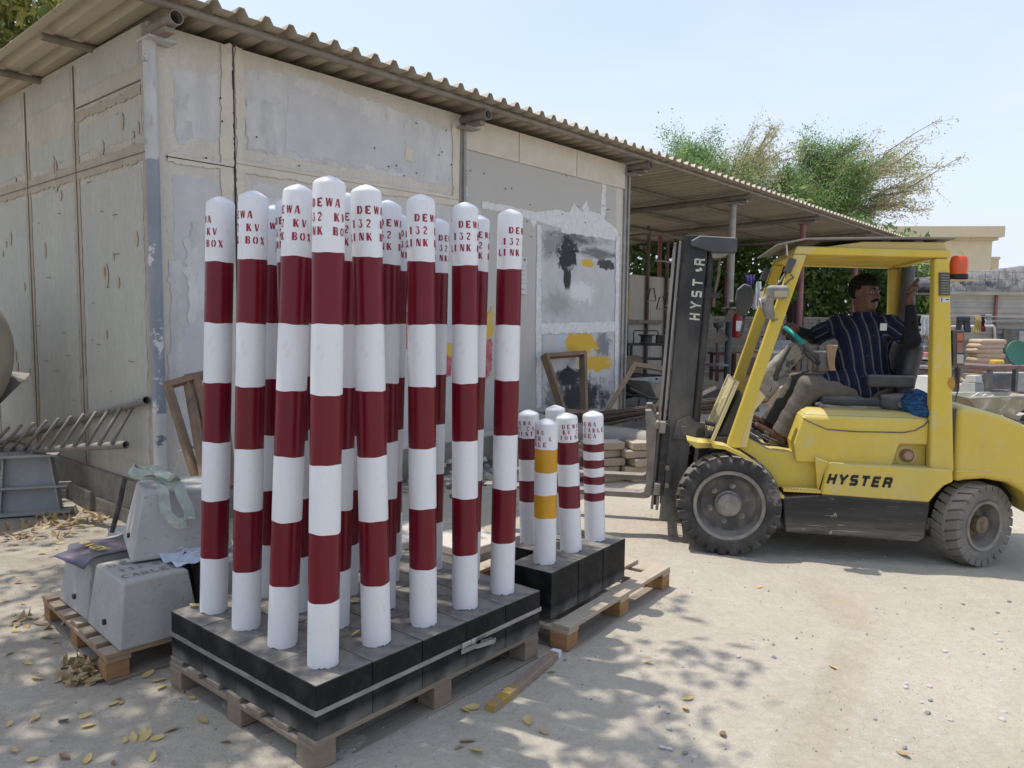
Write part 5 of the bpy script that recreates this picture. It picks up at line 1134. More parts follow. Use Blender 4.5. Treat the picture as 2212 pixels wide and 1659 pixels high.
def lhand(P): return hand(P, LWR, LH, (.05, .08, .995), (-.80, -.58, .09), (.55, -.80, 0.08), [(.75, .72), (.42, .45), (.22, .28), (.12, .25)], [(.012, -.030, .030), (.022, -.012, .026)])
def rhand(P): return hand(P, RWR, (.452, .715, 1.568), (-.92, -.36, .12), (.10, .05, .99), (.18, -.85, -.45), [(.5, .85), (.55, .9), (.6, .9), (.65, .9)], [(-.028, -.03, -.012), (-.018, -.022, -.016)])
def torso(P, g=0.):
    d = cone(P, (.965, .615, 1.50), (1.0, .62, 1.22), .118+g, .116+g)
    d = smin(d, cone(P, np.array(RSH)+[.05, -.03, -.04], np.array(LSH)+[-.05, .03, -.04], .085+g, .085+g), .08)
    d = smin(d, ell(P, (.915, .58, 1.34), (.135+g, .13+g, .15+g)), .06)             # belly
    d = smin(d, ell(P, (.945, .56, 1.50), (.142+g, .11+g, .11+g)), .05)              # chest
    d = smin(d, ell(P, HIP, (.17+g, .19+g, .12+g)), .08)
    return d
def uparm(P, s, g=0.):
    a, b = (RSH, REL) if s else (LSH, LEL); return cone(P, a, b, .058+g, .046+g)
def forearm(P, s, g=0.):
    a, b = (REL, RWR) if s else (LEL, LWR); return cone(P, a, b, .043+g, .029+g)
def legs(P, s, g=0., gk=0.):
    h, k, a = (RHIP, RKN, RAN) if s else (LHIP, LKN, LAN)
    return smin(cone(P, h, k, .092+g, .064+g), cone(P, k, a, .060+g, .043+gk), .035)
def foot(P, s):
    a = np.array(RAN if s else LAN); heel = a + [.02, 0, -.055]; toe = a + [-.175, -.01, .045]
    d = cone(P, a, heel, .036, .034); d = smin(d, cone(P, heel+[-.02, 0, .0], toe, .035, .026), .03)
    for i in range(5):
        t = toe+np.array([.005, (-.034+.017*i), -.004]); d = smin(d, cone(P, t, t+np.array([-.028+.004*abs(i-1), 0, .004]), .011, .009), .008)
    return d
def mesh_sdf(name, f, lo, hi, h, mats, parent=None, smooth=True, mi=None):
    V_, F_ = nets(f, lo, hi, h)
    m_ = None
    if mi is not None: C_ = V_[F_].mean(1); m_ = mi(C_)
    o = np_mesh(name, V_-PB, F_, mats, parent, smooth=smooth, mi=m_); return o, V_
# one continuous body: coarse trunk and limbs, fine head and hands are blended by one field
def near(P, c, r, f):
    q_ = np.sqrt(sum((P[i]-c[i])**2 for i in range(3))); out = np.maximum(q_-r*.6, .03); m = q_ < r; out[m] = f([P[i][m] for i in range(3)]); return out
def body(P):
    d = torso(P)
    for s in (0, 1):
        d = smin(d, uparm(P, s), .05); d = smin(d, forearm(P, s), .02); d = np.minimum(d, legs(P, s)); d = smin(d, near(P, np.array(RAN if s else LAN)+[-.08, 0, -.02], .26, lambda Q: foot(Q, s)), .015)
    d = smin(d, near(P, HC+[0, 0, -.06], .29, head), .02); d = smin(d, near(P, LH, .17, lhand), .012); d = smin(d, near(P, (.44, .71, 1.565), .17, rhand), .012); return d
def bsel(C_):
    m_ = np.zeros(len(C_), int); q_ = (C_-HC) @ HR.T
    lip = (q_[:, 0] > .078) & (np.abs(q_[:, 1]) < .024) & (q_[:, 2] < -.046) & (q_[:, 2] > -.071); m_[lip] = 1
    for s in (-1, 1):
        r2 = ((q_[:, 1]-s*.030)/.0145)**2 + ((q_[:, 2]-.010)/.0060)**2; ew = (q_[:, 0] > .068) & (r2 < 1); m_[ew] = 2
        r3 = ((q_[:, 1]-s*.030+.003)/.0062)**2 + ((q_[:, 2]-.010)/.0066)**2; m_[(q_[:, 0] > .068) & (r3 < 1)] = 3
    return m_
V_, F_ = nets(body, (.08, .24, .70), (1.34, .98, 1.98), .0056)
bodyo = np_mesh('person', V_-PB, F_, [skin, lipm, eyew, eyed], smooth=True, mi=bsel(V_[F_].mean(1)))
bodyo.location = fk(*PB); bodyo.rotation_euler = (0, 0, -TH)
tag(bodyo, 'person in a navy striped shirt driving the forklift, looking back with one hand raised', 'person')
# hair, moustache, brows
def hairf(P):
    q_ = [sum(HR[i][j]*(P[j]-HC[j]) for j in range(3)) for i in range(3)]
    d = ell(P, hp(-.016, 0, .040), (.114, .095, .107), HR) + wob(P, 120, .0035, 1) + wob(P, 300, .0012, 2)
    front = q_[0]*.75 - q_[2]*.62 - .030                # hairline plane: keep what is above and behind it
    side = np.maximum(q_[0]-.012+np.maximum(0, -q_[2]-.02)*.8, -q_[2]-.075)
    keep = np.where(q_[2] > .058, front-.014, np.maximum(np.maximum(front, side), -q_[2]-.06))
    ear = -ell(P, hp(-.006, .085, -.004), (.024, .026, .036), HR); ear2 = -ell(P, hp(-.006, -.085, -.004), (.024, .026, .036), HR)
    return smax(smax(d, keep, .008), np.maximum(ear, ear2), .006)
mesh_sdf('hair', hairf, HC-.14, HC+.16, .0045, hairm, bodyo)
mesh_sdf('moustache', lambda P: smin(cone(P, hp(.094, .0, -.037), hp(.080, .032, -.052), .0125, .0075), cone(P, hp(.096, 0, -.037), hp(.082, -.034, -.054), .0125, .0075), .004)+wob(P, 400, .001), HC-.12, HC+.12, .003, hairm, bodyo)
for s in (-1, 1): mesh_sdf('eyebrow', lambda P: chain(P, [hp(.088, s*.010, .030), hp(.085, s*.030, .037), hp(.066, s*.050, .030)], [.0055, .0055, .0032]), HC-.12, HC+.12, .0028, hairm, bodyo)
# shirt with woven stripes
TAX = np.array([-.05, 0, 1.0]); TAX /= np.linalg.norm(TAX)
def shirtf(P):
    w = wob(P, 15, .006, 1) + wob(P, 34, .004, 3) + wob([P[0]*1.0, P[1], P[2]*.35+P[0]*.4], 70, .0022, 6)
    t = torso(P, .018) + w
    t = smin(t, ell(P, (.915, .57, 1.36), (.143, .145, .20)), .06)
    t = smax(t, (1.165 + .32*np.maximum(0, .93-P[0])*1.0 - .02*np.sin(P[0]*20)) - P[2], .01)     # hem
    # lap of the hem over the thigh
    hem = smin(cone(P, (.93, .46, 1.20), (.70, .47, 1.205), .085, .062), cone(P, (.97, .44, 1.20), (.93, .42, 1.14), .075, .06), .04) + w*.6
    t = smin(t, hem, .03)
    for s in (0, 1):
        a, b = (np.array(RSH), np.array(REL)) if s else (np.array(LSH), np.array(LEL)); e = a + (b-a)*(.98 if s else .80)
        sl_ = cone(P, a, e, .075, .070 if s else .072) + w*1.1
        d_ = (b-a)/np.linalg.norm(b-a); cut = sum((P[i]-e[i])*d_[i] for i in range(3)); sl_ = smax(sl_, cut, .006); t = smin(t, sl_, .03)
    neck = cone(P, (.955, .60, 1.58), (.925, .595, 1.80), .068, .075); t = smax(t, -neck, .006)
    col_ = smax(np.abs(cone(P, (.95, .605, 1.62), (.935, .60, 1.705), .074, .073))-.005, P[2]-1.695-.10*np.maximum(0, P[0]-.93), .004); col_ = smax(col_, 1.615-P[2], .004)
    vn = smax(sum((P[i]-(1.0, .52, 1.66)[i])*(.5, -.85, .1)[i] for i in range(3)), np.abs((P[0]-.985)*.85+(P[1]-.53)*.5)-.02, .003)
    return np.minimum(t, smax(col_, -(-vn), .004) if False else col_)
SV, SF = nets(shirtf, (.58, .28, 1.06), (1.32, .98, 1.74), .0075)
shirtm = bpy.data.materials.new('striped_navy_shirt'); shirtm.use_nodes = True
def shirt_mat(m):
    N = m.node_tree.nodes; L = m.node_tree.links; b = N['Principled BSDF']; b.inputs['Roughness'].default_value = .9; b.inputs['Specular IOR Level'].default_value = .15
    at_ = N.new('ShaderNodeAttribute'); at_.attribute_name = 'weave'
    mo = N.new('ShaderNodeMath'); mo.operation = 'FRACT'; L.new(at_.outputs['Fac'], mo.inputs[0])
    r = N.new('ShaderNodeValToRGB'); e = r.color_ramp.elements; r.color_ramp.interpolation = 'CONSTANT'; e[0].position = 0; e[0].color = (.014, .017, .042, 1); e[1].position = .46; e[1].color = (.115, .12, .135, 1)
    for p_, c_ in ((.64, (.014, .017, .042, 1)), (.80, (.045, .05, .08, 1)), (.84, (.014, .017, .042, 1))): q_ = e.new(p_); q_.color = c_
    L.new(mo.outputs[0], r.inputs[0]); n = N.new('ShaderNodeTexNoise'); n.inputs['Scale'].default_value = 90
    x = N.new('ShaderNodeMix'); x.data_type = 'RGBA'; x.blend_type = 'MULTIPLY'; x.inputs['Factor'].default_value = .5; L.new(r.outputs[0], x.inputs['A']); L.new(n.outputs['Fac'], x.inputs['B']); L.new(x.outputs['Result'], b.inputs['Base Color'])
    bp = N.new('ShaderNodeBump'); bp.inputs['Distance'].default_value = .002; L.new(n.outputs['Fac'], bp.inputs['Height']); L.new(bp.outputs[0], b.inputs['Normal'])
shirt_mat(shirtm)
sh = np_mesh('shirt', SV-PB, SF, shirtm, bodyo, smooth=True)
def arm_coord(a, b): 
    a = np.array(a); b = np.array(b); d = (b-a)/np.linalg.norm(b-a); r = SV-a; t = r@d; ax = r-np.outer(t, d); up0 = np.array([0, 0, 1.])-d*d[2]; up0 /= np.linalg.norm(up0); s0 = np.cross(d, up0)
    return t, np.linalg.norm(ax, axis=1), np.arctan2(ax@s0, ax@up0)*.075/.062
weave = ((SV[:, 0]-.93) + .20*(SV[:, 2]-1.4))*-1/.062 + .25*np.sin(SV[:, 2]*9)*.3
for a, b, s in ((RSH, REL, 1), (LSH, LEL, 0)):
    t, rd, an = arm_coord(a, b); sel = (t > .055) & (rd < .12) if s else (t > .06) & (rd < .11); weave[sel] = an[sel]
atr = sh.data.attributes.new('weave', 'FLOAT', 'POINT'); atr.data.foreach_set('value', weave.astype(np.float32))
mb = MB()
for i in range(5): z_ = 1.60-i*.075; 
def on_shirt(u, z):
    i = np.argmin((SV[:, 0]-u)**2+(SV[:, 2]-z)**2+np.where(SV[:, 1] > .62, 1, 0)+.02*(SV[:, 1])); return SV[i]-PB
for i in range(6):
    c = on_shirt(.985-.018*i, 1.60-.07*i); mb.lathe([(.0065, 0), (.0065, .004), (.0001, .005)], 12, c=c+np.array([0, -.002, 0]), axis=(0, -1, 0))
mb.build('button', mat('dark_button', (.02, .02, .025), rough=.3), bodyo)
c = on_shirt(1.03, 1.585); MB().bar(c+np.array([-.022, -.006, -.026]), c+np.array([-.022, -.004, .024]), .044, .003, up=(0, 1, 0)).build('pocket_card', paper, bodyo)
# black sleeves on the forearms
for s in (0, 1):
    a, b = (np.array(REL), np.array(RWR)) if s else (np.array(LEL), np.array(LWR)); a2 = np.array(RSH if s else LSH); a0 = a+(a2-a)*.35
    f = lambda P: smax(smin(smin(cone(P, a0, a, .055, .050), cone(P, a, b, .050, .034), .03), ell(P, a, (.052, .052, .052)), .02)+wob(P, 50, .0018, 5), sum((P[i]-b[i])*((b-a)/np.linalg.norm(b-a))[i] for i in range(3))-.004, .004)
    mesh_sdf('forearm_sleeve', f, np.minimum(np.minimum(a, b), a0)-.09, np.maximum(np.maximum(a, b), a0)+.09, .007, slv, bodyo)
# trousers
def trf(P):
    w = wob(P, 24, .0045, 2)+wob(P, 52, .0022, 5); d = ell(P, HIP, (.178, .20, .125))
    for s in (0, 1):
        h, k, a = [np.array(q_) for q_ in ((RHIP, RKN, RAN) if s else (LHIP, LKN, LAN))]
        l = smin(cone(P, h, k, .106, .081), cone(P, k, a+[0, 0, -.02], .079, .073), .04)
        l = smin(l, ell(P, k+[.03, 0, .005], (.07, .075, .07)), .03)
        e = a+[.0, 0, -.022]; dd = (e-k)/np.linalg.norm(e-k); l = smax(l, sum((P[i]-e[i])*dd[i] for i in range(3)), .008)
        inner = cone(P, e-dd*.06, e+dd*.1, .050, .066); l = smax(l, -inner, .004); d = smin(d, l, .02) if s == 0 else smin(d, l, .03)
    return smax(d+w, P[2]-1.235, .01)
mesh_sdf('trousers', trf, (.20, .30, .70), (1.28, .92, 1.30), .009, trous, bodyo)
for s in (0, 1):
    a = np.array(RAN if s else LAN); heel = a+[.05, 0, -.098]; toe = a+[-.215, -.01, .012]
    mesh_sdf('sandal', lambda P: np.minimum(smax(cone(P, heel, toe, .046, .048)+0*P[0], np.abs((P[2]-heel[2])-(P[0]-heel[0])*((toe[2]-heel[2])/(toe[0]-heel[0])))-.010, .004),
             smax(np.abs(cone(P, a+[-.085, 0, -.035], a+[-.125, 0, -.01], .043, .040))-.004, np.abs((P[0]-a[0]+.105))-.020, .003)), np.minimum(heel, toe)-.09, np.maximum(heel, toe)+.13, .005, sandm, bodyo)
# ================================================================ TREES
def leaf_mat(name, c1, c2, trans=.5):
    m = bpy.data.materials.new(name); m.use_nodes = True; N = m.node_tree.nodes; L = m.node_tree.links; b = N['Principled BSDF']; o = N['Material Output']
    g = N.new('ShaderNodeNewGeometry'); r = N.new('ShaderNodeValToRGB'); e = r.color_ramp.elements; e[0].color = (*c1, 1); e[1].color = (*c2, 1)
    L.new(g.outputs['Random Per Island'], r.inputs[0]); L.new(r.outputs[0], b.inputs['Base Color']); b.inputs['Roughness'].default_value = .5; b.inputs['Specular IOR Level'].default_value = .3
    t = N.new('ShaderNodeBsdfTranslucent'); L.new(r.outputs[0], t.inputs[0]); x = N.new('ShaderNodeMixShader'); x.inputs[0].default_value = max(trans, .12)
    L.new(b.outputs[0], x.inputs[1]); L.new(t.outputs[0], x.inputs[2]); L.new(x.outputs[0], o.inputs[0]); return m
lf_dark = leaf_mat('leaf_dark', (.09, .17, .05), (.22, .32, .11)); lf_mid = leaf_mat('leaf_mid', (.15, .26, .07), (.34, .44, .15))
lf_olive = leaf_mat('leaf_olive', (.36, .35, .16), (.60, .56, .33)); lf_ghaf = leaf_mat('leaf_ghaf', (.15, .27, .09), (.32, .43, .17)); lf_yel = leaf_mat('leaf_yellowing', (.09, .17, .04), (.32, .28, .08))
bark = mat('bark', (.14, .115, .09), (.22, .19, .155), rough=.95, scale=9, stretch=(1, 1, .3), bump=.01)
bark_p = mat('pale_twig', (.36, .31, .22), (.30, .26, .19), rough=.9, scale=9)
def leaves(C_, ln, wd, rs, flat=.5, size_var=.5, dirs=None):
    n = len(C_); d = rs.randn(n, 3) if dirs is None else dirs + rs.randn(n, 3)*.5; d[:, 2] -= .25; d /= np.linalg.norm(d, axis=1)[:, None]
    u = rs.randn(n, 3); u[:, 2] += flat*2; s = np.cross(d, u); s /= np.linalg.norm(s, axis=1)[:, None]+1e-9
    k = (1+size_var*(rs.rand(n)-.5)*2)[:, None]; nn = np.cross(s, d)
    a = C_-d*ln*k*.5; b = C_+s*wd*k*.5+nn*ln*.06; c = C_+d*ln*k*.5; e = C_-s*wd*k*.5+nn*ln*.06
    V_ = np.stack([a, b, c, e], 1).reshape(-1, 3); F_ = np.arange(4*n).reshape(-1, 4); return V_, F_
def limb(mb, a, b, r0, r1, sag=.1, seed=0, n=5):
    a, b = Vector(a), Vector(b); L = (b-a).length; rr = random.Random(seed); off = Vector((rr.uniform(-1, 1), rr.uniform(-1, 1), rr.uniform(-.2, 1)))*L*sag; pts = []
    for i in range(n+1): t = i/n; pts.append(a.lerp(b, t)+off*math.sin(t*math.pi)+Vector((rr.uniform(-1, 1), rr.uniform(-1, 1), rr.uniform(-1, 1)))*L*.02*(0 < i < n))
    mb.tube(pts, [r0+(r1-r0)*i/n for i in range(n+1)], 7, caps=False); return pts
def leafy_tree(label, base, H, cc, cr_, nclump, per, ln, wd, lm, seed, clump_r=.4, trunk_r=.12, group=None, name='tree', limbs=14, hollow=.35, dens=None, extra=None):
    rs = np.random.RandomState(seed); t = thing(name, label, 'tree', base, 0, group); B = np.array(base)
    C0 = []
    while len(C0) < nclump:
        p = rs.uniform(-1, 1, 3); q_ = np.linalg.norm(p)
        if q_ > 1 or q_ < hollow*rs.rand(): continue
        w = np.array(cc)+p*np.array(cr_)*(1+.16*math.sin(5*p[0]+seed)+.14*math.sin(4*p[1]+2*seed))
        if dens is None or rs.rand() < dens(w): C0.append(w)
    for e_ in (extra or []): C0 += [np.array(e_[:3])+rs.randn(3)*e_[3] for _ in range(e_[4])]
    nclump = len(C0); C0 = np.array(C0); rad = clump_r*(.6+.8*rs.rand(nclump)); P_ = np.repeat(C0, per, 0)+rs.randn(nclump*per, 3)*np.repeat(rad, per)[:, None]*np.array([.55, .55, .42])
    V_, F_ = leaves(P_, ln, wd, rs); np_mesh('crown', V_-B, F_, lm, t)
    mb = MB(); fork = Vector((base[0]+(cc[0]-base[0])*.35, base[1]+(cc[1]-base[1])*.35, base[2]+(cc[2]-base[2])*.5)); limb(mb, base, fork, trunk_r, trunk_r*.75, .06, seed)
    for i in range(limbs):
        e = C0[rs.randint(nclump)]; pts = limb(mb, fork, e, trunk_r*.5, trunk_r*.1, .12, seed+i)
        for j in range(3): q_ = C0[np.argsort(((C0-np.array(pts[3]))**2).sum(1))[rs.randint(8)]]; limb(mb, pts[3], q_, trunk_r*.2, trunk_r*.05, .1, seed+i*7+j)
    o = mb.build('trunk', bark, t, smooth=True); o.data.transform(Matrix.Translation(-Vector(base))); return t
leafy_tree('leafy shade tree overhanging the yard on the left, only its dappled shadow in view', (-4.6, 2.6, 0), 7, (-3.35, 3.85, 5.9), (2.9, 2.7, 1.25), 215, 40, .12, .055, lf_yel, 5, .27, .16,
           dens=lambda w: 1. if w[0] < -2.4 else max(.05, .8-(w[0]+2.4)*.8), extra=[(-1.35, 4.15, 5.5, .30, 15), (-.85, 3.3, 5.4, .22, 4), (-1.8, 3.4, 5.6, .3, 6)])
leafy_tree('leafy tree showing pointed leaves above the left end of the shed roof', (-8.2, 9.6, 0), 7, (-7.0, 9.2, 5.5), (2.4, 2.2, 2.1), 330, 34, .16, .06, lf_yel, 8, .36, .15)
TB = 'dense green trees behind the yard wall'
for k, (x, y, w, h) in enumerate(((4.3, 20.3, 2.2, 3.9), (7.0, 20.8, 2.3, 4.4), (9.6, 21.2, 2.2, 4.2), (11.0, 21.6, .75, 3.0))):
    leafy_tree(('dense green tree seen past the mast beside the canopy partition', 'bright green tree framed between the mast and the front guard pillars', 'dense green tree behind the driver\'s head', 'green tree just left of the forklift rear pillar')[k], (x, y, .2), h, (x, y, h*.62), (w, 1.3, h*.42), 190, 44, .17, .085, lf_mid if k in (1, 3) else lf_dark, 20+k, .5, .11, TB)
def feather_tree(label, base, fork_h, cc, cr_, seed, wind, split, top):
    rs = np.random.RandomState(seed); t = thing('windswept_tree', label, 'tree', base, 0, 'windswept trees behind the canopy'); B = np.array(base); mb = MB(); fork = Vector((base[0], base[1], fork_h)); limb(mb, base, fork, .22, .17, .04, seed)
    tw = []; L0 = []; L1 = []
    for i in range(15):
        p = rs.randn(3); p /= np.linalg.norm(p); p[2] = abs(p[2])*.9-.1; e = np.array(cc)+p*np.array(cr_)*.62*(.55+.45*rs.rand()); pts = limb(mb, fork, e, .11, .025, .14, seed+i, 6)
        for j in range(13):
            a = np.array(pts[rs.randint(2, 7)]); d = (e-np.array(fork)); d /= np.linalg.norm(d); d = d*.5+wind*(.75)+rs.randn(3)*.42; d /= np.linalg.norm(d); ln = (.6+.9*rs.rand())*(1.6 if a[0] > split else .75); b = a+d*ln
            limb(mb, a, b, .020, .007, .06, seed+i*31+j, 3)
            for k in range(11):
                s0 = a+(b-a)*rs.rand(); dd = d*.6+wind*.55+rs.randn(3)*.38; dd[2] += .02; dd /= np.linalg.norm(dd); l2 = .3+.45*rs.rand(); e2 = s0+dd*l2; tw.append((s0, e2)); green = s0[0] < split+rs.randn()*.6
                if rs.rand() < .08*0: continue
                for q_ in range(80 if green else 18):
                    c = s0+(e2-s0)*rs.rand()+rs.randn(3)*(.17 if green else .07); (L0 if green else L1).append(c)
    tw = np.array(tw); dv = tw[:, 1]-tw[:, 0]; sv = np.cross(dv, [0, 1, 0]); sv /= np.linalg.norm(sv, axis=1)[:, None]+1e-9; w = .005
    V_ = np.stack([tw[:, 0]-sv*w, tw[:, 0]+sv*w, tw[:, 1]+sv*w*.5, tw[:, 1]-sv*w*.5], 1).reshape(-1, 3)-B; np_mesh('twigs', V_, np.arange(len(V_)).reshape(-1, 4), bark_p, t)
    for L_, m_, ln, wd, nm in ((L0, lf_ghaf, .07, .036, 'green_foliage'), (L1, lf_olive, .08, .034, 'sparse_foliage')):
        if L_: v, f = leaves(np.array(L_), ln, wd, rs); np_mesh(nm, v-B, f, m_, t)
    o = mb.build('trunk', mat('dark_branch', (.19, .16, .12), (.28, .24, .18), rough=.95, scale=9), t, smooth=True); o.data.transform(Matrix.Translation(-Vector(base)))
wnd = np.array([.97, 0, .10])
feather_tree('windswept tree with dense green left side and thin bare twigs, nearest the canopy roof', (6.0, 25, .3), 3.8, (6.1, 25, 5.8), (3.4, 2.4, 1.9), 3, np.array([.75, 0, .12]), 6.4, 8)
feather_tree('windswept tree streaming far to the right in pale olive sprays', (9.6, 25.5, .3), 3.9, (10.3, 25.5, 5.9), (3.9, 2.2, 2.7), 14, np.array([.99, 0, .03]), 10.6, 8)

# ================================================================ BACKDROP: walls, far building
def brick_mat(name, c1, c2, mortar, bw, bh):
    m = bpy.data.materials.new(name); m.use_nodes = True; N = m.node_tree.nodes; L = m.node_tree.links; b = N['Principled BSDF']; b.inputs['Roughness'].default_value = .95
    tcn = N.new('ShaderNodeTexCoord'); sx = N.new('ShaderNodeSeparateXYZ'); cx = N.new('ShaderNodeCombineXYZ'); L.new(tcn.outputs['Object'], sx.inputs[0]); L.new(sx.outputs['X'], cx.inputs['X']); L.new(sx.outputs['Z'], cx.inputs['Y'])
    k = N.new('ShaderNodeTexBrick'); k.inputs['Scale'].default_value = 1; k.inputs['Brick Width'].default_value = bw; k.inputs['Row Height'].default_value = bh; k.inputs['Mortar Size'].default_value = .012
    k.inputs['Color1'].default_value = (*c1, 1); k.inputs['Color2'].default_value = (*c2, 1); k.inputs['Mortar'].default_value = (*mortar, 1); L.new(cx.outputs[0], k.inputs['Vector'])
    n = N.new('ShaderNodeTexNoise'); n.inputs['Scale'].default_value = 3; n.inputs['Detail'].default_value = 8; x = N.new('ShaderNodeMix'); x.data_type = 'RGBA'; x.blend_type = 'MULTIPLY'; x.inputs['Factor'].default_value = .6
    r = N.new('ShaderNodeValToRGB'); r.color_ramp.elements[0].position = .3; r.color_ramp.elements[0].color = (.55, .52, .48, 1); r.color_ramp.elements[1].position = .7; L.new(n.outputs['Fac'], r.inputs[0])
    L.new(k.outputs['Color'], x.inputs['A']); L.new(r.outputs[0], x.inputs['B']); L.new(x.outputs['Result'], b.inputs['Base Color']); return m
blockw = brick_mat('grey_blockwork', (.36, .335, .30), (.27, .25, .225), (.42, .40, .36), .42, .21)
def wall(name, label, cat, x0, x1, y, z1, m_, dy=.2, dyx=0.):
    t = thing(name, label, cat, ((x0+x1)/2, y, 0)); w = x1-x0; mb = MB(); mb.box((0, 0, (z1-.2)/2), (w, dy, z1+.2)); mb.build('blockwork', m_, t); mb = MB(); mb.box((0, 0, z1+.03), (w+.04, dy+.05, .06)); mb.build('coping', conc, t, bevel=.01)
    for i in range(int(w/3)+1): mb = MB(); mb.box((-w/2+.2+i*3, -.13, z1/2), (.3, .12, z1)); mb.build('pier', m_, t)
    return t
wall('boundary_wall', 'low grey block wall under the trees behind the canopy', 'wall', 1.5, 9.2, 19.0, 1.72, blockw)
wall('boundary_wall', 'grey block wall with piers behind the junk on the right', 'wall', 9.25, 18, 17.4, 1.52, blockw)
corr = mat('pale_corrugated', (.42, .39, .34), (.34, .315, .28), rough=.6, scale=3, metal=.1, chips=(.25, .2, .15), chipa=.3)
fe = thing('sheet_fence', 'pale ribbed sheet fence on maroon posts above the block wall', 'fence', (13.1, 17.15, 0))
mb = MB(); vs = []; nz_ = 34
for i in range(nz_+1): z_ = 1.28+i*.03; dd = (0, .02, .02, 0)[i % 4]; vs += [(-3.8, -dd, z_), (7, -dd, z_)]
mb.add(vs, [(2*i, 2*i+1, 2*i+3, 2*i+2) for i in range(nz_)]); o = mb.build('ribbed_sheets', corr, fe); sd = o.modifiers.new('thickness', 'SOLIDIFY'); sd.thickness = .004
for i in range(9): MB().box((-3.6+i*1.25, -.06, 1.25), (.05, .05, 2.2)).build('post', maroon, fe)
MB().box((1.6, -.07, 2.33), (10.8, .06, .07)).build('top_rail', corr, fe); MB().tube([(-3.8, -.12, 1.72), (7, -.12, 1.69)], .03, 8).build('mid_pipe', steel_g, fe)
# wire cage of wrapped rolls and a tarpaulin above the fence
tarp_m = mat('grey_tarpaulin', (.085, .085, .087), (.17, .167, .16), rough=.5, scale=1.6, stretch=(2.6, 1, .7), bump=.14, bscale=2.2, dust=(.3, .28, .26), dusta=.45)
GT = 'wrapped rolls under the tarpaulin'
for i in range(11):
    x = 9.4+i*.62; o = MB().lathe([(.0001, -.3), (.15, -.3), (.18, -.24), (.18, .24), (.15, .3), (.0001, .3)], 16, axis=(1, .1, 0)).build('wrapped_roll', mat('black_wrap', (.05, .05, .055), (.25, .24, .235), rough=.35, scale=5, bump=.02), None, smooth=True, autos=60)
    o.location = (x, 18.0, 2.54+.02*math.sin(i*3)); tag(o, 'shiny wrapped roll lying in a row on the rack above the block wall', 'roll', GT)
rk = thing('storage_rack', 'thin wire rack holding the wrapped rolls behind the sheet fence', 'rack', (12.9, 18, 0))
mb = MB()
for i in range(28): mb.tube([(-3.6+i*.31, -.30, 2.3), (-3.6+i*.31, -.30, 2.86)], .006, 5)
for z_ in (2.32, 2.5, 2.68, 2.85): mb.tube([(-3.6, -.30, z_), (5, -.30, z_)], .006, 5)
mb.build('wire_panel', steel_d, rk); MB().box((.8, 0, 2.33), (9, .7, .05)).build('shelf', steel_d, rk)
for i in range(5): MB().box((-3.6+i*2.2, .0, 1.15), (.06, .06, 2.3)).build('leg', steel_d, rk)
NX, NY = 130, 40; V_ = []
for i in range(NX):
    for j in range(NY):
        s_, t_ = i/(NX-1), j/(NY-1); x = 9.7+s_*6.5; y = 17.45+t_*2.1; prof_ = 2.50+.42*math.sin(min(1, s_*1.9+.05)*math.pi*.5)*(.55+.45*math.sin(s_*2.6+.4)); h = prof_ - (.62+.3*math.sin(s_*9))*max(0, (.30-t_)/.30)**1.5
        h += .10*mnoise.noise(Vector((s_*7, t_*3, 2)))+.13*mnoise.ridged_multi_fractal(Vector((s_*9+t_*3.5, t_*1.2, 5)), .9, 2, 3, 1, 2)-.06; V_.append((x, y+.12*mnoise.noise(Vector((s_*8, t_*4, 9))), h))
F_ = [(i*NY+j, (i+1)*NY+j, (i+1)*NY+j+1, i*NY+j+1) for i in range(NX-1) for j in range(NY-1)]
o = np_mesh('tarpaulin', V_, F_, tarp_m, smooth=True); sd = o.modifiers.new('thickness', 'SOLIDIFY'); sd.thickness = .006; tag(o, 'large rumpled grey tarpaulin thrown over goods beyond the fence', 'tarpaulin')
# far cream building
crm = mat('cream_render', (.56, .48, .33), (.52, .445, .31), rough=.9, scale=1.2); crm2 = mat('darker_cream_trim', (.50, .43, .30), rough=.9)  # cornice and vent a little darker than the cream render
fb = thing('building', 'cream flat roofed building with a heavy parapet beyond the yard', 'building', (26.75, 48, 0), math.radians(-6))
mb = MB(); mb.box((0, 3, 3.3), (5.6, 6, 7.4)); mb.build('main_block', crm, fb); mb = MB(); mb.box((.0, 3, 7.38), (6.5, 7.1, .66)); mb.build('parapet', crm, fb, bevel=.03); mb = MB(); mb.box((.0, 3, 6.96), (6.05, 6.5, .18)); mb.build('cornice', crm2, fb)
mb = MB(); mb.box((3.15, 3.4, 2.9), (1.1, 5, 5.8)); mb.box((3.15, 3.4, 5.88), (1.2, 5.1, .16)); mb.build('side_wing', crm, fb); MB().box((3.1, .88, 4.9), (.3, .08, .7)).build('window', mat('dark_glass', (.12, .10, .09), rough=.2), fb); MB().box((3.2, 1.5, 6.1), (.2, .2, .4)).build('roof_vent', crm2, fb)

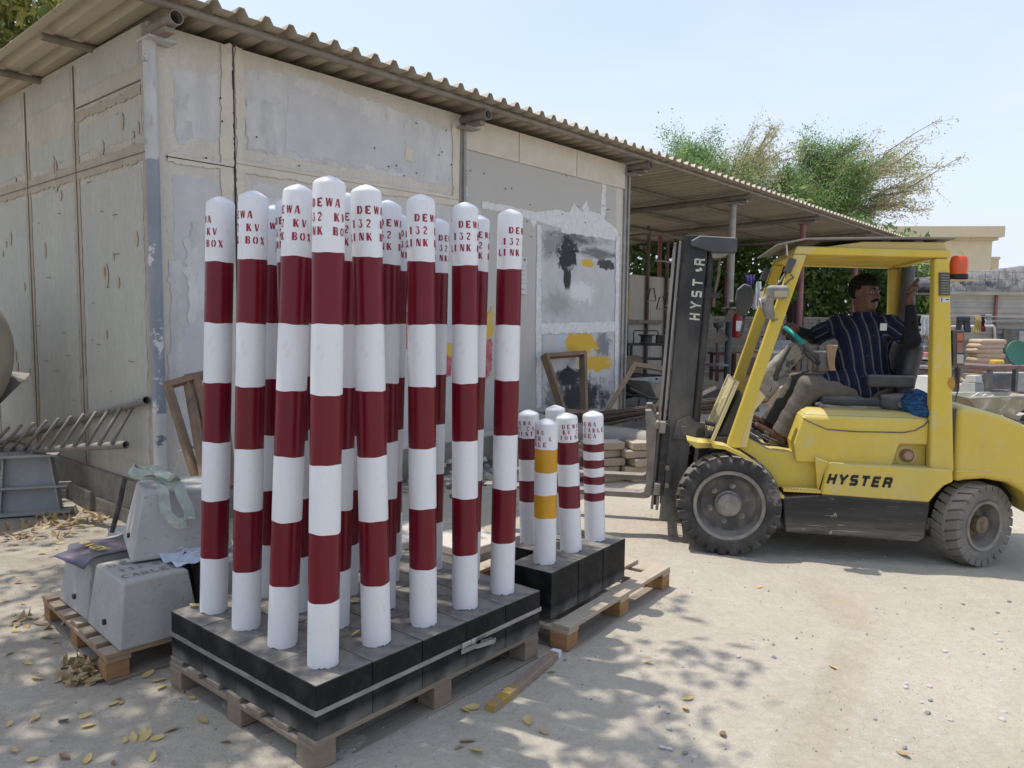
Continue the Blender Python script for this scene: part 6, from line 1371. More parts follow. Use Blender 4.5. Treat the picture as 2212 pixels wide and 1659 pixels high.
# ================================================================ YARD THINGS placed from the photograph's sight lines
def boxpx(name, label, cat, x0, y0, x1, y1, Y, dep, m_, rz=0., bevel=.008, group=None, build=None):
    a, b = at(x0, y1, Y), at(x1, y0, Y); w, h = abs(b.x-a.x), abs(b.z-a.z); o = MB().box((0, 0, h/2), (w, dep, h)).build(name, m_, None, bevel=bevel); o.location = ((a.x+b.x)/2, Y+dep/2, min(a.z, b.z)); o.rotation_euler = (0, 0, rz); return tag(o, label, cat, group)
def legs4(t, w, d, h, m_, th=.05, off=.0):
    for sx_ in (-1, 1):
        for sy in (-1, 1): MB().box((sx_*(w/2-th/2-off), sy*(d/2-th/2-off), h/2), (th, th, h)).build('leg', m_, t, bevel=.003)
slate = mat('dark_slab', (.085, .085, .088), (.13, .128, .125), rough=.7, scale=5, dust=(.4, .38, .34), dusta=.7); wht = mat('dusty_white', (.62, .61, .58), (.52, .51, .48), rough=.8, scale=6, dust=(.55, .52, .46), dusta=.5); tim = mat('raw_timber', (.36, .26, .17), (.28, .20, .13), rough=.8, scale=5, stretch=(1, 1, 1), fine=.3)
dk = mat('dark_steel_bench', (.035, .035, .038), (.07, .065, .06), rough=.6, scale=7, dust=(.3, .28, .25), dusta=.6); oliv = mat('olive_tub', (.22, .21, .15), (.30, .275, .21), rough=.8, scale=6, chips=(.42, .4, .36), chipa=.4, chips_scale=7, dust=(.5, .47, .41), dusta=.7)
# sacks and green lid
sackm = mat('paper_sack', (.52, .40, .28), (.46, .34, .24), rough=.85, scale=6, chips=(.50, .22, .17), chipa=.34, chips_scale=4)
p = at(2141, 784, 14.5)
for i in range(5):
    V_, F_ = nets(lambda P: rbox(P, (0, 0, 0), (.27, .19, .052), .05)+wob(P, 9, .006, i), (-.33, -.25, -.1), (.33, .25, .1), .02); o = np_mesh('cement_sack', V_, F_, sackm, smooth=True); o.location = (p.x+.03*math.sin(i*2), p.y+.2, p.z+.05+i*.087); o.rotation_euler = (0, 0, .1*math.sin(i*5))
    tag(o, ('bottom', 'second from bottom', 'middle', 'second from top', 'topmost')[i]+' beige paper sack of the pile left of the green lid', 'sack', 'pile of paper sacks')
c_ = at(2198, 763, 13.6); o = MB().lathe([(.0001, .02), (.2, .02), (.215, .03), (.225, .03), (.232, .0), (.0001, .0)], 40, axis=(.12, -1, .18)).build('round_lid', mat('green_plastic', (.035, .16, .105), (.045, .18, .12), rough=.4, scale=2), None, smooth=True, autos=35); o.location = c_; tag(o, 'round green lid standing on edge above the timber pile', 'lid')
boxpx('timber_stack', 'brown stack of boards beneath the round green lid', 'timber', 2122, 790, 2225, 808, 13.3, .5, mat('brown_boards', (.16, .09, .065), (.24, .17, .13), rough=.8, scale=5, stretch=(1, 9, 14)))
boxpx('sand_bag', 'small yellow bag slumped between the sacks and the green lid', 'bag', 2150, 778, 2172, 792, 13.4, .2, yel_p, bevel=.03)
# work table with sloping dark frame
tb = thing('work_table', 'dark steel work table just behind the forklift tail lamp', 'table', at(2098, 858, 10.4), .45)
hT = at(2098, 790, 10.4).z-at(2098, 858, 10.4).z
MB().box((0, 0, hT), (.62, .9, .05)).build('tabletop', mat('rusty_top', (.13, .085, .07), (.18, .13, .11), rough=.8, scale=7), tb, bevel=.004); legs4(tb, .60, .86, hT-.03, slate, .055)
# slabs, markers
boxpx('stone_slab', 'dark grey slab standing upright right of the work table', 'slab', 2143, 806, 2193, 852, 11.8, .28, slate); boxpx('stone_slab', 'mottled grey green slab at the right edge of the photo', 'slab', 2195, 806, 2240, 850, 11.9, .28, mat('mottled_slab', (.26, .27, .24), (.36, .36, .33), rough=.8, scale=9))
for (x, y, Y, s_, lab) in ((2102, 836, 10.9, .20, 'small white tapered marker standing between the work table legs'), (2098, 862, 10.2, .26, 'grey tapered marker lying low between the work table legs'), (2000, 852, 9.6, .28, 'pale tapered marker behind the blue cloth and rear pillar')):
    o = thing('concrete_marker', lab, 'marker block', at(x, y, Y), .5, 'small markers in the yard'); MB().hexa([(-s_/2, -s_/2, 0), (s_/2, -s_/2, 0), (s_/2, s_/2, 0), (-s_/2, s_/2, 0)], [(-s_/3, -s_/3, s_*.85), (s_/3, -s_/3, s_*.85), (s_/3, s_/3, s_*.85), (-s_/3, s_/3, s_*.85)]).build('body', wht if Y > 10.5 or Y < 10 else conc2, o, bevel=.008)
# wheelbarrow tub seen over the counterweight
def tub(name, label, loc, rz, L_, W_, D_, m_, wheel_=True, sc=1., handles=True):
    t = thing(name, label, 'wheelbarrow', loc, rz); mb = MB(); top = [(-L_/2, -W_/2, D_), (L_/2, -W_/2*.8, D_*1.05), (L_/2, W_/2*.8, D_*1.05), (-L_/2, W_/2, D_)]; bot = [(-L_*.22, -W_*.28, 0), (L_*.25, -W_*.25, 0), (L_*.25, W_*.25, 0), (-L_*.22, W_*.28, 0)]
    q_ = .012; topi = [(x*.97, y*.96, z+.001) for x, y, z in top]; boti = [(x*.97, y*.96, z+.02) for x, y, z in bot]
    vs = bot+top+topi+boti; mb.add(vs, [(3, 2, 1, 0)]+[(i, (i+1) % 4, 4+(i+1) % 4, 4+i) for i in range(4)]+[(4+i, 4+(i+1) % 4, 8+(i+1) % 4, 8+i) for i in range(4)]+[(8+i, 8+(i+1) % 4, 12+(i+1) % 4, 12+i) for i in range(4)]+[(12, 13, 14, 15)])
    mb.build('tub', m_, t, bevel=.012, seg=2); mb = MB(); mb.tube(top, .014, 8, closed=True); mb.build('tub_rim', m_, t, smooth=True)
    mb = MB()
    for s_ in (-1, 1):
        mb.tube([(L_*.62, s_*.06, -.16), (.1, s_*W_*.26, -.03), (-L_*.45, s_*W_*.34, .05), (-L_*.8, s_*W_*.36, .18)], .017, 8); mb.tube([(-L_*.25, s_*W_*.3, -.01), (-L_*.3, s_*W_*.32, -.33)], .015, 8)
    mb.build('frame', dk, t, smooth=True)
    if wheel_: MB().lathe([(.10, -.035), (.17, -.04), (.195, -.02), (.195, .02), (.17, .04), (.10, .035)], 24, c=(L_*.62, 0, -.16), axis=(0, 1, 0), close=True).build('tyre', rubber, t, smooth=True); MB().lathe([(.0001, -.03), (.11, -.03), (.11, .03), (.0001, .03)], 18, c=(L_*.62, 0, -.16), axis=(0, 1, 0)).build('rim', red_p, t)
    return t
a = at(2135, 890, 9.6); tub('wheelbarrow', 'cement caked olive wheelbarrow behind the forklift counterweight', (a.x, a.y, a.z-.02), .08, 1.0, .62, .23, oliv)
mb = MB(); q_ = at(2140, 868, 9.5)
for i in range(5): mb.tube([(q_.x-.25+i*.1, q_.y+.1, q_.z+.0), (q_.x-.1+i*.11, q_.y+.1+.03*i, q_.z+.10-.02*i), (q_.x+.08+i*.07, q_.y+.15, q_.z-.02)], .012, 6)
tag(mb.build('pipe_offcuts', wht, None, smooth=True), 'pale bent pipe offcuts lying in the olive wheelbarrow', 'pipes')
mb = MB(); q_ = at(2190, 860, 10.3)
for i in range(16): mb.box((q_.x+RND.uniform(-.03, .03), q_.y+.1*(i % 4), q_.z-.06+.045*(i//4)), (.95, .05, .035), rz=RND.uniform(-.05, .05))
tag(mb.build('steel_offcuts', mat('brown_steel', (.14, .10, .09), (.22, .17, .15), rough=.8, scale=8), None), 'stack of brownish steel sections right of the wheelbarrow', 'steel')
# motor, sheets, cabinet
t = thing('electric_motor', 'round dusty grey motor just right of the driver\'s seat back', 'motor', at(1987, 760, 10.5)); MB().lathe([(.0001, -.10), (.075, -.10), (.085, -.08), (.085, .10), (.07, .12), (.0001, .12)], 28, axis=(.3, -1, .05)).build('casing', mat('motor_grey', (.22, .20, .17), (.10, .095, .09), rough=.7, scale=9), t, smooth=True, autos=40); MB().bar((-.05, .05, .09), (.03, .1, .19), .02, .02).build('handle', wht, t); MB().box((0, .05, -.11), (.2, .2, .04)).build('foot', dk, t)
for i, (m_, hh) in enumerate(((wht, .03), (mat('brown_board', (.2, .12, .1), rough=.8), .025), (wht, .03), (mat('pink_wrap', (.55, .22, .22), (.45, .2, .2), rough=.7, scale=20), .06))):
    p = at(1992, 792, 10.4); o = MB().box((0, 0, 0), (.34-.05*i, .3, hh)).build('sheet_board', m_, None, bevel=.006); o.location = (p.x, p.y, p.z+.02+i*.05); o.rotation_euler = (0, 0, .1*i); tag(o, ('white board lowest on the bench by the rear pillar', 'brown board second up on the bench by the rear pillar', 'white board third up on the bench by the rear pillar', 'pink wrapped bundle on the boards by the rear pillar')[i], 'board')
tb = thing('bench', 'low rusty steel bench carrying boards between seat back and rear pillar', 'bench', at(1992, 850, 10.6), 0); hT = at(1992, 794, 10.6).z-at(1992, 850, 10.6).z; MB().box((0, 0, hT-.04), (.6, .5, .05)).build('benchtop', mat('rusty_top', (.13, .085, .07)), tb); legs4(tb, .56, .46, hT-.06, slate, .05)
cb_ = thing('metal_cabinet', 'dark framed grey cabinet against the block wall at the right edge', 'cabinet', at(2215, 800, 16.6)); MB().box((0, .2, .42), (.62, .35, .95)).build('carcass', slate, cb_); MB().box((.05, .015, .42), (.46, .02, .86)).build('door', mat('cabinet_door', (.36, .36, .34), rough=.6), cb_, bevel=.004)
# laundry
def cloth(label, x0, y0, x1, y1, Y, m_, shape, name='hung_garment', seed=1):
    a, b = at(x0, y1, Y), at(x1, y0, Y); w, h = b.x-a.x, b.z-a.z; n, k = 18, 22; V_ = []; F_ = []
    for i in range(n+1):
        for j in range(k+1):
            s_, t_ = i/n, j/k; l, r = shape(t_); u = l+(r-l)*s_; V_.append((u*w, .04*math.sin(u*17+seed)*(.3+t_)+.02*math.sin(t_*9+seed), -t_*h))
    F_ = [(i*(k+1)+j, (i+1)*(k+1)+j, (i+1)*(k+1)+j+1, i*(k+1)+j+1) for i in range(n) for j in range(k)]; o = np_mesh(name, V_, F_, m_, smooth=True); o.location = (a.x, Y, b.z); sd = o.modifiers.new('thickness', 'SOLIDIFY'); sd.thickness = .012; tag(o, label, 'garment', 'laundry on the line'); return o
YL = 15.6
den = mat('dark_denim', (.035, .04, .05), (.06, .065, .075), rough=.9, scale=8)
jn = thing('hung_trousers', 'dark trousers hanging upside up on the line right of the tail lamp', 'garment', at(2068, 684, YL), 0, 'laundry on the line'); w_ = at(2095, 684, YL).x-at(2068, 684, YL).x; h_ = at(2068, 684, YL).z-at(2068, 718, YL).z
for s_ in (0, 1):
    mb = MB(); xo = w_*.5 if s_ else 0; mb.hexa([(xo+(.04 if s_ else -.02), -.02, -h_), (xo+w_*.42+(.06 if s_ else -.04), -.02, -h_), (xo+w_*.42+(.06 if s_ else -.04), .03, -h_), (xo+(.04 if s_ else -.02), .03, -h_)], [(xo, -.03, -h_*.28), (xo+w_*.5, -.03, -h_*.28), (xo+w_*.5, .04, -h_*.28), (xo, .04, -h_*.28)]); mb.build('trouser_leg', den, jn, bevel=.015)
MB().box((w_*.5, .005, -h_*.14), (w_, .075, h_*.282)).build('waist', den, jn, bevel=.015)
cloth('faded yellow shirt hanging on the line beside the dark trousers', 2104, 681, 2118, 720, YL, mat('mustard_cloth', (.42, .32, .10), (.34, .27, .13), rough=.9, scale=6), lambda t: (.1*math.sin(t*4), .9+.15*t), seed=2)
cloth('dark red and blue garment hanging right of the yellow shirt', 2117, 680, 2127, 716, YL+.1, mat('maroon_cloth', (.12, .025, .03), (.04, .05, .08), rough=.9, scale=5, lo=.48, hi=.52), lambda t: (.0, 1-.1*t), seed=3)
cloth('small pale grey cloth at the right end of the laundry line', 2126, 680, 2142, 701, YL, mat('pale_grey_cloth', (.42, .42, .42), rough=.9), lambda t: (0, 1), seed=4)
cloth('white shirt hanging just left of the forklift rear pillar', 1986, 682, 2012, 724, YL, mat('white_cloth', (.62, .63, .64), (.55, .56, .58), rough=.9), lambda t: (.0 if t < .4 else .2, 1 if t < .4 else .82), seed=5)
cloth('small blue garment hanging low by the driver\'s elbow', 1984, 735, 1998, 757, YL, mat('blue_cloth_small', (.07, .09, .26), (.16, .2, .36), rough=.9, scale=9), lambda t: (.05, .95), seed=6)
pz = at(2060, 683, YL); rp = MB(); rp.tube([(pz.x-1.2, YL+.01, pz.z+.02), (pz.x+.8, YL+.01, pz.z-.0), (pz.x+2.2, YL+.01, pz.z+.01)], .012, 6); tag(rp.build('clothes_line', steel_g, None), 'thin line carrying the laundry in front of the block wall', 'line')
pp = MB(); a, b, c2 = at(2055, 706, 16.8), at(2145, 704, 16.8), at(2150, 740, 16.8); pp.tube([a, b, b+(c2-b)*.1+Vector((.02, 0, 0)), c2], .03, 8); tag(pp.build('water_pipe', wht, None, smooth=True), 'white pipe running along the block wall and turning down', 'pipe')
# under the canopy: benches, cupboards, fan, extinguisher
YC = 13.5
def bench(label, x0, x1, ytop, ybot, Y, dep, topm, legm, rz=0., shelf=True):
    a, b = at(x0, ybot, Y), at(x1, ytop, Y); w = b.x-a.x; h = b.z-a.z; t = thing('workbench', label, 'bench', ((a.x+b.x)/2, Y, a.z), rz); MB().box((0, 0, h-.02), (w, dep, .04)).build('benchtop', topm, t, bevel=.004); legs4(t, w, dep, h-.04, legm, .05, .03)
    if shelf: MB().box((0, 0, h*.35), (w-.1, dep-.1, .03)).build('shelf', legm, t)
    return t
bench('dark workbench inside the canopy left of the mast', 1352, 1446, 742, 792, 14.6, .6, dk, dk); bench('dark trestle with a maroon rail between mast and front pillar', 1535, 1612, 762, 822, 13.2, .5, mat('maroon_steel', (.10, .035, .035), (.16, .08, .07), rough=.7, scale=6), mat('maroon_steel', (.10, .035, .035)))
bench('long pale topped table behind the forklift pillars', 1625, 1742, 758, 830, 14.0, .7, wht, tim); bench('pale topped table behind the steering wheel', 1765, 1850, 760, 828, 13.6, .7, wht, tim)
cp = thing('cupboard', 'pale plywood cupboard under the tables seen between the yellow pillars', 'cupboard', at(1608, 820, 13.0)); MB().box((0, 0, .22), (.42, .4, .46)).build('carcass', tim, cp); MB().box((.03, -.205, .24), (.26, .012, .3)).build('opening', mat('brown_inside', (.14, .10, .07), rough=.9), cp)
cp = thing('cupboard', 'raw plywood cupboard standing left of the driver\'s knee', 'cupboard', at(1812, 825, 12.5)); MB().box((0, 0, .3), (.3, .4, .6)).build('carcass', tim, cp, bevel=.004); MB().box((0, -.203, .3), (.22, .006, .5)).build('door', mat('ply_door', (.30, .22, .14), rough=.8), cp)
speck = mat('terrazzo', (.40, .41, .41), (.22, .23, .23), rough=.5, scale=60, lo=.45, hi=.55); boxpx('stone_slab', 'speckled grey terrazzo slab leaning between the tables', 'slab', 1638, 735, 1712, 800, 14.9, .05, speck)
fn = thing('pedestal_fan', 'brown bladed pedestal fan in the shade right of the mast', 'fan', at(1548, 790, 12.6)); zf = at(1556, 700, 12.6).z-at(1548, 790, 12.6).z
MB().tube([(0, 0, 0), (0, 0, zf)], .02, 10).build('pole', dk, fn); MB().lathe([(.2, 0), (.18, .03), (.03, .05)], 20).build('base', dk, fn, smooth=True); MB().lathe([(.0001, 0), (.07, .02), (.08, .1), (.0001, .16)], 18, c=(0, -.1, zf), axis=(0, 1, 0)).build('motor_housing', dk, fn, smooth=True)
for k in range(3):
    a_ = k*2.094+.5; mb = MB(); pts = [(.05*math.cos(a_), -.12, zf+.05*math.sin(a_)), (.30*math.cos(a_-.3), -.10, zf+.30*math.sin(a_-.3)), (.34*math.cos(a_+.1), -.12, zf+.34*math.sin(a_+.1)), (.28*math.cos(a_+.55), -.15, zf+.28*math.sin(a_+.55))]; mb.add(pts+[(x, y+.008, z_) for x, y, z_ in pts], [(0, 1, 2, 3), (7, 6, 5, 4), (0, 1, 5, 4), (1, 2, 6, 5), (2, 3, 7, 6), (3, 0, 4, 7)]); mb.build('blade', mat('fan_brown', (.16, .13, .105), rough=.5), fn)
ex = thing('fire_extinguisher', 'red fire extinguisher hanging beside the blue canopy post', 'extinguisher', at(1592, 730, 12.2)); hh = at(1592, 672, 12.2).z-at(1592, 730, 12.2).z
MB().lathe([(.0001, 0), (.075, .01), (.08, .04), (.08, hh*.75), (.05, hh*.9), (.025, hh*.95), (.025, hh)], 20).build('cylinder', mat('extinguisher_red', (.28, .01, .015), rough=.35), ex, smooth=True, autos=40); MB().box((0, -.083, hh*.45), (.09, .004, .16)).build('white_tag', paper, ex); MB().tube([(.02, 0, hh), (.08, -.02, hh*.98), (.10, 0, hh*.6)], .012, 8).build('hose', dk, ex, smooth=True); MB().bar((-.03, 0, hh+.02), (.07, 0, hh+.05), .02, .02).build('handle', dk, ex)
boxpx('tool_box', 'black tool box on the dark workbench left of the mast', 'tool box', 1422, 724, 1444, 743, 14.4, .3, dk, bevel=.01)
cr_ = thing('cable_reel', 'black cable reel in a tube frame on the dark workbench', 'cable reel', at(1396, 743, 14.4)); MB().lathe([(.0001, 0), (.16, 0), (.16, .02), (.11, .03), (.11, .15), (.16, .16), (.16, .18), (.0001, .18)], 22).build('drum', dk, cr_, smooth=True, autos=35); MB().tube([(-.24, 0, .0), (-.24, 0, .22), (-.22, 0, .25), (.2, 0, .25), (.22, 0, .22), (.22, 0, 0)], .012, 8).build('tube_frame', dk, cr_)
cloth('white cloth hanging behind the near front pillar of the guard', 1626, 608, 1650, 668, 12.4, MATS['white_cloth'], lambda t: (.25-.25*t, .8+.2*t), seed=7)
cloth('purple printed cloth hanging behind the front guard pillars', 1610, 594, 1630, 628, 12.6, mat('purple_cloth', (.06, .03, .20), (.22, .18, .4), rough=.9, scale=9), lambda t: (.2*t, 1-.3*t), seed=8)
boxpx('cardboard_carton', 'cardboard carton on the ground behind the steering column', 'carton', 1668, 838, 1722, 880, 9.6, .3, mat('carton', (.36, .27, .18), (.30, .23, .15), rough=.85, scale=5), rz=.2)
boxpx('panel_stack', 'tall dark brown stack of panels behind the driver\'s hand', 'panel stack', 1706, 655, 1738, 800, 15.2, .3, mat('dark_panels', (.035, .022, .022), (.06, .04, .04), rough=.8, scale=4, stretch=(14, 1, 1)))
# ---------------------------------------------------------------- big pipes, rebar, brick stacks by the shed wall
pipm = mat('grey_concrete_pipe', (.36, .34, .31), (.27, .26, .24), rough=.8, scale=4, dust=(.42, .39, .34), dusta=.6, bump=.002)
def bigpipe(label, a, b, r, m_):
    mb = MB(); ring_tube(mb, a, b, r, .012, 32); tag(mb.build('pipe', m_, None, smooth=True, autos=40), label, 'pipe', 'large grey pipes lying by the shed')
bigpipe('large pale grey pipe lying behind the short bollards towards the mast', at(1150, 918, 8.45), at(1455, 968, 7.7), .135, pipm); bigpipe('darker large pipe lying along the shed wall behind the tall bollards', at(1010, 908, 8.9), at(1178, 922, 8.35)+Vector((0, .25, 0)), .14, mat('dark_grey_pipe', (.16, .155, .15), (.22, .21, .20), rough=.75, scale=4)); bigpipe('long grey pipe lying beyond the forklift floor', at(1480, 942, 9.1), at(1800, 970, 8.3), .12, pipm); bigpipe('thin white pipe lying on the ground behind the mast', at(1500, 985, 8.2), at(1640, 1000, 7.9), .055, wht)
mb = MB(); rr = random.Random(4)
for i in range(34):
    f = rr.uniform(-1, 1); g_ = rr.uniform(-1, 1); mb.tube([at(1190+rr.uniform(-10, 20), 918+f*22, 8.3+.1*g_), at(1300, 905+f*17, 8.1+.1*g_), at(1400, 888+f*12, 7.9+.08*g_), at(1640, 868+f*20, 7.6)], .008, 5)
tag(mb.build('rebar_bundle', mat('rebar', (.10, .075, .065), (.16, .125, .11), rough=.75, scale=20), None, smooth=True), 'fanned bundle of thin dark steel bars lying across the pipes behind the mast', 'bars')
pav = mat('paver_sand', (.44, .36, .27), (.37, .30, .225), rough=.9, scale=6, dust=(.5, .45, .37), dusta=.7, bump=.002); pavw = mat('paver_pale', (.54, .49, .42), (.46, .42, .36), rough=.9, scale=5, dust=(.58, .53, .46), dusta=.7)
bi = 0
GB2 = 'paving blocks in loose stacks behind the short bollards'
def paver(c, rz, d=(.40, .22, .075), m_=pav):
    global bi; bi += 1; o = MB().box((0, 0, 0), d).build('paving_block', m_, None, bevel=.010, seg=2); o.location = c; o.rotation_euler = (0, 0, rz); return tag(o, 'sand coloured paving block in the loose stacks behind the short bollards', 'paving block', GB2)
base = gr(1290, 1052); 
for lay in range(5):
    for k in range(3):
        if lay > 2 and k == 0 and lay == 4: continue
        p = base + Vector((-.38+.44*k+.04*math.sin(lay*3+k), .25+.05*k, .04+lay*.082)); paver(p, .35+.12*math.sin(lay*2.1+k*1.7))
base = gr(1350, 1032)
for lay in range(4):
    for k in range(2):
        p = base + Vector((-.28+.46*k+.05*math.sin(lay*4+k), .3-.25*k*0, .04+lay*.082)); paver(p, .5+.15*math.sin(lay*3+k))
p = base+Vector((.05, .22, .04+4*.082)); paver(p, .45)
for k in range(4): paver(gr(1150+k*30, 1000+k*4)+Vector((0, .1, .04+.08*(k % 2))), .3+.4*k)
# slab stack behind the tall bollards, on its own timbers
GS2 = 'square paving slabs stacked behind the tall bollards'
sc_ = Vector((-.30, 4.78, 0))
for st_, (dx, dy, nl) in enumerate(((0, 0, 4), (-.42, .30, 3))):
    for lay in range(nl):
        o = MB().box((0, 0, 0), (.42, .42, .052)).build('paving_slab', pavw, None, bevel=.008, seg=2); o.location = sc_+Vector((dx+.012*math.sin(lay*5+st_), dy+.012*math.cos(lay*3), .03+lay*.056)); o.rotation_euler = (0, 0, A1+.03*math.sin(lay*2)); tag(o, 'pale square paving slab in the low %s stack behind the tall bollards' % ('right', 'left')[st_], 'slab', GS2 + ', %s stack' % ('right', 'left')[st_])
# timber frames leaning on the shed, notice
def fr(label, pts, w, d, m_, name='wooden_stretcher'):
    t = thing(name, label, 'frame', pts[0])
    n_ = len(pts); up_ = (Vector(pts[1])-Vector(pts[0])).cross(Vector(pts[-1])-Vector(pts[0])).normalized()
    for i in range(n_): a, b = Vector(pts[i])-Vector(pts[0]), Vector(pts[(i+1) % n_])-Vector(pts[0]); MB().bar(a, b, w, d, up=up_, ext=w/2-.003*i).build('rail' if i % 2 else 'stile', m_, t, bevel=.003)
    return t
def Wp(x, z, off): return K + FD*x - LD*off + Vector((0, 0, z))
tim2 = mat('dark_edge_timber', (.25, .165, .10), (.17, .115, .075), rough=.8, scale=5, fine=.35, chips=(.07, .05, .04), chipa=.36, chips_scale=5)
(x0, z0), (x1, z1) = wf(1180, 770, .12), wf(1262, 764, .12); zb1 = wf(1222, 885, .4)[1]
fr('small timber frame leaning on the paint spattered wall panel', [Wp(*wf(1216, 890, .40), .40), Wp(*wf(1262, 893, .40), .40), Wp(x1, z1, .10), Wp(x0, z0, .10)], .05, .09, tim2)
fr('large tilted timber frame leaning past the shed corner beside the mast', [at(1312, 886, 9.9), at(1372, 788, 10.1), at(1462, 802, 10.0), at(1405, 905, 9.8)], .06, .07, tim)
fr('tall dark edged timber frame leaning in the corner beside the steel column', [at(432, 1060, 4.9), at(470, 1055, 5.0), at(424, 815, 5.45), at(362, 832, 5.35)], .05, .045, tim2); fr('tall timber frame leaning just left of the tall bollards', [at(446, 1050, 4.85), at(500, 1046, 5.05), at(474, 803, 5.6), at(405, 818, 5.45)], .05, .05, tim2)
zt_ = at(405, 950, 5.2); tg = MB(); tg.tube([at(388, 975, 5.12), at(402, 968, 5.08), at(420, 966, 5.12)], .009, 6); tag(tg.build('cable_tie', wht, None, smooth=True), 'white band tied round the leaning timber frames', 'tie')
nt_ = thing('notice_sheet', 'white printed notice sheet fixed to the grey board between bollards and doorway side', 'notice'); (x0, z0), (x1, z1) = wf(1117, 632), wf(1136, 555)
mb = MB(); mb.hexa([Wp(x0, z0, .012), Wp(x1, z0-.02, .012), Wp(x1, z1, .012), Wp(x0, z1, .012)], [Wp(x0, z0, .014), Wp(x1, z0-.02, .016), Wp(x1, z1, .014), Wp(x0, z1, .014)]); mb.build('paper', paper, nt_)
mb = MB(); pw, ph = x1-x0, z1-z0
for (a, b, cx, cy) in ((.08, .28, .92, .955), (.62, .82, .88, .96), (.1, .9, .74, .746), (.1, .9, .62, .626), (.1, .9, .50, .506), (.1, .9, .38, .386), (.1, .9, .26, .266), (.08, .2, .80, .82), (.2, .5, .09, .12), (.55, .8, .10, .115)): mb.hexa([Wp(x0+pw*a, z0+ph*cx, .0165), Wp(x0+pw*b, z0+ph*cx-.005, .0175), Wp(x0+pw*b, z0+ph*cy-.005, .0175), Wp(x0+pw*a, z0+ph*cy, .0165)], [Wp(x0+pw*a, z0+ph*cx, .0175), Wp(x0+pw*b, z0+ph*cx-.005, .0185), Wp(x0+pw*b, z0+ph*cy-.005, .0185), Wp(x0+pw*a, z0+ph*cy, .0175)])
mb.build('print_marks', mat('grey_print', (.22, .22, .25), rough=.7), nt_)
# inside the canopy near the corner: wheelbarrows, hanging tools, yellow box
a = at(1425, 870, 10.6); tub('wheelbarrow', 'grey cement caked wheelbarrow tub tilted under the large timber frame', (a.x, a.y, a.z+.06), .5, .85, .6, .26, mat('cement_tub', (.26, .25, .225), (.34, .325, .295), rough=.85, scale=6, bump=.004)); a = at(1385, 850, 11.4); tub('wheelbarrow', 'black wheelbarrow with a red wheel hub behind the timber frame', (a.x, a.y, a.z), 2.4, .9, .62, .26, dk)
for k, (x, y) in enumerate(((1398, 650), (1418, 668), (1436, 660))):
    t = thing('bow_saw', ('bow saw hanging upright on the rail, nearest the shed corner', 'bow saw hanging on the rail, middle of three', 'bow saw hanging on the rail, nearest the mast')[k], 'saw', at(x, y, 14.4), 0, 'saws on the rail'); MB().tube([(0, 0, 0), (.05, 0, .22), (.12, 0, .24), (.16, 0, .02)], .012, 8).build('bow', dk, t, smooth=True); MB().box((.08, 0, .0), (.17, .004, .02)).build('saw_blade', bare, t)
boxpx('jerry_can', 'yellow plastic can by the shed doorway column', 'can', 1354, 628, 1362, 690, 13.9, .2, mat('pale_yellow_plastic', (.50, .38, .12), (.42, .33, .13), rough=.5, scale=5), bevel=.03)
boxpx('ply_cabinet', 'pale plywood cabinet below the dark workbench', 'cabinet', 1350, 770, 1386, 812, 13.9, .4, tim)
tag(MB().tube([at(1452, 876, 9.2), at(1500, 858, 9.6), at(1543, 838, 10.2)], .03, 8).build('timber_pole', mat('bamboo', (.42, .35, .25), (.34, .28, .2), rough=.8, scale=8), None, smooth=True), 'pale timber pole lying on the dark floor beyond the mast', 'pole')
mb = MB(); mb.tube([at(1415, 562, 15), at(1480, 570, 14.5)], .02, 8); tag(mb.build('tube_lamp', wht, None), 'unlit white tube lamp under the canopy roof by the mast', 'lamp')
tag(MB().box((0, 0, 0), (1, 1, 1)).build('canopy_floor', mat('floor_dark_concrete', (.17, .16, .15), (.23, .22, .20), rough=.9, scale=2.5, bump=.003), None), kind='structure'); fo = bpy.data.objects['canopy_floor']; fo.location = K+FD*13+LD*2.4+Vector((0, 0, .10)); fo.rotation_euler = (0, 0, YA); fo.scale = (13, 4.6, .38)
# ---------------------------------------------------------------- left side: tank, steel stand, ladder, scrap
tk = thing('steel_tank', 'round ended cream tank cut off by the left edge of the photo', 'tank', at(-225, 760, 6.0), 0)
prof_ = [(.0001, .72)] + [(.62*math.sin(a), .42+.30*math.cos(a)) for a in np.linspace(.1, math.pi/2, 14)] + [(.625, .40), (.62, -1.2), (.0001, -1.35)]
MB().lathe(prof_, 56, axis=(.80, -.25, .0)).build('shell', mat('tank_cream', (.46, .42, .33), (.38, .34, .26), rough=.65, scale=3, dust=(.4, .36, .3), dusta=.4), tk, smooth=True, autos=30)
for x in (-.1, -.9): MB().box((x, .05, -1.0), (.1, .6, .9)).build('saddle', steel_d, tk)
sdl = mat('grey_painted_steel', (.30, .315, .325), (.24, .25, .255), rough=.5, scale=6, dust=(.45, .41, .34), dusta=.85, chips=(.3, .18, .05), chipa=.25, chips_scale=6)
sb_ = Vector((-3.93, 6.12, 0)); ss = thing('steel_stand', 'grey painted tapered steel stand carrying the end of the ladder', 'stand', sb_, .35)
MB().hexa([(-.20, -.012, .02), (.24, -.012, .02), (.24, .012, .02), (-.20, .012, .02)], [(-.15, -.012, .47), (.17, -.012, .47), (.17, .012, .47), (-.15, .012, .47)]).build('web_plate', sdl, ss)
for s_ in (-1, 1): MB().bar((-.19 if s_ < 0 else .23, 0, .02), (-.15 if s_ < 0 else .17, 0, .47), .12, .014, up=(1, 0, 0)).build('flange', sdl, ss)
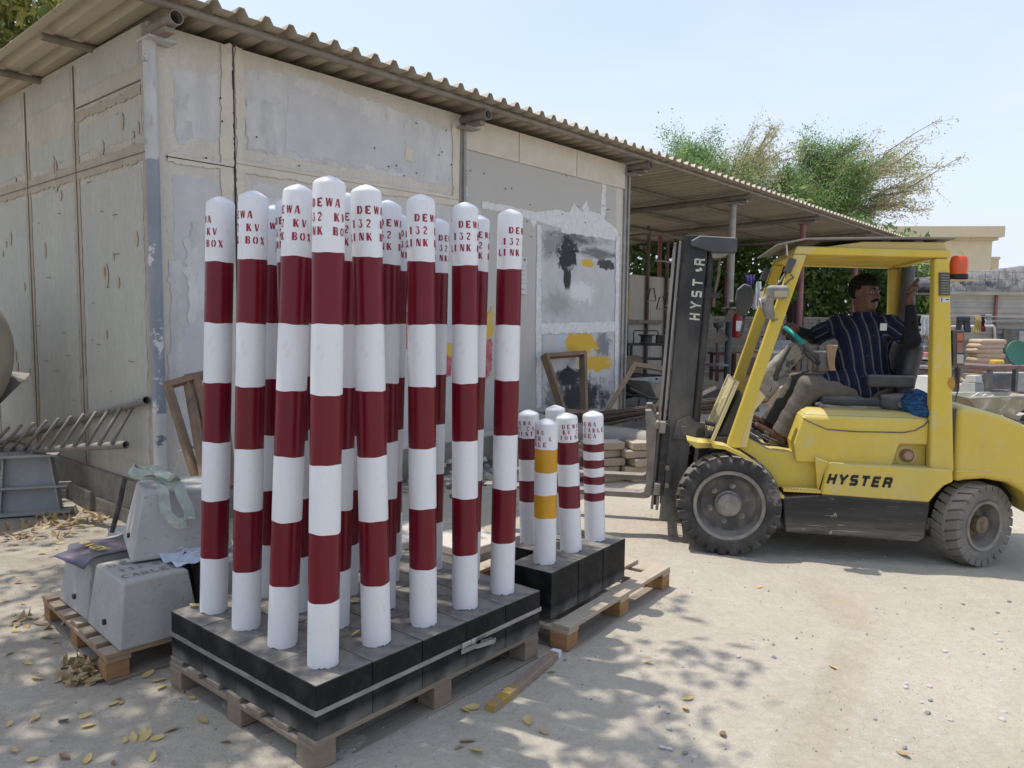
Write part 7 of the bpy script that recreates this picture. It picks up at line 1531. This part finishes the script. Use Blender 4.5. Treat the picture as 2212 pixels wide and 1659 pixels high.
MB().box((.01, 0, .48), (.46, .22, .02)).build('top_plate', sdl, ss, bevel=.004); MB().box((.02, 0, .22), (.56, .17, .016)).build('middle_plate', sdl, ss, bevel=.003); MB().box((.02, 0, .012), (.60, .24, .02)).build('base_plate', sdl, ss, bevel=.003)
mb = MB()
for x in (-.12, -.04, .05, .14): mb.lathe([(.0001, .02), (.012, .018), (.012, 0)], 8, c=(x, -.06, .49))
mb.build('plate_bolts', bare, ss)
ladm = mat('ladder_pipe', (.22, .20, .175), (.17, .15, .13), rough=.75, scale=8, dust=(.40, .36, .3), dusta=.6, chips=(.5, .48, .45), chipa=.27)
la = thing('steel_ladder', 'long welded pipe ladder lying on its side along the shed wall', 'ladder'); A_, B_ = K+LD*.02-FD*.06+Vector((0, 0, wl(325, 866, .06)[1])), K+LD*4.4-FD*.06+Vector((0, 0, wl(0, 930, .06)[1]-.30)); C_, D_ = at(272, 961, 5.6), at(-120, 982, 6.8)
mb = MB(); ring_tube(mb, A_, A_+(B_-A_), .030, .005, 16); mb.build('stile', ladm, la, smooth=True, autos=40); mb = MB(); ring_tube(mb, C_, D_, .030, .005, 16); mb.build('stile', ladm, la, smooth=True, autos=40)
for i in range(13): t = .14+i*.099; MB().tube([at(289-i*27, 868+i*4.9+7, 5.75+.045*i), at(240-i*27, 960+i*1.6, 5.62+.075*i)], .013, 10).build('rung', ladm, la, smooth=True)
sp_ = MB(); q0 = [at(-30, 900, 6.3), at(-10, 800, 6.5), at(62, 808, 6.6), at(50, 822, 6.4)]; sp_.add(q0+[p+Vector((.0, .02, .004)) for p in q0], [(0, 1, 2, 3), (7, 6, 5, 4), (0, 1, 5, 4), (1, 2, 6, 5), (2, 3, 7, 6), (3, 0, 4, 7)]); tag(sp_.build('sheet_scrap', steel_g, None), 'bent grey metal sheet poking out below the cream tank', 'metal sheet')
# ================================================================ LITTER: leaves, stones, rubble
lfa = [leaf_mat('fallen_yellow', (.56, .40, .12), (.68, .54, .26), .2), leaf_mat('fallen_tan', (.36, .24, .12), (.50, .37, .22), .1), leaf_mat('fallen_brown', (.17, .10, .06), (.30, .20, .13), .05)]
def leaf_mesh(seed):
    rr = random.Random(seed); n = 7; L_ = 1.; V_ = []; F_ = []; cup = rr.uniform(.05, .35); bend = rr.uniform(-.1, .4); tw = rr.uniform(-.5, .5)
    for i in range(n+1):
        t = i/n; w = .24*math.sin(math.pi*t**.85)**.8+.004; x = (t-.5); z = bend*(x*x)*1.2
        for s_ in (-1, 0, 1): V_.append((x, s_*w, z+abs(s_)*cup*w*1.2+tw*x*s_*w))
    for i in range(n):
        for k in range(2): a = i*3+k; F_.append((a, a+3, a+4, a+1))
    me = bpy.data.meshes.new('fallen_leaf'); me.from_pydata(V_, [], F_); me.materials.append(lfa[seed % 3]); [setattr(p, 'use_smooth', True) for p in me.polygons]; return me
LM = [leaf_mesh(i) for i in range(9)]
rr = random.Random(11)
def put_leaf(x, y, z=None, s=None, lab='pale yellow fallen leaf on the sandy ground', mi=None):
    o = new_obj('fallen_leaf', LM[mi if mi is not None else rr.choice((0, 0, 3, 3, 6, 1, 4, 2))]); k = (s or rr.uniform(.055, .095))*.72; o.scale = (k, k, k)
    o.location = (x, y, (gh(x, y) if z is None else z)+.005+k*.02); o.rotation_euler = (rr.uniform(-.35, .35), rr.uniform(-.3, .3), rr.uniform(0, 6.28)); return tag(o, lab, 'leaf', 'fallen leaves scattered over the ground')
for (x, y) in ((137, 1560), (20, 1565), (30, 1620), (75, 1555), (185, 1550), (190, 1570), (245, 1525), (140, 1635), (190, 1645), (310, 1590), (315, 1600), (340, 1605), (288, 1600), (372, 1587), (350, 1490), (438, 1568), (488, 1615), (100, 1385), (120, 1395), (130, 1470), (150, 1480), (170, 1478), (320, 1463), (345, 1475), (255, 1515), (262, 1520), (80, 1470), (70, 1640), (330, 1650), (270, 1605), (1005, 1540), (1020, 1535), (1190, 1457), (1140, 1565), (1175, 1585), (1010, 1608), (990, 1622), (1030, 1632), (1562, 1594), (1400, 1443), (1480, 1540), (1485, 1520), (1950, 1634), (1800, 1450), (1640, 1272), (40, 1258), (60, 1160), (120, 1120), (150, 1125), (90, 1200), (35, 1180), (100, 1140), (160, 1150), (130, 1175), (20, 1140), (200, 1135), (50, 1300), (30, 1330), (20, 1420), (60, 1440)):
    p = gr(x, y); put_leaf(p.x, p.y)
for i in range(90):
    x, y = rr.uniform(-4.2, -1.0), rr.uniform(2.3, 6.0)
    if abs(Vector((x, y, 0)).x) > .72*y: continue
    put_leaf(x, y, s=rr.uniform(.04, .075))
for (x, y) in ((420, 1310), (768, 1372), (770, 1300)): p = gr(x, y, .345); put_leaf(p.x, p.y, .345, lab='yellow fallen leaf lying on top of the black block stack')
rs = np.random.RandomState(6)
def heap(c, r, n, h): a = rs.rand(n)*6.28; q_ = np.sqrt(rs.rand(n))*r; x = c[0]+q_*np.cos(a); y = c[1]+q_*np.sin(a)*.7; return np.stack([x, y, .008+h*np.exp(-(q_/r)**2*2)*rs.rand(n)], 1)
P_ = np.concatenate([heap(gr(195, 1462), .13, 70, .05), heap(gr(170, 1440), .08, 30, .04), heap(gr(105, 1345), .2, 30, .02), heap(gr(150, 1120), .35, 60, .015), heap(gr(60, 1150), .4, 60, .015)])
V_, F_ = leaves(P_, .075, .028, rs, 1.2); tag(np_mesh('leaf_litter', V_, F_, lfa[1]), 'heap of curled brown and yellow leaves drifted against the left pallet', 'leaf litter', kind='stuff')
stm = mat('stone_grey', (.20, .20, .205), (.30, .29, .28), rough=.85, scale=30); stw = mat('stone_white', (.55, .53, .49), (.45, .43, .4), rough=.85, scale=30)
def stone_mesh(seed, m_):
    bm = bmesh.new(); bmesh.ops.create_icosphere(bm, subdivisions=2, radius=.5); r2 = random.Random(seed); sc = Vector((1, r2.uniform(.6, .9), r2.uniform(.4, .65)))
    for v in bm.verts: v.co = Vector((v.co.x*sc.x, v.co.y*sc.y, v.co.z*sc.z))*(1+.35*mnoise.noise(v.co*2.2+Vector((seed*3, 0, 0))))
    me = bpy.data.meshes.new('stone'); bm.to_mesh(me); bm.free(); me.materials.append(m_); return me
SM = [stone_mesh(i, stm if i % 2 else stw) for i in range(8)]
for (x, y) in ((1220, 1432), (1290, 1424), (1444, 1577), (1442, 1543), (1672, 1430), (1670, 1400), (1958, 1482), (1957, 1490), (2008, 1486), (2054, 1552), (2100, 1408), (2160, 1386), (2150, 1370), (2155, 1325), (2160, 1405), (2004, 1541), (1890, 1560), (1650, 1387), (1625, 1387), (1595, 1429), (1720, 1385), (1954, 1620), (1480, 1630), (1500, 1640), (2170, 1530), (2165, 1548), (2100, 1362), (2040, 1410), (2180, 1304), (1660, 1280), (1955, 1273), (2080, 1308), (2192, 1304), (2125, 1415), (1990, 1520), (2010, 1515)):
    p = gr(x, y); o = new_obj('stone', SM[rr.randrange(8)]); k = rr.uniform(.014, .030); o.scale = (k, k, k); o.location = (p.x, p.y, gh(p.x, p.y)+k*.14); o.rotation_euler = (0, 0, rr.uniform(0, 6)); tag(o, 'small loose stone lying on the sunlit sand', 'stone', 'loose stones on the sand')
cg = MB(); p = gr(1424, 1615); cg.tube([p+Vector((0, 0, .006)), p+Vector((.045, -.02, .006))], .005, 8); tag(cg.build('cigarette_end', wht, None), 'white cigarette end on the ground in the shade patch, lower middle', 'cigarette end')
# fine gravel: uncountable
n = 5200; a = rs.rand(n); X = rs.uniform(-3.6, 4.4, n); Y = 1.9+5.2*rs.rand(n)**1.3; Z = ground_h(X[None, :], Y[None, :])[0]; sz = .0022+.006*rs.rand(n)**3
base_v = np.array([[1, 0, -.2], [-.5, .87, -.2], [-.5, -.87, -.2], [0, 0, .8]]); ang = rs.rand(n)*6.28; c, s = np.cos(ang), np.sin(ang)
V_ = np.stack([np.stack([X+sz*(b[0]*c-b[1]*s), Y+sz*(b[0]*s+b[1]*c), Z+sz*(.25+b[2])], 1) for b in base_v], 1).reshape(-1, 3); k = np.arange(n)[:, None]*4
F_ = np.concatenate([k+[0, 1, 3], k+[1, 2, 3], k+[2, 0, 3]]).astype(int); mi = np.tile(rs.rand(n) < .45, 3).astype(int)
tag(np_mesh('gravel', V_, F_, [stw, stm], mi=mi), 'fine loose gravel over the yard', 'gravel', kind='stuff')
# rubble along the shed foot and among the yard junk: uncountable
def rubble(name, label, boxes, m_):
    mb = MB(); [mb.box(c, d, rot=Matrix.Rotation(rr.uniform(0, 6), 3, 'Z') @ Matrix.Rotation(rr.uniform(-.5, .5), 3, 'X'), mi=rr.randrange(len(m_))) for c, d in boxes]; tag(mb.build(name, m_, None, bevel=.004, seg=1), label, 'rubble', kind='stuff')
bx = []
for i in range(330):
    x = rr.uniform(2.0, 6.2); off = abs(rr.gauss(.32, .22)); p = K+FD*x-LD*off; k = rr.uniform(.015, .07); bx.append(((p.x, p.y, gh(p.x, p.y)+k*.3+max(0, .16-off*.3)*rr.random()), (k*1.4, k, k*.7)))
rubble('rubble', 'broken concrete and gravel heaped along the foot of the shed wall', bx, [conc, plinth_m, pavw])
bx = []
for i in range(520):
    x, y = rr.uniform(5.2, 14.5), rr.uniform(9.4, 16.5)
    if x/y < .50: continue
    k = rr.uniform(.03, .16); bx.append(((x, y, gh(x, y)+k*.3+rr.random()*.22), (k*rr.uniform(1, 4.5), k*rr.uniform(.6, 1.6), k*rr.uniform(.25, .8))))
rubble('yard_scrap', 'low scatter of stone offcuts and boards across the sunny yard', bx, [wht, conc2, pav, tim, slate, pavw])
